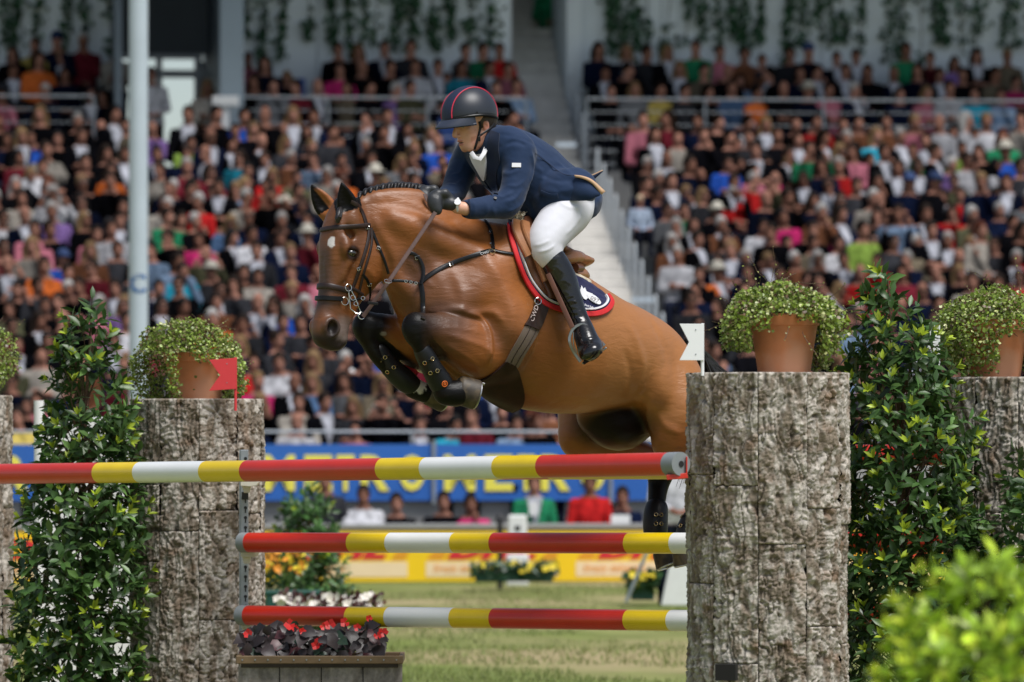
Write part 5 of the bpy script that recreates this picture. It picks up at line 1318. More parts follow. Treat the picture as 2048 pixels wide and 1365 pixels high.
# hindquarters
hf.chain([near(P(1268, 716, 27.80), 60), near(P(1284, 768, 27.80), 66), near(P(1318, 832, 27.74), 68)], [.135, .165, .150], k=.07, k0=.10)
hf.chain([near(P(1318, 832, 27.74), 68), near(P(1308, 868, 27.70), 66), near(P(1304, 894, 27.70), 62)], [.15, .105, .080], k=.03, k0=.04)
hf.chain([near(P(1306, 886, 27.70), 62), near(P(1350, 908, 27.80), 62), near(P(1400, 935, 27.92), 60), near(P(1425, 955, 27.98), 58)], [.090, .085, .062, .055], k=.03, k0=.04)
hf.chain([near(P(1240, 680, 27.70), 60), near(P(1240, 730, 27.64), 80), near(P(1262, 785, 27.62), 72)], [.05, .075, .07], k=.06, k0=.06)  # flank fold
hf.chain([near(P(1318, 780, 27.95), 30), near(P(1340, 815, 27.98), 40), near(P(1375, 850, 28.0), 44)], [.12, .12, .11], k=.06, k0=.08)
# near hind cannon behind the log
hf.chain([near(P(1425, 955, 27.98), 58), near(P(1385, 1000, 27.92), 58), near(P(1346, 1048, 27.86), 58), near(P(1335, 1078, 27.82), 58)], [.055, .040, .038, .046], k=.015, k0=.02)
hf.chain([near(P(1335, 1078, 27.82), 58), near(P(1332, 1098, 27.80), 58)], [.046, .044], k=.015, k0=.02)
# far hind
hf.chain([near(P(1290, 740, 27.85), -50), near(P(1215, 815, 27.78), -52), near(P(1196, 858, 27.75), -44)], [.17, .135, .105], k=.05, k0=.08)
hf.chain([near(P(1196, 858, 27.75), -44), near(P(1182, 880, 27.76), -40)], [.105, .085], k=.03, k0=.03)
hf.chain([near(P(1188, 876, 27.76), -40), near(P(1250, 892, 27.88), -40), near(P(1310, 912, 28.0), -40), near(P(1345, 935, 28.08), -38)], [.098, .084, .062, .062], k=.03, k0=.04)
hf.chain([near(P(1348, 935, 28.08), -38), near(P(1342, 965, 28.06), -38), near(P(1338, 1000, 28.02), -38), near(P(1336, 1045, 27.98), -38), near(P(1336, 1066, 27.97), -38)], [.070, .050, .042, .040, .048], k=.015, k0=.02)
hf.chain([near(P(1336, 1068, 27.97), -38), near(P(1348, 1092, 27.95), -38), near(P(1358, 1104, 27.94), -38)], [.048, .044, .050], k=.015, k0=.02)
# sheath and groin
hf.chain([P(1190, 830, 27.60), P(1235, 848, 27.68), P(1268, 838, 27.74)], [.09, .115, .10], k=.05, k0=.06)

# head in its own frame: d down the face, f forward, l to the horse's left
HO = P(694, 412, 26.72)
F0 = Vector((-.766, -.643, 0)); HD = Vector((-.12, -.10, -.985)).normalized(); HF_ = (F0 - HD * F0.dot(HD)).normalized(); HL = HD.cross(HF_); 
if HL.dot(Vector((.64, -.77, 0))) < 0: HL = -HL
def Hd(d, f, l=0.0): return HO + HD * d + HF_ * f + HL * l
hst = [(0.0, .055, -.10, .062), (.06, .082, -.15, .078), (.13, .098, -.185, .090), (.20, .103, -.225, .094), (.27, .097, -.235, .084), (.34, .088, -.205, .070), (.41, .083, -.145, .058), (.48, .084, -.112, .052), (.55, .094, -.085, .046), (.605, .095, -.078, .049), (.645, .072, -.065, .043), (.665, .03, -.05, .03)]
hf.loft([(Hd(d, a), Hd(d, b), w) for d, a, b, w in hst], HL, k=.008, k0=.02, power=3.0)
for s_ in (1, -1):
    hf.ell(Hd(.235, -.125, s_ * .058), (.115, .110, .050), ax=(HD, HF_, HL), k=.03)                 # cheek
    hf.chain([Hd(.165, .045, s_ * .078), Hd(.205, .048, s_ * .094), Hd(.245, .035, s_ * .094)], [.010, .013, .010], k=.025, k0=.025)    # brow
    hf.chain([Hd(.25, .010, s_ * .094), Hd(.32, .025, s_ * .070), Hd(.37, .03, s_ * .056)], [.014, .012, .008], k=.02, k0=.02)           # facial crest
    hf.ell(Hd(.12, .02, s_ * .075), (.05, .03, .02), ax=(HD, HF_, HL), k=.02, mode='sub')             # hollow above the eye
    hf.ell(Hd(.228, .012, s_ * .112), (.028, .034, .020), ax=(HD, HF_, HL), k=.012, mode='sub')       # orbit
    hf.chain([Hd(.212, .032, s_ * .099), Hd(.207, .010, s_ * .104), Hd(.214, -.014, s_ * .100)], [.009, .010, .008], k=.008, k0=.01)     # upper lid
    hf.chain([Hd(.245, .026, s_ * .095), Hd(.251, .006, s_ * .098), Hd(.246, -.012, s_ * .096)], [.006, .007, .006], k=.008, k0=.01)     # lower lid
    # nostril
    hf.ell(Hd(.585, .050, s_ * .046), (.048, .036, .026), ax=(HD, HF_, HL), k=.02)
    hf.chain([Hd(.553, .052, s_ * .058), Hd(.565, .026, s_ * .066), Hd(.595, .018, s_ * .066), Hd(.622, .036, s_ * .060)], [.012, .013, .013, .012], k=.01, k0=.012)
    hf.chain([Hd(.553, .052, s_ * .058), Hd(.572, .078, s_ * .052), Hd(.600, .078, s_ * .048)], [.012, .011, .011], k=.01, k0=.012)
    hf.ell(Hd(.590, .048, s_ * .072), (.036, .024, .034), ax=(HD, HF_, HL), k=.006, mode='sub')
    # mouth line
    hf.chain([Hd(.555, -.055, s_ * .056), Hd(.595, -.045, s_ * .060), Hd(.635, -.030, s_ * .050), Hd(.655, -.02, s_ * .03)], [.004, .005, .005, .004], k=.008, k0=.008, mode='sub')
hf.ell(Hd(.632, -.048, 0), (.030, .036, .042), ax=(HD, HF_, HL), k=.02)      # chin
hf.ell(Hd(.635, .035, 0), (.034, .05, .048), ax=(HD, HF_, HL), k=.02)        # upper lip
hf.chain([Hd(.25, -.20, 0), Hd(.38, -.13, 0)], [.02, .018], k=.02, k0=.02)
# ears: leaves that open forward and outward
EARS = []
for (bx, by), (tx, ty), Y_, wide in (((664, 436), (622, 369), 26.86, 21), ((703, 440), (683, 365), 26.66, 21)):
    b_ = P(bx, by, Y_); t_ = P(tx, ty, Y_ - .02); ax_ = (t_ - b_); L_ = ax_.length; ax_ = ax_.normalized()
    wv = Vector((1, 0, 0)); wv = (wv - ax_ * wv.dot(ax_)).normalized(); fv = wv.cross(ax_)
    if fv[1] > 0: fv = -fv          # the open side looks towards the camera's left front
    prof = [(0, .75), (.2, .98), (.42, 1.0), (.65, .78), (.85, .42), (1, .10)]
    EARS.append((b_, ax_, wv, fv, L_))
    hf.loft([(b_ + ax_ * L_ * h + wv * wide * SC * w, b_ + ax_ * L_ * h - wv * wide * SC * w, .022 * (.5 + w * .5)) for h, w in prof], fv, k=.004, k0=.02)
    hf.loft([(b_ + ax_ * L_ * h + fv * .028 + wv * wide * SC * w * .72, b_ + ax_ * L_ * h + fv * .028 - wv * wide * SC * w * .72, .026 * (.6 + w * .4)) for h, w in [(.16, .35), (.3, .85), (.5, .95), (.7, .72), (.86, .38), (.97, .1)]], fv, k=.004, k0=.004, mode='sub')
    hf.chain([b_ - ax_ * .03, b_ + ax_ * .02], [.034, .030], k=.02, k0=.03)

# muscle grooves and wrinkles cut into the coat
def groove(pts, r, dep=.35, k=.02):
    hf.chain(pts, [r * .5] + [r] * (len(pts) - 2) + [r * .4], k=k, k0=k, mode='sub')
def on(px, py, Y, out): return P(px, py, Y)
HV, HFc = hf.mesh(blur=1)
_px = 1024 + HV[:, 0] * FPX / HV[:, 1]
HV = relax(HV, HFc, 14, np.where(_px > 790, 1.0, np.where(_px > 770, .5, .0)))
HV = relax(HV, HFc, 2)
HVn = HV.copy()
bvh0 = BVHTree.FromPolygons([Vector(v) for v in HV], HFc.tolist())
O_CAM = Vector((0, 0, CAM_H))
def cast(bvh, px, py, tol=None):
    d = (P(px, py, 30) - O_CAM).normalized()
    h = bvh.ray_cast(O_CAM, d)
    return h
# carve lines where the photograph shows hollows between muscles: the surface is pushed in along them
def press(HV, bvh0, lines):
    from mathutils.kdtree import KDTree
    n = len(HV); kd = KDTree(n)
    for i, v in enumerate(HV): kd.insert(v, i)
    kd.balance()
    disp = np.zeros((n, 3))
    for pts, wd, dp in lines:
        q, _ = spline([(a, b, 0) for a, b in pts], [0] * len(pts), 18); amt = {}
        for j, (a, b, _z) in enumerate(q):
            h = cast(bvh0, a, b)
            if h[0] is None: continue
            e = min(1, min(j, len(q) - 1 - j) / (len(q) * .2) + .15)
            for co, i, dist in kd.find_range(h[0], wd * SC * 2.6):
                w = math.exp(-(dist / (wd * SC)) ** 2) * e * dp * SC * .72
                if abs(w) > abs(amt.get(i, (0,))[0]): amt[i] = (w, h[1])
        for i, (w, nr) in amt.items(): disp[i] += np.array(nr) * -w
    return HV + disp
LINES = [
    ([(757, 500), (772, 540), (768, 580)], 7, 3.5), ([(745, 430), (765, 470), (790, 520), (800, 570)], 12, 5), ([(800, 470), (850, 505), (880, 560), (885, 600)], 13, 3), ([(905, 540), (925, 590), (925, 625)], 11, 4),
    ([(965, 470), (975, 520), (1010, 580), (1025, 640), (1010, 700)], 16, 6), ([(900, 620), (940, 626), (985, 625), (1010, 650)], 8, 6), ([(885, 668), (930, 680), (975, 700), (985, 730)], 6, 3.5), ([(880, 655), (925, 658), (968, 668)], 5, 2.5), ([(890, 690), (930, 712), (960, 735)], 5, 3),
    ([(1270, 800), (1285, 740), (1275, 690), (1250, 640)], 12, 5), ([(1302, 640), (1330, 700), (1325, 760)], 14, -4), ([(1255, 800), (1262, 750), (1250, 700)], 10, -4), ([(850, 640), (858, 665), (855, 690)], 6, 2.5), ([(905, 760), (950, 772), (985, 765)], 8, 4), ([(872, 700), (892, 730), (930, 755), (975, 762)], 7, 14), ([(860, 624), (900, 619), (935, 618)], 6, 6), ([(925, 624), (955, 634), (975, 658), (981, 695), (974, 735)], 5, 9), ([(1300, 790), (1296, 830), (1305, 870)], 8, 5),
    ([(650, 520), (655, 560), (662, 610)], 8, 2), ([(690, 545), (695, 580), (690, 620)], 7, 2.2), ([(725, 535), (745, 550), (750, 580)], 6, 2), ([(668, 440), (672, 470)], 6, 2), ([(780, 400), (830, 410), (880, 440), (930, 470)], 9, 3),
    ([(1310, 820), (1330, 850), (1360, 870)], 9, 4), ([(1120, 620), (1160, 680), (1170, 740), (1150, 790)], 26, -2.5), ([(1180, 640), (1210, 700), (1205, 770)], 20, 2.5)]
for k in range(7): LINES.append(([(812 + 5 * k, 520 + 8 * k), (828 + 5 * k, 528 + 7 * k), (846 + 4 * k, 528 + 8 * k)], 3, 1.5))
HV = press(HV, bvh0, LINES)
HV = relax(HV, HFc, 4, np.where(_px > 790, 1.0, .15))
nx_ = (fbm(HV[:, 0] * 9, HV[:, 1] * 9, HV[:, 2] * 9, 3, 91) - .5) * .006
bvh1 = None
def vert_normals(V, F):
    a, b, c, d = V[F[:, 0]], V[F[:, 1]], V[F[:, 2]], V[F[:, 3]]; n = np.cross(c - a, d - b); N = np.zeros_like(V)
    for k in range(4): np.add.at(N, F[:, k], n)
    return unit(N)
HN = vert_normals(HV, HFc)
if ((HV - HV.mean(0)) * HN).sum() < 0: HN = -HN; HFc = HFc[:, ::-1].copy()
HV = HV + HN * nx_[:, None]
# coat colour
def seg_d(V, pts):
    d = np.full(len(V), 9.0); tt = np.zeros(len(V)); L = 0
    for i in range(len(pts) - 1):
        a, b = np.array(pts[i]), np.array(pts[i + 1]); ab = b - a; t = np.clip((V - a) @ ab / (ab @ ab), 0, 1); q = np.linalg.norm(V - a - t[:, None] * ab, axis=1)
        m = q < d; d[m] = q[m]; tt[m] = i + t[m]
    return d, tt
brown = np.array([.265, .088, .021]); dkbr = np.array([.075, .030, .014]); blk = np.array([.0055, .005, .005]); lt = np.array([.39, .165, .052])
nz = fbm(HV[:, 0] * 3, HV[:, 1] * 3, HV[:, 2] * 3, 4, 95)[:, None]; nf_ = fbm(HV[:, 0] * 40, HV[:, 1] * 40, HV[:, 2] * 90, 3, 96)[:, None]
Cc = np.tile(brown, (len(HV), 1)) * (.76 + .48 * nz) * (.90 + .2 * nf_)
def blend(w, c):
    global Cc
    w = np.clip(w, 0, 1)[:, None] if w.ndim == 1 else w; Cc = Cc * (1 - w) + np.array(c) * w
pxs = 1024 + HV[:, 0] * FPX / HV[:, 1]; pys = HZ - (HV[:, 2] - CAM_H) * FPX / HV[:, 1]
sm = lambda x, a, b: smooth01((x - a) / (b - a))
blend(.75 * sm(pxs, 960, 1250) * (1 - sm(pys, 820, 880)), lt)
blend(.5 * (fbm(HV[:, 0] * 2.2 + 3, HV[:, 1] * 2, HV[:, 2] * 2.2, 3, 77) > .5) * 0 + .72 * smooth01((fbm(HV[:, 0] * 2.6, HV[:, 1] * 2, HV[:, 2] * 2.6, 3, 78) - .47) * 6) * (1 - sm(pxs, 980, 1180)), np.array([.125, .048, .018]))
hd_ = np.array([(HV - np.array(HO)) @ np.array(HD), (HV - np.array(HO)) @ np.array(HF_), (HV - np.array(HO)) @ np.array(HL)])
ishead = (hd_[0] > -.02) & (np.abs(hd_[2]) < .17) & (hd_[1] > -.26) & (hd_[1] < .2) & (pxs < 790)
blend(ishead * .45 * sm(hd_[1], -.12, .02) * sm(hd_[0], .03, .2), dkbr)
blend(ishead * .5 * sm(hd_[0], .26, .42) * (1 - sm(hd_[0], .5, .56)) * sm(hd_[1], -.06, .08), np.array([.10, .045, .026]))
blend(ishead * sm(hd_[0], .50, .585) * .8 * (1 - sm(hd_[1], .06, .10) * .75), np.array([.060, .042, .036]))
blend(ishead * sm(hd_[0], .60, .645) * .9, np.array([.020, .016, .016]))
dn = np.linalg.norm((hd_ - np.array([.592, .046, .070])[:, None]) / np.array([.034, .026, .035])[:, None], axis=0); blend(ishead * (1 - sm(dn, .75, 1.15)), [.006, .004, .004])
dn = np.linalg.norm((hd_ - np.array([.590, .046, .066])[:, None]) / np.array([.05, .042, .05])[:, None], axis=0); blend(ishead * (1 - sm(dn, .9, 1.3)) * .65, [.028, .022, .020])
dn = np.linalg.norm((hd_ - np.array([.228, .010, .100])[:, None]) / np.array([.038, .042, .04])[:, None], axis=0); blend(ishead * (1 - sm(dn, .75, 1.35)) * .95, [.014, .008, .006])
blend(ishead * sm(hd_[1], .03, .07) * sm(hd_[0], .16, .26) * (1 - sm(hd_[0], .46, .56)) * (1 - sm(np.abs(hd_[2] - .012), .02, .055)) * .75, [.060, .038, .030])
gy = ishead * sm(hd_[0], .50, .54) * (1 - sm(hd_[0], .62, .65)) * sm(-hd_[1], -.03, .02) * .6; blend(gy, [.20, .16, .14])
dn = np.hypot((pxs - 663 + (pys - 485) * .12) / 7.5, (pys - 485) / 12) + .45 * (fbm(pxs / 5, pys / 5, 0 * pxs, 2, 3) - .5); blend(ishead * (HN[:, 1] < 0) * (1 - sm(dn, .85, 1.05)), [.66, .62, .60])
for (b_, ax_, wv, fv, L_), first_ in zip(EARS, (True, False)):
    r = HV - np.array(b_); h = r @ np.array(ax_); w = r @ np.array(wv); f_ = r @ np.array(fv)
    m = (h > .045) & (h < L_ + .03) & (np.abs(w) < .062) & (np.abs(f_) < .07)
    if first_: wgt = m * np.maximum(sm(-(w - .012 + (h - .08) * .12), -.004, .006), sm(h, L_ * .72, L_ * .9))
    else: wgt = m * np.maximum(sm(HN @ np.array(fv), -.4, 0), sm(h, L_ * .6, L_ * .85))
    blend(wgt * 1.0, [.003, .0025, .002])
nfl = [P(880, 668, 26.68), P(838, 652, 26.61), P(836, 684, 26.60), P(862, 738, 26.65), P(892, 786, 26.70), P(925, 786, 26.72)]
ffl = [P(790, 668, 26.94), P(742, 652, 26.88), P(737, 682, 26.87), P(775, 735, 26.91), P(828, 777, 26.98), P(862, 788, 27.01)]
for L_ in (nfl, ffl):
    d, t = seg_d(HV, L_); blend((1 - sm(d, .085, .11)) * sm(t, .15, .85) , blk)
d, t = seg_d(HV, [P(975, 690, 26.76), P(880, 660, 26.68)]); blend((1 - sm(d, .10, .17)) * sm(t, .05, .9) * .72, [.050, .024, .014])
for L_ in ([near(P(1300, 905, 28.0), -40), near(P(1345, 940, 28.08), -38), near(P(1336, 1066, 27.97), -38), near(P(1360, 1106, 27.94), -38)], [near(P(1385, 925, 27.92), 60), near(P(1425, 955, 27.98), 58), near(P(1335, 1078, 27.82), 58), near(P(1332, 1100, 27.80), 58)]):
    d, t = seg_d(HV, L_); blend((1 - sm(d, .09, .12)) * sm(t, .1, .7), blk)
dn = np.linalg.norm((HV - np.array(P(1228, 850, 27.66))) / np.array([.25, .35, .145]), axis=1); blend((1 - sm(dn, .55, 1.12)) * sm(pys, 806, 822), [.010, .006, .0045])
dn = np.linalg.norm((HV - np.array(P(840, 762, 26.95))) / np.array([.042, .2, .075]), axis=1) + .5 * (fbm(pxs / 4, pys / 6, 0 * pxs, 2, 5) - .5); blend((1 - sm(dn, .75, .95)) * (HV[:, 1] > 26.86) * (pxs < 862), [.58, .55, .50])
dn = np.hypot((pxs - 767) / 7, (pys - 668) / 5); blend((1 - sm(dn, .7, 1.1)) * (HV[:, 1] < 27.0) * (HN[:, 1] < 0) * .7, [.20, .18, .15])
d, t = seg_d(HV, [P(822, 520, 26.75), P(842, 570, 26.75), P(846, 640, 26.78)]); blend((1 - sm(d, .03, .09)) * .6, [.06, .025, .014])

def coat_mat():
    m = mat("horse coat", (0, 0, 0), .36, attr=True, spec=.42, sheen=.0)
    t = m.node_tree; b = t.nodes["Principled BSDF"]
    tc = t.nodes.new("ShaderNodeTexCoord"); mp = t.nodes.new("ShaderNodeMapping"); mp.inputs["Rotation"].default_value = (0, R(28), 0); mp.inputs["Scale"].default_value = (1, 1, 3.2); t.links.new(tc.outputs["Object"], mp.inputs[0])
    prev = None
    for sc_, st, ds, dis in ((8, .20, .02, 0.8), (26, .10, .006, 1.2), (140, .22, .0012, .5)):
        n = t.nodes.new("ShaderNodeTexNoise"); n.inputs["Scale"].default_value = sc_; n.inputs["Detail"].default_value = 4; n.inputs["Distortion"].default_value = dis; t.links.new(mp.outputs[0], n.inputs["Vector"])
        bp = t.nodes.new("ShaderNodeBump"); bp.inputs["Strength"].default_value = st; bp.inputs["Distance"].default_value = ds; t.links.new(n.outputs[0], bp.inputs["Height"])
        if prev: t.links.new(prev, bp.inputs["Normal"])
        prev = bp.outputs[0]
    # raised veins: thin ridges of a stretched noise
    n = t.nodes.new("ShaderNodeTexNoise"); n.inputs["Scale"].default_value = 7; n.inputs["Detail"].default_value = 2; n.inputs["Distortion"].default_value = 1.6; t.links.new(mp.outputs[0], n.inputs["Vector"])
    s1 = t.nodes.new("ShaderNodeMath"); s1.operation = 'SUBTRACT'; s1.inputs[1].default_value = .5; t.links.new(n.outputs[0], s1.inputs[0])
    s2 = t.nodes.new("ShaderNodeMath"); s2.operation = 'ABSOLUTE'; t.links.new(s1.outputs[0], s2.inputs[0])
    mr = t.nodes.new("ShaderNodeMapRange"); mr.inputs["From Max"].default_value = .018; mr.inputs["To Min"].default_value = 1; mr.inputs["To Max"].default_value = 0; t.links.new(s2.outputs[0], mr.inputs[0])
    bp = t.nodes.new("ShaderNodeBump"); bp.inputs["Strength"].default_value = .16; bp.inputs["Distance"].default_value = .003; t.links.new(mr.outputs[0], bp.inputs["Height"]); t.links.new(prev, bp.inputs["Normal"])
    t.links.new(bp.outputs[0], b.inputs["Normal"])
    at = t.nodes.new("ShaderNodeAttribute"); at.attribute_name = "Col"; sc_ = t.nodes.new("ShaderNodeSeparateColor"); t.links.new(at.outputs["Color"], sc_.inputs[0])
    ms = t.nodes.new("ShaderNodeMapRange"); ms.inputs["From Max"].default_value = .12; ms.inputs["To Min"].default_value = .16; ms.inputs["To Max"].default_value = .42; t.links.new(sc_.outputs[0], ms.inputs[0]); t.links.new(ms.outputs[0], b.inputs["Specular IOR Level"])
    n = t.nodes.new("ShaderNodeTexNoise"); n.inputs["Scale"].default_value = 6; t.links.new(tc.outputs["Object"], n.inputs["Vector"])
    mr = t.nodes.new("ShaderNodeMapRange"); mr.inputs["To Min"].default_value = .30; mr.inputs["To Max"].default_value = .52; t.links.new(n.outputs[0], mr.inputs[0]); t.links.new(mr.outputs[0], b.inputs["Roughness"])
    return m
M_coat = coat_mat()
horse = thing("horse", "bay horse with small white star jumping the poles, forelegs folded", "horse", tuple(P(1100, 680, 27.3)))
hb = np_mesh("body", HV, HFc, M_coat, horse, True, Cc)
bvh = BVHTree.FromPolygons([Vector(v) for v in HV], HFc.tolist())

# eyes
M_eye = mat("horse eye", (.012, .007, .004), .04, spec=.8, coat=1.0)
for s_ in (1, -1):
    q = MB(); q.lathe((0, 0, 0), [(.0265 * math.sin(a), -.0265 * math.cos(a)) for a in np.linspace(.05, math.pi - .05, 16)], 24); c = Hd(.229, .008, s_ * .0860); q.v = [c + HD * (v[2] * .80) + HF_ * (v[0] * 1.25) + HL * (v[1] * 1.05) for v in q.v]; q.build("eye", M_eye, horse, True)
# hooves
M_hoof = mat("horn", (.038, .028, .018), .55, var=(22, .5, (.085, .060, .032), 26), bump=((90, .3, .002),), aniso_scale=(1, 1, 1))
M_shoe = mat("steel shoe", (.55, .55, .55), .3, metal=1.0, var=(20, .1))
def hoof(c0, tip, lat, r0, r1, name="hoof"):
    """c0 centre of the coronet, tip centre of the sole; lat sideways"""
    c0, tip = Vector(c0), Vector(tip); ax = (tip - c0).normalized(); lat = Vector(lat); lat = (lat - ax * lat.dot(ax)).normalized(); fw = ax.cross(lat)
    q = MB(); n = 28; rings = []
    for t, r in ((-.12, r0 * .82), (0, r0), (.1, r0 * 1.03), (.9, r1), (1.0, r1 * 1.0)):
        c = c0 + (tip - c0) * t; rings.append([c + lat * (r * math.cos(a)) + fw * (r * 1.12 * math.sin(a)) for a in [2 * math.pi * k / n for k in range(n)]])
    b = 0
    for rg_ in rings: q.v += rg_
    for i in range(len(rings) - 1):
        for k in range(n): q.f.append([i * n + k, i * n + (k + 1) % n, (i + 1) * n + (k + 1) % n, (i + 1) * n + k]); q.m.append(0)
    q.f += [list(reversed(range(n))), [(len(rings) - 1) * n + k for k in range(n)]]; q.m += [0, 0]
    o = q.build(name, M_hoof, horse, True)
    q = MB(); pts = [tip + ax * .004 + lat * (r1 * .9 * math.cos(a)) + fw * (r1 * 1.0 * math.sin(a)) for a in np.linspace(-1.2, 4.3, 26)]; q.tube(pts, .0055, 8); q.build("shoe", M_shoe, o, True)
    for a in (-1.0, 4.1):
        q = MB(); c = tip + ax * .008 + lat * (r1 * .9 * math.cos(a)) + fw * (r1 * math.sin(a)); q.tube([c, c + ax * .012], .006, 6); q.build("stud", M_shoe, o, True)
hoof(P(917, 780, 26.72), P(952, 790, 26.745), LB, .060, .064)
hoof(P(857, 784, 27.01), P(888, 797, 27.05), LB, .055, .060)
hoof(near(P(1352, 1102, 27.94), -38), near(P(1364, 1130, 27.93), -38), LB, .055, .066)
hoof(near(P(1331, 1096, 27.80), 58), near(P(1338, 1126, 27.80), 58), LB, .055, .066)
# plaited mane and forelock
M_mane = mat("black mane hair", (.012, .010, .010), .42, var=(30, .4), bump=((120, .6, .003), (30, .4, .004)))
crest = [(722, 396), (733, 390), (744, 386), (756, 383), (768, 380), (780, 378), (793, 377), (806, 377), (820, 378), (834, 380), (848, 383), (862, 387), (878, 392), (894, 400), (912, 410), (930, 420)]
q = MB(); q.tube([P(x, y - 2, 26.76 + (x - 722) * .0011) for x, y in crest], [.010] + [.025] * 12 + [.015, .012, .008], 12); q.build("mane_base", M_mane, horse, True)
for k, (x, y) in enumerate(crest[:-4]):
    for j in range(1):
        c = P(x, y - 3, 26.76 + (x - 722) * .0011)
        q = MB(); q.tube([c + Vector((.006, 0, -.012)), c + Vector((0, -.006, .004)), c + Vector((-.002, -.018, .013)), c + Vector((-.006, -.034, .007)), c + Vector((-.008, -.042, -.010))], [.010, .012, .012, .011, .006], 10); q.build("mane_plait", M_mane, horse, True)
q = MB(); pts = [P(683, 414, 26.72), P(680, 420, 26.64), P(677, 430, 26.60), P(675, 438, 26.595), P(676, 446, 26.60)]; q.tube(pts, [.012, .015, .014, .013, .008], 10); q.tube([P(683, 421, 26.62), P(679, 436, 26.585), P(677, 443, 26.59)], [.008, .011, .006], 8); q.build("forelock_plait", M_mane, horse, True)
# tail
q = MB(); rg = random.Random(9)
for k in range(220):
    a = Vector((rg.gauss(0, .012), rg.gauss(0, .014), rg.gauss(0, .01))); b = Vector((rg.gauss(0, .05), rg.gauss(0, .05), rg.gauss(0, .03)))
    p0 = P(1372, 690, 28.04) + a; q.tube([p0, P(1398, 706, 28.12) + a, P(1414, 742, 28.2) + a + b * .5, P(1440, 800, 28.25) + b, P(1452, 880, 28.3) + b * 1.6, P(1450, 960, 28.3) + b * 2.2], [.006, .007, .006, .005, .004, .001], 4, False)
q.build("tail", M_mane, horse, True)

# ------------------------------------------------------------------ tack: straps lie on the horse's surface
M_lea = mat("dark brown leather", (.022, .010, .007), .45, var=(20, .3), bump=((90, .25, .0015), (400, .2, .0005)), spec=.5)
M_leb = mat("black leather", (.005, .005, .006), .36, var=(20, .3), bump=((90, .25, .0015),), spec=.35)
M_lrein = mat("brown rein leather", (.10, .055, .045), .5, var=(30, .2), bump=((150, .4, .001),))
M_ltan = mat("tan saddle leather", (.30, .13, .055), .32, var=(9, .25), bump=((60, .2, .0015),), coat=.2)
M_lmid = mat("brown saddle leather", (.12, .045, .022), .35, var=(9, .25), bump=((60, .2, .0015),), coat=.2)
M_steel = mat("polished steel", (.62, .62, .60), .18, metal=1.0)
M_brass = mat("brass fitting", (.55, .42, .22), .25, metal=1.0)
M_navy = mat("navy quilted cotton", (.012, .014, .060), .85, var=(30, .2), bump=((60, .4, .003),), spec=.2, sheen=.2)
M_redb = mat("red binding", (.55, .012, .015), .7, var=(30, .1), bump=((200, .3, .001),))
M_whb = mat("white piping", (.72, .72, .74), .7)
M_elas = mat("grey brown elastic", (.14, .105, .080), .8, var=(12, .15), bump=((250, .5, .001),), aniso_scale=(1, 1, .3))
def lay(pts, off=.002, b=None, dense=4, Y0_=27):
    """points and normals of the horse's surface under the picture points"""
    q, _ = spline([(x, y, 0) for x, y in pts], [0] * len(pts), dense); out = []; last = None
    for x, y, _z in q:
        h = cast(b or bvh, x, y)
        if h[0] is None or h[0][1] > 28.6:
            if last is None: out.append(None); continue
            out.append((P(x, y, last[0][1] + .004), last[1])); continue
        n = h[1]; n = -n if n.dot(h[0] - O_CAM) > 0 else n
        last = (h[0] + n * off, n); out.append(last)
    f = next((o for o in out if o is not None), None)
    out = [o if o is not None else f for o in out]
    # even out the depth jumps and the normals
    for _ in range(3):
        o2 = list(out)
        for i in range(1, len(out) - 1):
            o2[i] = (out[i][0] * .5 + (out[i - 1][0] + out[i + 1][0]) * .25, (out[i][1] + out[i - 1][1] + out[i + 1][1]).normalized())
        out = o2
    return out
def strap(name, path, w, th, m, parent, closed=False):
    """flat band of width w and thickness th along [(point, normal)]"""
    q = MB(); n = len(path); pr = [(-.5, 0), (-.5, .7), (-.38, 1), (.38, 1), (.5, .7), (.5, 0)]; k = len(pr)
    for i, (p, nr) in enumerate(path):
        a = path[max(i - 1, 0)][0]; b = path[min(i + 1, n - 1)][0]; t = (b - a).normalized(); s = t.cross(nr).normalized(); u = s.cross(t)
        if u.dot(nr) < 0: u = -u
        q.v += [p + s * (w * x) + u * (th * y) for x, y in pr]
    for i in range(n - 1):
        for j in range(k): q.f.append([i * k + j, i * k + (j + 1) % k, (i + 1) * k + (j + 1) % k, (i + 1) * k + j]); q.m.append(0)
    q.f += [list(range(k)), [(n - 1) * k + j for j in reversed(range(k))]]; q.m += [0, 0]
    return q.build(name, m, parent, True)
def ring(c, nr, r, rt, m, parent, name="ring", ry=None, up=None):
    nr = Vector(nr).normalized(); a = (Vector(up) - nr * Vector(up).dot(nr)).normalized() if up is not None else nr.orthogonal().normalized(); b = nr.cross(a); q = MB()
    pts = [c + a * (math.cos(t) * (ry or r)) + b * (math.sin(t) * r) for t in np.linspace(0, 2 * math.pi, 25)]
    q.tube(pts, rt, 8, False); return q.build(name, m, parent, True)
def buckle(c, nr, t, w, m, parent):
    nr = nr.normalized(); t = (t - nr * t.dot(nr)).normalized(); s = t.cross(nr); c = c + nr * .004; q = MB()
    cor = [c + t * w * .45 + s * w * .62, c + t * w * .45 - s * w * .62, c - t * w * .45 - s * w * .62, c - t * w * .45 + s * w * .62]; q.tube(cor + [cor[0]], .0016, 6, False); q.tube([c - t * w * .45, c + t * w * .5], .0012, 6); return q.build("buckle", m, parent, True)
N_CAM = Vector((0, -1, 0))
bridle = thing("bridle", "dark brown leather bridle with two nosebands, steel bit rings and long reins", "bridle", tuple(HO))
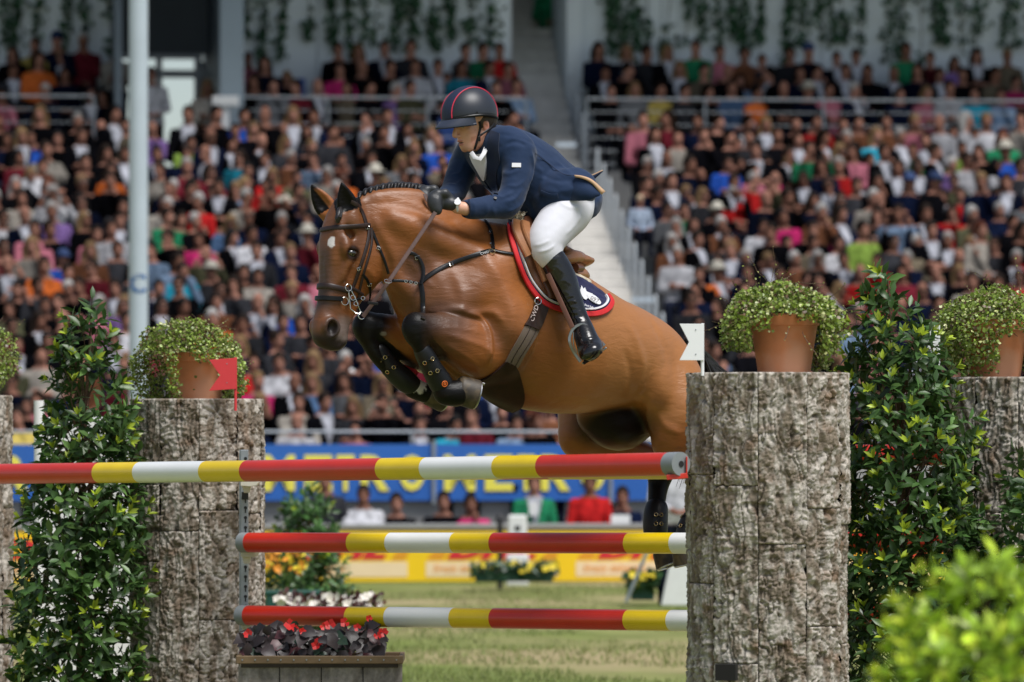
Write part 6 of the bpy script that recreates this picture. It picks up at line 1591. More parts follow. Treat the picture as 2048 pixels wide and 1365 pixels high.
def headring(d, df, wd, th, m, name, a0=0, a1=2 * math.pi, off=.003, n=40, cen=(-.02, 0)):
    """a band round the head: plane through d, tilted by df per metre forward"""
    c = Hd(d, cen[0], 0); path = []
    for a in np.linspace(a0, a1, n):
        dr = (HF_ * math.cos(a) + HL * math.sin(a)); dr = (dr + HD * (df * math.cos(a))).normalized()
        h = bvh.ray_cast(c + dr * .45, -dr)
        if h[0] is None: continue
        nn = h[1] if h[1].dot(dr) > 0 else -h[1]; path.append((h[0] + nn * off, (nn + dr * .6).normalized()))
    for _ in range(2): path = [path[0]] + [((path[i][0] * .5 + (path[i - 1][0] + path[i + 1][0]) * .25), path[i][1]) for i in range(1, len(path) - 1)] + [path[-1]]
    return strap(name, path, wd, th, m, bridle)
strap("browband", lay([(643, 461), (655, 458), (680, 455), (710, 453), (738, 451)], .003), .022, .007, M_lea, bridle)
headring(.402, -.05, .026, .008, M_lea, "noseband", -1.75, 1.75)
headring(.442, .12, .022, .012, M_leb, "padded_noseband", -1.5, 1.1)
strap("headpiece", lay([(703, 404), (716, 412), (726, 430), (732, 450)], .003), .020, .004, M_lea, bridle)
strap("cheekpiece", lay([(737, 448), (737, 475), (728, 510), (718, 540), (708, 568), (701, 585)], .003), .017, .005, M_lea, bridle)
strap("cheekpiece", lay([(742, 456), (743, 485), (736, 515), (727, 545), (718, 580), (716, 600)], .005), .012, .004, M_lea, bridle)
strap("throat_lash", lay([(744, 462), (756, 492), (768, 520), (778, 548)], .004), .012, .004, M_leb, bridle)
strap("jaw_strap", lay([(724, 548), (735, 562), (740, 585), (738, 604)], .005), .013, .004, M_leb, bridle)
strap("chin_strap", lay([(694, 602), (708, 600), (722, 596)], .006), .012, .005, M_leb, bridle)
strap("chin_strap", lay([(696, 574), (710, 580), (724, 590)], .006), .016, .005, M_lea, bridle)
for x, y, dx in ((735, 456, 0), (718, 538, .4), (757, 497, -.5), (739, 570, 0)):
    h = cast(bvh, x, y); buckle(h[0] + N_CAM * .006, (h[1] + N_CAM).normalized(), Vector((dx, 0, -1)), .014, M_steel, bridle)
def hp(x, y, out=.01):
    h = cast(bvh, x, y)
    return (h[0] if h[0] is not None and h[0][1] < 27.2 else P(x, y, 26.62)) + N_CAM * out
for x, y, r in ((697, 576, .016), (690, 603, .018), (723, 632, .016)): ring(hp(x, y, .014) if y < 620 else P(723, 632, 26.52), (.5, -1, .1), r, .0022, M_steel, bridle, "bit_ring")
q = MB(); ya = hp(700, 590, .02)[1]; L_ = [P(x, y, ya) for x, y in ((697, 582), (699, 600), (701, 618), (712, 627), (720, 629))]; q.tube(L_, .003, 8); q.build("bit_cheek", M_steel, bridle, True)
q = MB(); q.tube([P(x, y, ya) for x, y in ((703, 582), (712, 600), (719, 618), (722, 626))], .0025, 8); q.build("bit_cheek", M_steel, bridle, True)
for x, y, r in ((706, 596, .012), (712, 608, .010), (726, 597, .009)): ring(P(x, y, ya - .002), (.3, -1, .3), r, .002, M_steel, bridle, "bit_link")
# reins: near one from the bit to the near hand, through the martingale ring
ra = P(726, 634, 26.52); rb = P(776, 566, 26.50); rc = P(871, 425, 26.60)
def straight(a, b, n, nr, sag=0): return [(a + (b - a) * (k / n) - Vector((0, 0, sag * 4 * (k / n) * (1 - k / n))), Vector(nr)) for k in range(n + 1)]
strap("rein", straight(ra, rb, 6, (0, -1, .3)) + straight(rb, rc, 14, (0, -1, .3))[1:], .019, .004, M_lrein, bridle)
for s_ in (.0,):
    c = P(746, 607, 26.49); q = MB(); q.box(c, (.05, .012, .014), axes=((.95, 0, -.1), (0, 1, 0), (.1, 0, .95))); q.build("rein_stop", M_leb, bridle, bevel=.002)
strap("rein", straight(P(690, 640, 27.0), P(862, 410, 27.0), 14, (0, -1, .3)), .019, .004, M_lrein, bridle)
strap("rein_loop", lay([(846, 392), (850, 402), (856, 412), (868, 424)], .02), .018, .003, M_lrein, bridle)

mart = thing("breastplate", "black leather breastplate with steel rings across the horse's shoulder and neck", "breastplate", tuple(P(880, 520, 26.7)))
strap("shoulder_strap", lay([(842, 566), (858, 552), (890, 533), (930, 517), (970, 505), (985, 502)], .004), .021, .005, M_leb, mart)
strap("wither_strap", lay([(970, 443), (979, 458), (984, 478), (986, 500)], .004), .017, .005, M_leb, mart)
strap("saddle_strap", lay([(988, 503), (1005, 507), (1030, 510)], .006), .015, .005, M_leb, mart)
strap("centre_strap", lay([(842, 566), (846, 590), (846, 620), (845, 640)], .004), .022, .005, M_leb, mart)
strap("neck_strap", lay([(843, 570), (848, 545), (840, 520), (826, 507), (815, 508)], .006), .017, .005, M_leb, mart)
q_ = [P(x, y, 26.52) for x, y in ((778, 562), (800, 562), (820, 564), (838, 568))]
q_[-1] = cast(bvh, 840, 568)[0] + N_CAM * .01
strap("martingale_strap", [(p, Vector((0, -1, .2))) for p in q_], .013, .004, M_leb, mart)
for x, y, r in ((984, 503, .015), (1034, 510, .010)): h = cast(bvh, x, y); ring(h[0] + h[1] * 0 + N_CAM * .012, h[1], r, .0022, M_brass if x < 1000 else M_steel, mart)
ring(P(776, 563, 26.49), (.2, -.6, 1), .017, .0022, M_steel, mart, "rein_ring")
for x, y, t in ((902, 528, (1, 0, .35)), (980, 466, (.1, 0, -1)), (835, 516, (.3, 0, -1)), (984, 490, (.1, 0, -1))):
    h = cast(bvh, x, y); buckle(h[0] + N_CAM * .006, (h[1] if h[1][1] < 0 else -h[1]), Vector(t), .017, M_steel, mart)
for x, y in ((812, 563), (822, 565), (832, 567)): ring(P(x, y, 26.505), (0, -1, 0), .006, .002, M_steel, mart, "chain_link")
h = cast(bvh, 968, 506); hn = h[1] if h[1][1] < 0 else -h[1]
q = MB(); q.box(h[0] + hn * .012, (.034, .003, .014), axes=(Vector((1, 0, .25)).normalized(), hn, Vector((-.25, 0, 1)).normalized())); q.build("name_plate", M_black_ if False else M_leb, mart)
def surf_text(name, body, x, y, size, m, parent, dirv, off=.014, xs=1.0, b=None, shear=0, offset=.0):
    h = cast(b or bvh, x, y); h = h if h[0] is not None else cast(bvh, x, y); n = h[1] if h[1].dot(h[0] - O_CAM) < 0 else -h[1]; n = (n + N_CAM * .6).normalized(); ax = Vector(dirv); ax = (ax - n * ax.dot(n)).normalized(); az = n.cross(ax)
    return text_mesh(name, body, size, m, h[0] + n * off, ax, az, parent, .0004, offset, shear, 1.0, xs)
surf_text("lettering", "CWD", 961, 512, .016, M_whb, mart, (1, 0, .3), .017)

def patch(name, Lp, Rp, nu, nv, m, parent, off=.004, th=.004, b=None, puff=0.0, maxY=99, quilt=0):
    """leather or cloth sheet lying on the surface between two picture polylines"""
    A, _ = spline([(x, y, 0) for x, y in Lp], [0] * len(Lp), 8); B, _ = spline([(x, y, 0) for x, y in Rp], [0] * len(Rp), 8)
    def res(A, n):
        s = np.concatenate([[0], np.cumsum(np.linalg.norm(np.diff(A, axis=0), axis=1))]); u = np.linspace(0, s[-1], n); return np.stack([np.interp(u, s, A[:, k]) for k in range(2)], -1)
    A, B = res(A, nv), res(B, nv); top = np.zeros((nu, nv, 3)); N_ = np.zeros((nu, nv, 3)); miss = np.zeros((nu, nv), bool)
    for i in range(nu):
        for j in range(nv):
            t = i / (nu - 1); x, y = A[j] * (1 - t) + B[j] * t; h = cast(b or bvh, x, y)
            if h[0] is None or h[0][1] > maxY: miss[i, j] = True; continue
            n = h[1] if h[1].dot(h[0] - O_CAM) < 0 else -h[1]; top[i, j] = h[0]; N_[i, j] = n
    for _ in range(nu + nv):          # beyond the silhouette continue the sheet from its neighbours
        if not miss.any(): break
        m2 = miss.copy()
        for i, j in zip(*np.where(miss)):
            for di, dj in ((1, 0), (-1, 0), (0, 1), (0, -1)):
                a, c = i + di, j + dj
                if 0 <= a < nu and 0 <= c < nv and not miss[a, c]:
                    t = i / (nu - 1); x, y = A[j] * (1 - t) + B[j] * t; top[i, j] = np.array(P(x, y, top[a, c][1] + .012)); N_[i, j] = N_[a, c]; m2[i, j] = False; break
        miss = m2
    for _ in range(4):
        for arr in (top, N_):
            a = arr.copy(); a[1:-1] = .5 * arr[1:-1] + .25 * (arr[2:] + arr[:-2]); b2 = a.copy(); b2[:, 1:-1] = .5 * a[:, 1:-1] + .25 * (a[:, 2:] + a[:, :-2]); arr[:] = b2
    N_ = unit(N_ + np.array([0, -.15, 0]))
    e = np.minimum.outer(np.minimum(np.arange(nu), nu - 1 - np.arange(nu)), np.full(nv, 999)); e2 = np.minimum(np.arange(nv), nv - 1 - np.arange(nv))[None]; e = np.minimum(e, e2) / max(2, min(nu, nv) * .3)
    pf = puff * np.sqrt(np.clip(e, 0, 1))
    if quilt:
        gi, gj = np.meshgrid(np.arange(nu), np.arange(nv), indexing='ij'); pf = pf + .0035 * np.abs(np.sin(gi * math.pi / quilt) * np.sin(gj * math.pi / quilt))
    T = top + N_ * (off + th + pf)[..., None] if np.ndim(pf) else top + N_ * (off + th)
    Bt = top + N_ * off * .2
    idx = np.arange(nu * nv).reshape(nu, nv); F = np.stack([idx[:-1, :-1], idx[1:, :-1], idx[1:, 1:], idx[:-1, 1:]], -1).reshape(-1, 4)
    V = np.vstack([T.reshape(-1, 3), Bt.reshape(-1, 3)]); M_ = nu * nv; per = [idx[i, 0] for i in range(nu)] + [idx[-1, j] for j in range(1, nv)] + [idx[i, -1] for i in range(nu - 2, -1, -1)] + [idx[0, j] for j in range(nv - 2, 0, -1)]
    side = np.array([[per[k], per[(k + 1) % len(per)], per[(k + 1) % len(per)] + M_, per[k] + M_] for k in range(len(per))])
    FF = np.vstack([F, F[:, ::-1] + M_, side[:, ::-1]])
    o = np_mesh(name, V, FF, m, parent, True); o.data.set_sharp_from_angle(angle=R(50))
    bm = bmesh.new(); bm.from_mesh(o.data); bmesh.ops.recalc_face_normals(bm, faces=bm.faces); bm.to_mesh(o.data); bm.free()
    return o, top, N_
# saddle pad
pad = thing("saddle_pad", "navy quilted saddle pad edged in red and white with a white horse head emblem", "saddle pad", tuple(P(1100, 560, 27.2)))
PL = [(1016, 444), (1022, 480), (1032, 520), (1048, 560), (1072, 594), (1096, 612), (1140, 625), (1180, 630), (1208, 624), (1219, 610)]
PR = [(1032, 438), (1050, 470), (1075, 500), (1100, 525), (1120, 540), (1140, 550), (1165, 562), (1190, 578), (1208, 592), (1219, 606)]
PADO, _, _ = patch("pad_cloth", PL, PR, 30, 60, M_navy, pad, .006, .008, quilt=5)
def edge(name, pts, w, th, m, off): strap(name, lay(pts, off, dense=6), w, th, m, pad)
edge("binding", [(1017, 440)] + PL[1:-1] + [(1221, 607), (1212, 592)], .026, .010, M_redb, .010)
inn = lambda pts, dx: [(x + dx * .9, y - (dx * .55 if x > 1060 else 0)) for x, y in pts]
edge("piping", [(1024, 440), (1030, 480), (1040, 518), (1055, 555), (1078, 587), (1100, 604), (1140, 616), (1178, 621), (1202, 615), (1211, 604), (1206, 594)], .010, .014, M_whb, .010)
padb = BVHTree.FromPolygons([v.co + OFF[pad.name] for v in PADO.data.vertices], [list(p.vertices) for p in PADO.data.polygons])
def emblem():
    """white horse head in profile with an oval number plate, on the rear corner of the pad"""
    def poly(pts, nm, m, dz):
        q = MB(); P3 = []
        for x, y in pts:
            h = cast(padb, x, y); p = h[0] if h[0] is not None else P(x, y, 27.2); P3.append(p + N_CAM * dz)
        q.prism(P3, (0, .003, 0)); q.build(nm, m, pad)
    poly([(1163, 571), (1167, 578), (1170, 575), (1173, 583), (1180, 586), (1186, 588), (1178, 594), (1172, 600), (1168, 598), (1164, 592), (1160, 582)], "emblem_head", M_whb, .010)
    c = (1188, 598); poly([(c[0] + 15 * math.cos(a) * .92 - 8 * math.sin(a) * -.39, c[1] + 15 * math.cos(a) * .39 + 10 * math.sin(a) * .92) for a in np.linspace(0, 6.283, 26)[:-1]], "number_plate", M_whb, .012)
    surf_text("lettering", "097", 1178, 600, .030, M_elas, pad, (.94, 0, -.34), .012, b=padb)
    surf_text("lettering", "Stud Sellars", 1167, 612, .013, M_whb, pad, (.96, 0, -.24), .010, b=padb, offset=.0004)
emblem()
# girth, belly guard
M_guard = mat('brown guard leather', (.020, .0085, .006), .6, var=(20, .4), bump=((90, .3, .0015),), spec=.2)
girth = thing("girth", "dark leather girth with grey elastic and a broad belly guard under the chest", "girth", tuple(P(1030, 720, 27)))
patch("belly_guard", [(1012, 722), (990, 742), (965, 758), (942, 764), (960, 785), (988, 805), (1016, 819)], [(1030, 731), (1038, 748), (1045, 770), (1049, 790), (1047, 806), (1040, 816), (1026, 822)], 24, 40, M_guard, girth, .004, .008)
patch("elastic", [(1049, 652), (1034, 680), (1020, 704), (1010, 724)], [(1078, 658), (1062, 685), (1046, 712), (1034, 734)], 12, 24, M_elas, girth, .006, .004)
strap("elastic_edge", lay([(1058, 655), (1044, 682), (1028, 708), (1018, 728)], .011), .004, .0015, M_lea, girth)
strap("elastic_edge", lay([(1070, 658), (1055, 686), (1040, 710), (1029, 730)], .011), .004, .0015, M_lea, girth)
GIRO, _, _ = patch("leather_end", [(1076, 590), (1066, 615), (1056, 638), (1048, 650)], [(1100, 600), (1092, 625), (1082, 650), (1073, 660)], 12, 20, M_lea, girth, .010, .007)
girb = BVHTree.FromPolygons([v.co + OFF[girth.name] for v in GIRO.data.vertices], [list(p.vertices) for p in GIRO.data.polygons])
surf_text("lettering", "CWD", 1066, 645, .034, mat("silver print", (.55, .45, .42), .5), girth, (.50, 0, .86), .003, b=girb)
h = cast(bvh, 1076, 603); ring(h[0] + N_CAM * .026, (.3, -1, .1), .016, .0028, M_steel, girth)
# saddle
saddle = thing("saddle", "brown leather jumping saddle with tan flap and rolled cantle", "saddle", tuple(P(1090, 500, 27.2)))
patch("under_flap", [(1030, 452), (1033, 480), (1044, 520), (1062, 560), (1085, 590), (1108, 600)], [(1060, 445), (1075, 480), (1095, 520), (1115, 560), (1130, 590), (1138, 604)], 16, 30, M_lmid, saddle, .016, .008, puff=.010)
patch("flap", [(1044, 448), (1042, 468), (1048, 500), (1062, 540), (1078, 570), (1092, 598)], [(1066, 440), (1095, 470), (1115, 510), (1130, 550), (1138, 580), (1135, 602)], 18, 34, M_lmid, saddle, .030, .010, puff=.006)
strap("knee_roll", lay([(1046, 446), (1044, 470), (1052, 502), (1068, 538), (1082, 566)], .038), .045, .020, M_ltan, saddle)
strap("front_roll", lay([(1030, 452), (1030, 470), (1036, 492), (1046, 515)], .026), .042, .018, M_ltan, saddle)
M_wool = mat("sheepskin", (.62, .55, .42), .95, var=(60, .3), bump=((160, 1, .006),))
q = MB(); rg = random.Random(3)
for k in range(160):
    c = P(1036 + rg.uniform(-7, 8), 440 + rg.uniform(-10, 12), 27.05 + rg.uniform(-.04, .04)); q.tube([c, c + Vector((rg.gauss(0, .008), rg.gauss(0, .008), .010)), c + Vector((rg.gauss(0, .014), rg.gauss(0, .012), .024))], [.006, .005, .001], 4)
q.build("wool_tuft", M_wool, saddle, True)
sf = Field((-.10, 26.85, 2.20), (.45, 27.75, 2.75), .006)
def Q(px, py, Y): return P(px, py, Y)
sf.loft([(P(1052, 445, 27.12), P(1060, 480, 27.12), .08), (P(1085, 470, 27.2), P(1090, 500, 27.2), .10), (P(1120, 505, 27.3), P(1124, 535, 27.3), .14), (P(1148, 516, 27.38), P(1152, 540, 27.38), .15)], LB, k=.02, k0=.02)
sf.chain([P(1130, 518, 27.12), P(1152, 515, 27.2), P(1158, 517, 27.36), P(1140, 512, 27.5)], [.026, .026, .027, .024], k=.02)
v_, f_ = sf.mesh(blur=1); np_mesh("seat", v_, f_, M_ltan, saddle)
q = MB(); q.tube([P(1150, 536, 27.16), P(1160, 536, 27.2), P(1163, 538, 27.3)], [.022, .022, .018], 14); q.build("cantle_panel", M_lmid, saddle, True)
q = MB(); q.tube([P(1148, 548, 27.18), P(1166, 548, 27.24), P(1172, 552, 27.34)], [.026, .026, .02], 14); q.build("rear_panel", M_ltan, saddle, True)
q = MB(); q.tube([P(1140, 552, 27.16), P(1158, 560, 27.18), P(1174, 568, 27.24), P(1178, 572, 27.36)], [.024, .026, .025, .018], 14); o = q.build("wool_panel", M_wool, saddle, True)
# boots on the horse's legs
M_shell = mat("black boot shell", (.008, .009, .011), .42, var=(14, .15), bump=((60, .15, .002),), spec=.35)
M_orl = mat("orange logo print", (.75, .16, .02), .5)
def tendon_boot(pts, rs, label, lat, buckles, logo=None):
    t = thing("tendon_boot", label, "horse boot", tuple(pts[0]), "black protective boots on the horse's legs")
    f = Field([min(p[i] for p in pts) - .12 for i in range(3)], [max(p[i] for p in pts) + .12 for i in range(3)], .005)
    f.chain(pts, rs, k=.01, k0=.01, sub=4); v, fc = f.mesh(blur=1); np_mesh("shell", v, fc, M_shell, t)
    lb = BVHTree.FromPolygons([Vector(a) for a in v], fc.tolist())
    for bx, by in buckles:
        h = cast(lb, bx, by)
        if h[0] is None: continue
        n = h[1] if h[1].dot(h[0] - O_CAM) < 0 else -h[1]; ring(h[0] + n * .004, n, .0085, .0022, M_brass, t, "strap_stud")
        s_ = lay([(bx - 8, by + 3), (bx, by), (bx + 8, by - 3)], .004, lb); strap("fastening_strap", s_, .008, .002, M_leb, t)
    if logo:
        h = cast(lb, *logo); n = h[1] if h[1].dot(h[0] - O_CAM) < 0 else -h[1]; ring(h[0] + n * .003, n, .013, .0022, M_orl, t, "logo_ring"); ring(h[0] + n * .004, n, .005, .002, M_orl, t, "logo_mark")
    return t
tendon_boot([P(845, 702, 26.62), P(862, 734, 26.65), P(880, 764, 26.69), P(888, 778, 26.70)], [.042, .046, .053, .044], "black boot with orange mark on the near foreleg", LB, [(850, 726), (864, 718), (861, 746), (874, 742)], (889, 768))
tendon_boot([P(757, 702, 26.89), P(780, 733, 26.92), P(806, 758, 26.95), P(824, 772, 26.97)], [.041, .046, .052, .046], "black boot with brass studs on the far foreleg", LB, [(759, 723), (770, 715), (775, 744), (787, 735)])
_t = bpy.data.objects['tendon_boot.001']
q = MB(); q.prism([P(x, y, 27.02) for x, y in ((792, 702), (800, 703), (818, 722), (808, 730))], (0, .004, 0)); q.build('inner_lining', M_whb, _t)
q = MB(); q.prism([P(x, y, 27.02) for x, y in ((808, 730), (818, 722), (838, 746), (830, 756))], (0, .004, 0)); q.build('inner_lining', M_orl if False else M_redb, _t)
tendon_boot([near(P(1337, 1018, 28.0), -38), near(P(1335, 1040, 27.98), -38), near(P(1335, 1064, 27.97), -38)], [.056, .058, .058], "black boot with orange edged straps on the far hind leg", LB, [(1312, 1030), (1322, 1030), (1312, 1048), (1322, 1048)])
tendon_boot([near(P(1366, 1020, 27.88), 58), near(P(1344, 1050, 27.84), 58), near(P(1336, 1074, 27.82), 58)], [.054, .056, .054], "black boot on the near hind leg mostly behind the log", LB, [(1364, 1034), (1362, 1052)])
# stirrup on the near side
st = thing("stirrup", "grey steel stirrup on a brown leather strap holding the rider's boot", "stirrup", tuple(P(1170, 690, 26.9)))
a = P(1096, 548, 26.86); b = P(1145, 656, 26.80)
strap("stirrup_leather", straight(a, b, 8, (-.2, -1, 0)), .024, .006, M_lmid, st)
M_alu = mat("brushed grey metal", (.33, .35, .37), .3, metal=.9, var=(40, .1))
q = MB(); Ys = 26.84; pts = [P(x, y, Ys + d) for x, y, d in ((1161, 724, .0), (1148, 705, .0), (1140, 688, -.01), (1139, 675, -.01), (1145, 660, -.01), (1156, 651, -.01), (1167, 650, -.01), (1180, 656, -.01), (1190, 668, -.01), (1198, 680, 0), (1209, 692, .0))]
pts2, _ = spline([tuple(p) for p in pts], [0] * len(pts), 3); strap("stirrup_arch", [(Vector(p), Vector((0, -1, 0))) for p in pts2], .015, .008, M_alu, st)
q = MB(); q.tube([P(1147, 664, Ys - .012), P(1147, 690, Ys - .012), P(1154, 706, Ys - .012)], .0028, 6); q.build("inner_bar", M_alu, st, True)
c0, c1 = P(1161, 725, Ys), P(1210, 693, Ys); ax = (c1 - c0).normalized(); q = MB(); q.box((c0 + c1) / 2 + Vector((.008, .03, -.006)), ((c1 - c0).length, .055, .010), axes=(ax, Vector((0, 1, 0)), ax.cross(Vector((0, 1, 0))))); q.build("tread", M_alu, st, bevel=.003)
q = MB(); q.tube([P(1160, 655, Ys - .015), P(1168, 664, Ys - .02), P(1176, 663, Ys - .02), P(1186, 668, Ys - .015)], .002, 6); q.build("release_wire", M_steel, st, True)

# ------------------------------------------------------------------ the rider
LR = Vector((.62, -.78, 0)).normalized()
def rl(p, m): return Vector(p) + LR * m
dl = R(15); Fh = Vector((-.84 * math.cos(dl), -.543 * math.cos(dl), -math.sin(dl))).normalized(); Lh = Vector((.543, -.84, 0)).normalized(); Uh = Fh.cross(Lh)
if Uh[2] < 0: Uh = -Uh
HC = P(946, 243, 27.0); HS = 1.07
def K(f, u, l=0): return HC + (Fh * f + Uh * u + Lh * l) * HS
AXH = (Fh, Uh, Lh)
rider = thing("rider", "rider in navy jacket, white breeches, black boots and helmet leaning over the horse's neck", "person", tuple(P(1120, 400, 27.2)))
# body -------------------------------------------------------------
lo = P(820, 760, 27.2); 
bf = Field((-.47, 26.45, 1.95), (.50, 27.75, 3.42), .0052)
def he(f, u, l, r, k=.01, mode='add'): bf.ell(K(f, u, l), np.array(r) * HS, ax=AXH, k=k, mode=mode)
he(-.01, .03, 0, (.095, .082, .074), .0); he(.035, -.045, 0, (.056, .070, .056), .03); he(.060, -.095, 0, (.030, .022, .030), .025)   # skull, face, chin
for s_ in (-1, 1):
    bf.chain([K(-.012, -.055, .058 * s_), K(.02, -.092, .048 * s_), K(.06, -.110, .022 * s_)], [.016, .015, .014], k=.02, k0=.02)      # jaw
    he(.055, -.028, .040 * s_, (.020, .014, .018), .015)       # cheekbone
    he(.088, -.006, .032 * s_, (.014, .011, .017), .008, 'sub')
    he(.066, -.008, .032 * s_, (.0135, .0115, .0125), .004)     # eyeball
    bf.chain([K(.088, .012, .014 * s_), K(.088, .016, .032 * s_), K(.075, .012, .050 * s_)], [.006, .0065, .005], k=.010, k0=.01)        # brow
    bf.chain([K(-.012, -.012, .073 * s_), K(-.020, -.014, .079 * s_), K(-.020, -.036, .078 * s_), K(-.008, -.046, .074 * s_)], [.006, .007, .006, .006], k=.004, k0=.006)   # ear rim
    he(-.010, -.028, .072 * s_, (.010, .018, .005), .006)
bf.chain([K(.086, .004, 0), K(.098, -.018, 0), K(.112, -.040, 0)], [.008, .0085, .010], k=.010, k0=.01); he(.100, -.046, .010, (.009, .007, .008), .008); he(.100, -.046, -.010, (.009, .007, .008), .008)
bf.chain([K(.080, -.070, -.022), K(.095, -.068, 0), K(.080, -.070, .022)], [.004, .0065, .004], k=.006, k0=.006); bf.chain([K(.076, -.083, -.018), K(.090, -.085, 0), K(.076, -.083, .018)], [.004, .007, .004], k=.006, k0=.006)
bf.chain([K(.084, -.076, -.022), K(.100, -.0765, 0), K(.084, -.076, .022)], [.003, .0042, .003], k=.004, k0=.004, mode='sub')
bf.chain([K(-.03, -.04, 0), P(968, 288, 27.03), P(985, 310, 27.06)], [.058, .056, .062], k=.02, k0=.03)          # neck
bf.loft([(P(990, 280, 27.07), P(974, 310, 27.07), .08), (P(1032, 280, 27.09), P(1006, 342, 27.10), .13), (P(1075, 305, 27.11), P(1020, 385, 27.12), .13), (P(1115, 345, 27.15), P(1060, 415, 27.17), .12), (P(1150, 380, 27.2), P(1100, 432, 27.22), .14)], LR, k=.03, k0=.04)
NS, NE, NW = P(1036, 306, 26.93), P(1020, 410, 26.84), P(932, 418, 26.73)
FS, FE, FW = P(932, 318, 27.24), P(905, 388, 27.12), P(875, 398, 26.92)
bf.chain([NS, NE], [.052, .042], k=.03, k0=.04, sub=1); bf.chain([NE, NW, P(908, 411, 26.71)], [.042, .030, .028], k=.01, sub=2)
bf.chain([FS, FE], [.052, .042], k=.03, k0=.04, sub=1); bf.chain([FE, FW, P(868, 397, 26.88)], [.040, .030, .028], k=.01, sub=2)
HIPN, KNN = P(1138, 420, 27.02), P(1090, 492, 26.90)
for sh in (0, -.56):
    bf.chain([rl(HIPN, sh * .6), rl(P(1108, 458, 26.95), sh * .8), rl(KNN, sh)], [.088, .076, .056], k=.03, k0=.05)
    bf.chain([rl(KNN, sh), rl(P(1120, 548, 26.91), sh), rl(P(1164, 652, 26.89), sh)], [.050, .050, .034], k=.02, k0=.02)
    bf.chain([rl(P(1164, 652, 26.89), sh), rl(P(1176, 695, 26.80), sh)], [.036, .034], k=.02)
def hand(field, cx, cy, Y, sgn, g=0.0, k0=.012):
    """a closed fist holding the rein: palm, four fingers curled with two bends, thumb along the top"""
    q = lambda dx, dy, dY: P(cx + dx, cy + dy, Y + dY * sgn)
    field.ell(q(8, 0, 0), np.array((.042, .036, .026)) + g, ax=(Vector((1, 0, -.1)).normalized(), Vector((.1, 0, 1)).normalized(), Vector((0, 1, 0))), k=.01)
    field.ell(q(20, 3, -.004), np.array((.030, .028, .024)) + g, k=.015)
    for i in range(4):
        o = (0, 9.2, 18.2, 26.5)[i]; r = (.0112, .0115, .011, .0095)[i] + g; ln = (1.0, 1.08, 1.0, .82)[i]
        K0 = q(-4 - i * .6, -15 + o, .0); K1 = q(-15 * ln + i * .6, -14 + o, -.012); K2 = q(-19 * ln + i, -8 + o * .96, -.030); K3 = q(-9 * ln, -5 + o * .93, -.040)
        field.chain([K0, K1], [r * 1.12, r * 1.05], k=.006, k0=.010, sub=1); field.chain([K1, K2], [r * 1.05, r], k=.003, sub=1); field.chain([K2, K3], [r, r * .9], k=.003, sub=1)
    field.chain([q(16, -10, -.006), q(6, -17, -.020)], [.014 + g, .013 + g], k=.008, k0=.01, sub=1); field.chain([q(6, -17, -.020), q(-7, -18, -.026)], [.0125 + g, .0105 + g], k=.003, sub=1)
hand(bf, 884, 404, 26.70, 1, -.003); hand(bf, 862, 396, 26.86, 1, -.003)
BV, BF = bf.mesh()
BN = vert_normals(BV, BF)
r = BV - np.array(HC); hf_, hu, hl = r @ np.array(Fh) / HS, r @ np.array(Uh) / HS, r @ np.array(Lh) / HS
Cc = np.tile(np.array([.66, .36, .25]), (len(BV), 1)) * (.88 + .24 * fbm(BV[:, 0] * 30, BV[:, 1] * 30, BV[:, 2] * 30, 3, 4)[:, None])
def ge(f, u, l, a, b, c, x0=.8, x1=1.1): return 1 - smooth01((np.sqrt(((hf_ - f) / a) ** 2 + ((hu - u) / b) ** 2 + ((np.abs(hl) - l) / c) ** 2) - x0) / (x1 - x0))
blend(ge(.045, -.03, .045, .03, .02, .02, .3, 1.2) * .4, [.50, .17, .11]); blend(ge(.105, -.04, 0, .02, .016, .014, .3, 1.2) * .5, [.50, .16, .11])
blend(ge(.085, -.068, 0, .02, .006, .023) * .8, [.42, .12, .10]); blend(ge(.085, -.085, 0, .02, .006, .02) * .8, [.44, .13, .11]); blend(ge(.09, -.0765, 0, .02, .0035, .021), [.05, .015, .012])
blend(ge(.06, -.098, 0, .05, .026, .055, .4, 1.1) * .25, [.20, .12, .09])
blend(ge(.080, -.007, .032, .012, .007, .014), [.55, .50, .46]); blend(ge(.084, -.007, .034, .012, .0055, .0055), [.02, .015, .012]); blend(ge(.080, .0015, .032, .015, .003, .016), [.05, .025, .018])
blend(ge(.088, .018, .032, .015, .0045, .020), [.09, .05, .03]); blend(ge(-.014, -.03, .076, .02, .03, .02, .5, 1.2) * .6, [.56, .17, .13])
nk = (hu < -.06) & (hf_ < .06); blend(nk * .35, [.45, .12, .075])
M_skin = mat("skin", (0, 0, 0), .48, attr=True, sss=.12, bump=((300, .15, .0006), (60, .1, .001)))
np_mesh("body", BV, BF, M_skin, rider, True, Cc)
bodyb = BVHTree.FromPolygons([Vector(v) for v in BV], BF.tolist())
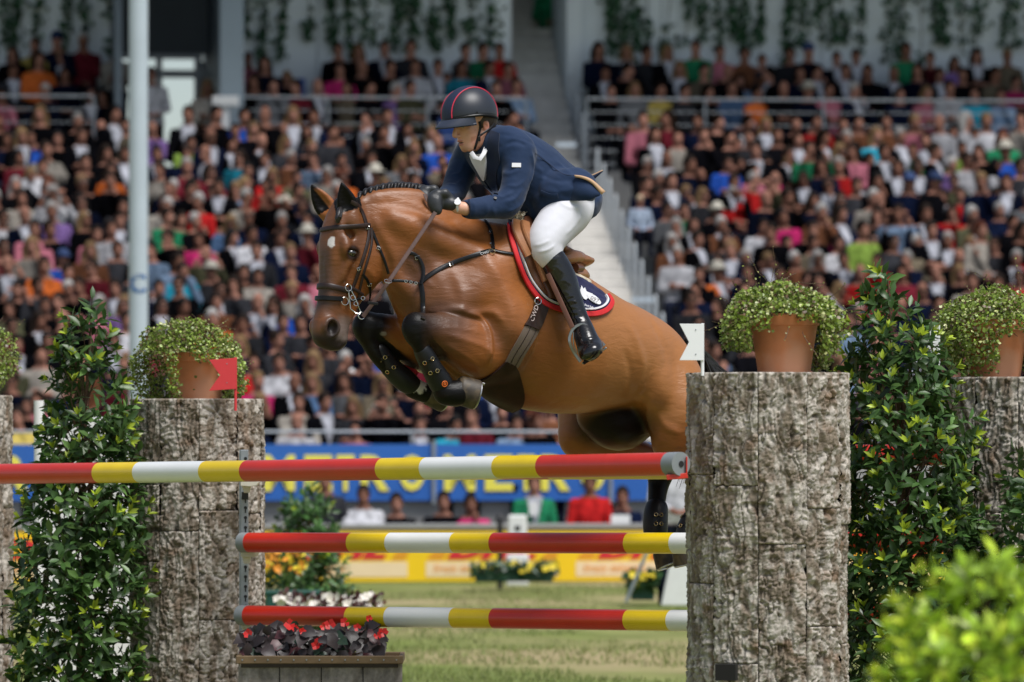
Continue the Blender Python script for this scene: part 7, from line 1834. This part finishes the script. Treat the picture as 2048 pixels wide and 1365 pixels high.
# jacket --------------------------------------------------------------
jf = Field((-.34, 26.5, 2.55), (.50, 27.65, 3.30), .005)
jf.loft([(P(980, 266, 27.04), P(962, 312, 27.04), .066), (P(1004, 262, 27.05), P(958, 335, 27.06), .13), (P(1035, 266, 27.07), P(965, 352, 27.08), .178), (P(1072, 278, 27.10), P(985, 378, 27.11), .185), (P(1108, 302, 27.13), P(1010, 405, 27.14), .178), (P(1143, 335, 27.16), P(1038, 426, 27.17), .165), (P(1172, 362, 27.19), P(1066, 440, 27.20), .168), (P(1194, 386, 27.21), P(1098, 448, 27.23), .172)], LR, k=.025, k0=.02, sub=4)
jf.chain([P(985, 285, 26.98), P(1015, 285, 26.95), P(1037, 303, 26.93)], [.045, .062, .068], k=.04, k0=.05)
jf.chain([NS, P(1034, 350, 26.89), P(1024, 392, 26.85), P(1012, 412, 26.83)], [.070, .064, .058, .056], k=.02, k0=.05)
jf.chain([P(1012, 412, 26.83), P(985, 414, 26.80), P(955, 417, 26.76), P(932, 419, 26.73)], [.056, .052, .046, .041], k=.015, k0=.02)
jf.chain([FS, P(920, 350, 27.19), P(908, 382, 27.12), P(890, 396, 27.0), P(878, 399, 26.94)], [.068, .062, .056, .046, .040], k=.02, k0=.05)
jf.chain([P(960, 290, 27.14), P(940, 305, 27.2)], [.05, .065], k=.03, k0=.05)
# skirt of the jacket over the hips
jf.chain([P(1092, 408, 27.0), P(1122, 386, 27.0), P(1158, 376, 27.01)], [.055, .088, .085], k=.04, k0=.04)
jf.loft([(P(1165, 362, 27.17), P(1060, 436, 27.05), .12), (P(1196, 386, 27.20), P(1085, 445, 27.06), .14)], LR, k=.03, k0=.03)
jf.cone(P(926, 419, 26.72), P(938, 419, 26.735), .034, .034, 0, 'sub')
# the open front: a hollow between the lapels and the cut-away underside
jf.chain([P(966, 315, 26.93), P(968, 345, 26.94), P(974, 360, 26.95)], [.022, .020, .010], k=.01, k0=.01, mode='sub')
jf.loft([(P(1150, 430, 27.24), P(1140, 500, 27.24), .5), (P(1215, 412, 27.26), P(1215, 500, 27.26), .5)], LR, k=.01, k0=.01, mode='sub')
JV, JF = jf.mesh(blur=1)
jb = BVHTree.FromPolygons([Vector(v) for v in JV], JF.tolist())
JL = [([(1000, 300), (998, 330), (1000, 365)], 5, 5), ([(1062, 300), (1066, 335), (1058, 370)], 5, 5), ([(1010, 290), (1030, 283), (1055, 292)], 5, -3.5), ([(1025, 385), (1005, 395), (992, 392)], 4, 4), ([(1046, 378), (1030, 398), (1010, 404)], 4, 3.5), ([(1050, 400), (1035, 415), (1015, 425)], 4, 3.5),
      ([(1040, 340), (1020, 348), (1004, 345)], 4, 2.6), ([(1052, 360), (1035, 372), (1012, 372)], 4, 2.6), ([(945, 402), (950, 418), (946, 434)], 4, 2.5), ([(968, 400), (975, 418), (968, 436)], 5, 2.5), ([(990, 395), (985, 415), (992, 436)], 4, 2.2),
      ([(1068, 300), (1100, 330), (1125, 350), (1155, 352)], 3.5, 2.4), ([(1075, 345), (1110, 360), (1150, 362)], 6, -3), ([(1080, 380), (1115, 385), (1160, 376)], 6, 3), ([(1075, 400), (1110, 408), (1150, 396)], 6, -2.5), ([(1100, 420), (1130, 405), (1160, 392)], 5, 2.5), ([(1050, 405), (1062, 420), (1066, 438)], 5, 3),
      ([(930, 320), (920, 345), (905, 350)], 4, 3), ([(925, 360), (912, 370), (896, 368)], 4, 3), ([(920, 385), (905, 388), (892, 382)], 3, 2.5), ([(1000, 268), (1030, 274), (1060, 284), (1090, 305)], 5, -2), ([(1110, 320), (1135, 342), (1150, 360)], 5, 2.2), ([(1070, 330), (1085, 350), (1082, 380)], 6, 3)]
JV = press(JV, jb, JL)
JN = vert_normals(JV, JF)
if ((JV - JV.mean(0)) * JN).sum() < 0: JN = -JN
JV = JV + JN * ((fbm(JV[:, 0] * 14 + JV[:, 2] * 8, JV[:, 1] * 10, JV[:, 2] * 22, 3, 6) - .5) * .010)[:, None]
JV = relax(JV, JF, 2)
def cloth(name, col, sc=900, wr=.5):
    m = mat(name, col, .78, var=(5, .10), bump=((16, .25, .010), (sc, .25, .0006)), spec=.25, sheen=.15); return m
M_jack = cloth("navy jacket cloth", (.009, .026, .072)); M_jdark = cloth("dark navy lapel", (.006, .014, .040))
np_mesh("jacket", JV, JF, M_jack, rider); jo = rider.children[-1]
jb = BVHTree.FromPolygons([Vector(v) for v in JV], JF.tolist())
def on_j(pts, off=.003): return lay(pts, off, jb, 5)
# jacket trimmings
patch("shirt_front", [(944, 311), (948, 322), (957, 338), (969, 358)], [(974, 306), (975, 322), (974, 340), (972, 359)], 10, 18, mat("white shirt", (.72, .72, .74), .8, bump=((25, .4, .006),)), rider, .008, .008, jb)
patch("lapel", [(982, 262), (974, 300), (973, 335), (977, 362), (988, 388)], [(1000, 268), (998, 300), (1001, 325), (994, 345), (996, 390)], 10, 26, M_jdark, rider, .002, .005, jb)
patch("lapel", [(925, 300), (936, 322), (950, 345), (968, 370), (984, 392)], [(943, 306), (946, 320), (956, 342), (970, 362), (988, 388)], 8, 24, M_jdark, rider, .002, .005, jb)
q = MB(); pts = [P(944, 309, 26.93), P(951, 318, 26.90), P(960, 320, 26.89)]
strap("shirt_collar", [(P(x, y, Yc), Vector((-.3, -1, .2))) for x, y, Yc in ((943, 306, 26.945), (950, 316, 26.915), (960, 319, 26.90), (968, 308, 26.915), (974, 292, 26.95), (979, 276, 26.99))], .022, .006, M_whb, rider)
strap("collar", [(P(x, y, Yc), Vector((-.1, -1, .1))) for x, y, Yc in ((973, 304, 26.93), (979, 288, 26.95), (985, 270, 26.99), (988, 262, 27.02))], .030, .008, M_jdark, rider)
for x, y in ((986, 383), (990, 398)):
    h = cast(jb, x, y); n = h[1] if h[1][1] < 0 else -h[1]; q = MB(); q.tube([h[0], h[0] + n * .008], .008, 14); q.build("button", M_leb, rider, True)
h = cast(jb, 1033, 331); n = (h[1] if h[1][1] < 0 else -h[1]).normalized(); axx = Vector((1, 0, -.03)); axx = (axx - n * axx.dot(n)).normalized(); q = MB(); q.box(h[0] + n * .002, (.043, .004, .021), axes=(axx, n, axx.cross(n))); q.build("sleeve_badge", M_whb, rider)
strap("cuff_seam", on_j([(938, 401), (941, 418), (938, 436)]), .006, .003, M_jdark, rider)
strap("back_seam", on_j([(1070, 307), (1100, 330), (1125, 349), (1150, 352)], .001), .004, .0015, M_jdark, rider)
strap("pocket_flap", on_j([(1082, 385), (1100, 392), (1116, 392)], .002), .022, .004, M_jack, rider)
M_lin = mat("tan jacket lining", (.52, .33, .19), .7, bump=((30, .3, .004),))
def flare(name, A, B, m, th, dY0=0.0, dY1=0.0):
    a, _ = spline([tuple(P(*p)) for p in A], [0] * len(A), 5); b, _ = spline([tuple(P(*p)) for p in B], [0] * len(B), 5); n = len(a); V = []; 
    for i in range(n):
        for t in (0, .5, 1): V.append(a[i] * (1 - t) + b[i] * t + np.array([0, -.006 * math.sin(t * math.pi), 0]))
    V = np.array(V); V2 = V + np.array([0, th, 0]); idx = np.arange(n * 3).reshape(n, 3); F = np.stack([idx[:-1, :-1], idx[1:, :-1], idx[1:, 1:], idx[:-1, 1:]], -1).reshape(-1, 4)
    m_ = n * 3; per = list(idx[:, 0]) + list(idx[-1, 1:]) + list(idx[::-1, 2][1:]) + [idx[0, 1]]; side = [[per[k], per[(k + 1) % len(per)], per[(k + 1) % len(per)] + m_, per[k] + m_] for k in range(len(per))]
    return np_mesh(name, np.vstack([V, V2]), np.vstack([F, F[:, ::-1] + m_, np.array(side)[:, ::-1]]), m, rider, True)
flare("jacket_tail", [(1120, 352, 27.0), (1150, 354, 26.91), (1178, 363, 26.88), (1203, 384, 26.88)], [(1122, 400, 26.97), (1146, 402, 26.89), (1175, 401, 26.86), (1199, 392, 26.87)], M_jack, .006)
flare("tail_lining", [(1148, 350, 26.90), (1165, 352, 26.88), (1185, 360, 26.875), (1211, 383, 26.875)], [(1150, 355, 26.895), (1165, 358, 26.875), (1184, 368, 26.87), (1203, 390, 26.87)], M_lin, .010)
flare("far_tail", [(1155, 352, 27.3), (1178, 354, 27.3), (1205, 342, 27.3)], [(1160, 362, 27.3), (1182, 363, 27.3), (1206, 344, 27.3)], M_jdark, .006)
flare("far_tail_lining", [(1150, 350, 27.31), (1176, 352, 27.31), (1205, 340, 27.31)], [(1152, 353, 27.31), (1176, 356, 27.31), (1206, 343, 27.31)], M_lin, .004)
# breeches --------------------------------------------------------------
pf = Field((-.35, 26.6, 2.35), (.55, 27.7, 2.95), .0055)
for sh in (0, -.56):
    pf.chain([rl(P(1148, 402, 27.05), sh * .55), rl(P(1136, 424, 27.01), sh * .65), rl(P(1104, 462, 26.94), sh * .85), rl(P(1088, 492, 26.90), sh), rl(P(1098, 516, 26.90), sh)], [.088, .096, .082, .065, .050], k=.04, k0=.05)
pf.chain([P(1112, 412, 27.20), P(1140, 416, 27.16)], [.085, .08], k=.08, k0=.08)
PV, PF = pf.mesh(blur=1); pb = BVHTree.FromPolygons([Vector(v) for v in PV], PF.tolist())
PV = press(PV, pb, [([(1075, 505), (1095, 500), (1110, 490)], 3, 2), ([(1068, 492), (1085, 488), (1100, 480)], 3, 1.6), ([(1150, 412), (1160, 425), (1158, 445)], 4, 2.5), ([(1120, 405), (1140, 415), (1165, 412)], 5, 2.2), ([(1080, 470), (1105, 455), (1130, 430)], 9, -1.5), ([(1165, 420), (1150, 450), (1130, 470)], 5, 1.5)])
M_bree = mat("white breeches cloth", (.72, .72, .77), .75, bump=((14, .2, .01), (500, .2, .0006)), spec=.2, sheen=.1)
np_mesh("breeches", PV, PF, M_bree, rider)
# boots --------------------------------------------------------------
M_boot = mat("black polished boot leather", (.005, .005, .006), .26, var=(12, .2), bump=((22, .30, .010), (120, .12, .001)), coat=.35, spec=.5)
for sh in (0, -.56):
    f = Field([-.28 if sh == 0 else -.62, 26.55 if sh == 0 else 26.95, 2.0], [.52 if sh == 0 else .2, 27.15 if sh == 0 else 27.6, 2.68], .005)
    f.chain([rl(P(x, y, Y_), sh) for x, y, Y_ in ((1095, 506, 26.895), (1107, 522, 26.90), (1124, 556, 26.91), (1138, 592, 26.905), (1153, 626, 26.895), (1163, 650, 26.885))], [.052, .060, .064, .055, .044, .041], k=.01, k0=.01, sub=4)
    f.cone(rl(P(1104, 494, 26.90), sh), rl(P(1109, 484, 26.91), sh), .026, .008, .03)
    a = rl(P(1164, 652, 26.885), sh); b = rl(P(1180, 700, 26.79), sh); tr = Vector((.84, 0, .54)).normalized()
    f.chain([a, a * .45 + b * .55, b], [.044, .048, .042], k=.02, k0=.02)
    f.loft([(b + tr * .060 + Vector((0, .05, .01)), b - tr * .050 + Vector((0, .05, .01)), .042), (b + tr * .058 + Vector((0, -.03, -.008)), b - tr * .050 + Vector((0, -.03, -.008)), .038), (b + tr * .042 + Vector((0, -.075, -.016)), b - tr * .038 + Vector((0, -.075, -.016)), .026)], Vector((-.54, 0, .84)), k=.02, k0=.03)
    f.ell(a + Vector((.005, .055, -.05)), (.035, .04, .04), k=.03)
    v, fc = f.mesh(blur=1); fb = BVHTree.FromPolygons([Vector(q_) for q_ in v], fc.tolist())
    if sh == 0:
        L_ = []
        rw = random.Random(12)
        for k in range(8):
            y = 594 + k * 7 + rw.uniform(-3, 3); x = 1139 + (y - 592) * .42; dx = rw.uniform(-8, 4)
            L_.append(([(x - 14 + dx, y + rw.uniform(0, 7)), (x - 2 + dx, y - rw.uniform(-1, 3)), (x + 9 + dx, y + rw.uniform(-3, 5))], rw.uniform(1.6, 2.6), rw.uniform(.7, 1.7)))
        for a_, b_, c_, d_ in (((1098, 540), (1112, 536), (1126, 546), 1.0), ((1112, 572), (1128, 562), (1146, 570), .9), ((1116, 590), (1130, 585), (1140, 592), .8), ((1104, 520), (1120, 515), (1130, 520), .9)): L_.append(([a_, b_, c_], 3.4, d_))
        L_ += [([(1160, 672), (1172, 678), (1186, 676)], 2, 2), ([(1158, 684), (1174, 690), (1192, 684)], 2, 1.6)]
        v = press(v, fb, L_)
    np_mesh("riding_boot", v, fc, M_boot, rider)
    if sh == 0:
        q = MB(); ax = tr; q.box(b + Vector((.012, -.012, -.036)), (.105, .10, .016), axes=(tr, Vector((0, 1, 0)), tr.cross(Vector((0, 1, 0))))); q.build("boot_sole", M_black0 if 'M_black0' in globals() else M_leb, rider, bevel=.005)
        q = MB(); c = P(1105, 494, 26.835); q.tube([c, c + Vector((0, -.004, 0))], .008, 14); q.build("boot_stud", M_steel, rider, True)
        q = MB(); 
        for dx in (-5, 4): q.tube([P(1170 + dx, 672, 26.80), P(1168 + dx, 680, 26.775), P(1174 + dx, 688, 26.765)], .0025, 6)
        q.build("boot_laces", M_leb, rider, True)
# gloves -----------------------------------------------------------------
M_glove = mat("black glove leather", (.028, .030, .034), .45, var=(30, .25), bump=((160, .4, .0012), (40, .3, .003)))
for cx, cy, Y_ in ((884, 404, 26.70), (862, 396, 26.86)):
    f = Field([P(cx - 42, 0, Y_)[0], Y_ - .10, P(0, cy + 48, Y_)[2]], [P(cx + 46, 0, Y_)[0], Y_ + .09, P(0, cy - 42, Y_)[2]], .0032)
    hand(f, cx, cy, Y_, 1, .0012); f.cone(P(cx + 14, cy + 4, Y_), P(cx + 27, cy + 7, Y_ + .01), .030, .029, .01)
    v, fc = f.mesh(); np_mesh("glove", v, fc, M_glove, rider)
q = MB(); c = P(916, 411, 26.71); pts = [c + Vector((0.004 * math.cos(a), .031 * math.cos(a), .031 * math.sin(a))) for a in np.linspace(0, 2 * math.pi, 25)]; q.tube(pts, .006, 8, False); o = q.build("watch_strap", M_whb, rider, True)
q = MB(); q.tube([c + Vector((-.002, -.034, .012)), c + Vector((-.002, -.040, .015))], .016, 20); q.build("watch_face", M_whb, rider, True)
# hair, helmet and harness ---------------------------------------------------
f = Field([HC[0] - .14, HC[1] - .16, HC[2] - .16], [HC[0] + .16, HC[1] + .16, HC[2] + .16], .005)
f.ell(K(-.035, .0, 0), np.array((.082, .075, .078)) * HS, ax=AXH, k=0); f.ell(K(.09, -.05, 0), np.array((.09, .14, .14)) * HS, ax=AXH, k=0, mode='sub'); f.ell(K(-.03, -.10, 0), np.array((.12, .055, .12)) * HS, ax=AXH, k=0, mode='sub')
v, fc = f.mesh(); np_mesh("hair", v, fc, mat("brown hair", (.05, .032, .02), .6, var=(50, .3), bump=((90, .6, .003),)), rider)
M_helm = mat("matt helmet shell", (.020, .024, .034), .42, var=(10, .1), bump=((200, .15, .0008),), spec=.5)
M_helmp = mat("navy mesh panel", (.010, .018, .050), .6, bump=((500, .8, .002),))
M_pip = mat("red piping", (.55, .03, .07), .5)
helmet = None
RF, RU, RL_ = .129, .125, .108; HU = .034
def hs_pt(az, el, k=1.0):
    f_ = math.cos(el) * math.cos(az) * RF; l_ = math.cos(el) * math.sin(az) * RL_; u_ = math.sin(el) * RU
    bump_ = 1 + .02 * math.cos(az) * math.cos(el)
    return K(f_ * k * bump_ + .008, HU + u_ * k, l_ * k)
def rim_el(az): return .03 - .46 * (1 - math.cos(az)) / 2 + .13 * math.sin(az) ** 2
NA, NE_ = 64, 20; V, F = [], []
for k_ in (1.0, .90):
    for j in range(NE_ + 1):
        for i in range(NA):
            az = 2 * math.pi * i / NA; e0 = rim_el(az); V.append(hs_pt(az, e0 + (math.pi / 2 - e0) * (j / NE_) ** .95, k_))
o2 = (NE_ + 1) * NA
for j in range(NE_):
    for i in range(NA):
        a, b, c, d = j * NA + i, j * NA + (i + 1) % NA, (j + 1) * NA + (i + 1) % NA, (j + 1) * NA + i; F.append([a, b, c, d]); F.append([o2 + d, o2 + c, o2 + b, o2 + a])
for i in range(NA): F.append([(i + 1) % NA, i, o2 + i, o2 + (i + 1) % NA])
helmet = np_mesh("helmet", np.array([list(v) for v in V]), np.array(F), M_helm, rider)
def strip(name, w, k_, m, n=40):
    V, F = [], []; a0 = rim_el(0) + .04; a1 = math.pi - rim_el(math.pi) - .04
    for i in range(n + 1):
        t = a0 + (a1 - a0) * i / n
        for j in range(7):
            l_ = w * (j / 3 - 1); u_ = math.sin(t) * math.sqrt(max(0, 1 - (l_ / RL_) ** 2)); f_ = math.cos(t) * math.sqrt(max(0, 1 - (l_ / RL_) ** 2))
            V.append(K((f_ * RF * (1 + .02 * f_)) * k_ + .008, HU + u_ * RU * k_, l_ * k_))
    for i in range(n):
        for j in range(6): F.append([i * 7 + j, i * 7 + j + 1, (i + 1) * 7 + j + 1, (i + 1) * 7 + j])
    return np_mesh(name, np.array([list(v) for v in V]), np.array(F), m, helmet)
strip("centre_panel", .042, 1.016, M_helmp)
for s_ in (-1, 1):
    pts = []
    for i in range(41):
        t = rim_el(0) + (math.pi - rim_el(math.pi) - rim_el(0)) * i / 40; l_ = .042 * s_; c_ = math.sqrt(1 - (l_ / RL_) ** 2); pts.append(K(math.cos(t) * c_ * RF * (1 + .02 * math.cos(t)) * 1.014 + .008, HU + math.sin(t) * c_ * RU * 1.014, l_ * 1.014))
    q = MB(); q.tube(pts, .0030, 6); q.build("red_piping", M_pip, helmet, True)
q = MB(); q.tube([hs_pt(2 * math.pi * i / 48, rim_el(2 * math.pi * i / 48), 1.0) for i in range(49)], .0065, 8, False); q.build("rim_band", M_leb, helmet, True)
V, F = [], []
for side_ in (0, 1):
    for i in range(25):
        az = -1.25 + 2.5 * i / 24; base_ = hs_pt(az, rim_el(az) + .03, 1.0)
        ext = .050 * max(0, math.cos(az / 1.25 * math.pi / 2)) ** .55
        for j in range(5):
            t = j / 4; V.append(base_ + (Fh * (ext * t) + Uh * (-.026 * t - .012 * t * t * abs(az) - side_ * .006)) * HS)
for s_ in (0, 1):
    for i in range(24):
        for j in range(4):
            q4 = [s_ * 125 + i * 5 + j, s_ * 125 + (i + 1) * 5 + j, s_ * 125 + (i + 1) * 5 + j + 1, s_ * 125 + i * 5 + j + 1]; F.append(q4 if s_ == 0 else q4[::-1])
for i in range(24): F.append([i * 5 + 4, (i + 1) * 5 + 4, 125 + (i + 1) * 5 + 4, 125 + i * 5 + 4])
np_mesh("peak", np.array([list(v) for v in V]), np.array(F), mat("dark blue peak", (.028, .036, .060), .5, bump=((200, .15, .0008),)), helmet)
c = K(RF * 1.0 - .010, HU - .005, .022); nrm_ = (c - K(0, HU, 0)).normalized(); s1 = Uh.cross(nrm_).normalized(); s2 = nrm_.cross(s1); q = MB(); q.prism([c + s1 * .013 + nrm_ * .006, c + s2 * .017 + nrm_ * .006, c - s1 * .013 + nrm_ * .006, c - s2 * .017 + nrm_ * .006], nrm_ * .003); q.build("diamond_badge", M_brass, helmet)
q = MB(); c = hs_pt(1.35, .08, 1.0); nr = (c - K(0, HU, 0)).normalized(); q.tube([c, c + nr * .003], .004, 10); q.build("rivet", M_leb, helmet, True)
def headlay(pts, off): return lay(pts, off, bodyb, 5)
strap("chin_strap", headlay([(958, 243), (960, 256), (958, 270), (954, 284), (949, 298), (943, 309)], .003), .011, .003, M_leb, helmet)
strap("ear_strap", [(P(x, y, Y_), Vector((.2, -1, 0))) for x, y, Y_ in ((989, 248, 26.98), (980, 258, 26.945), (968, 266, 26.92), (960, 272, 26.915))], .010, .003, M_leb, helmet)
h = cast(bodyb, 958, 278); q = MB(); q.box(h[0] + N_CAM * .006, (.014, .008, .024), rot=.2); q.build("strap_buckle", M_leb, helmet, bevel=.002)
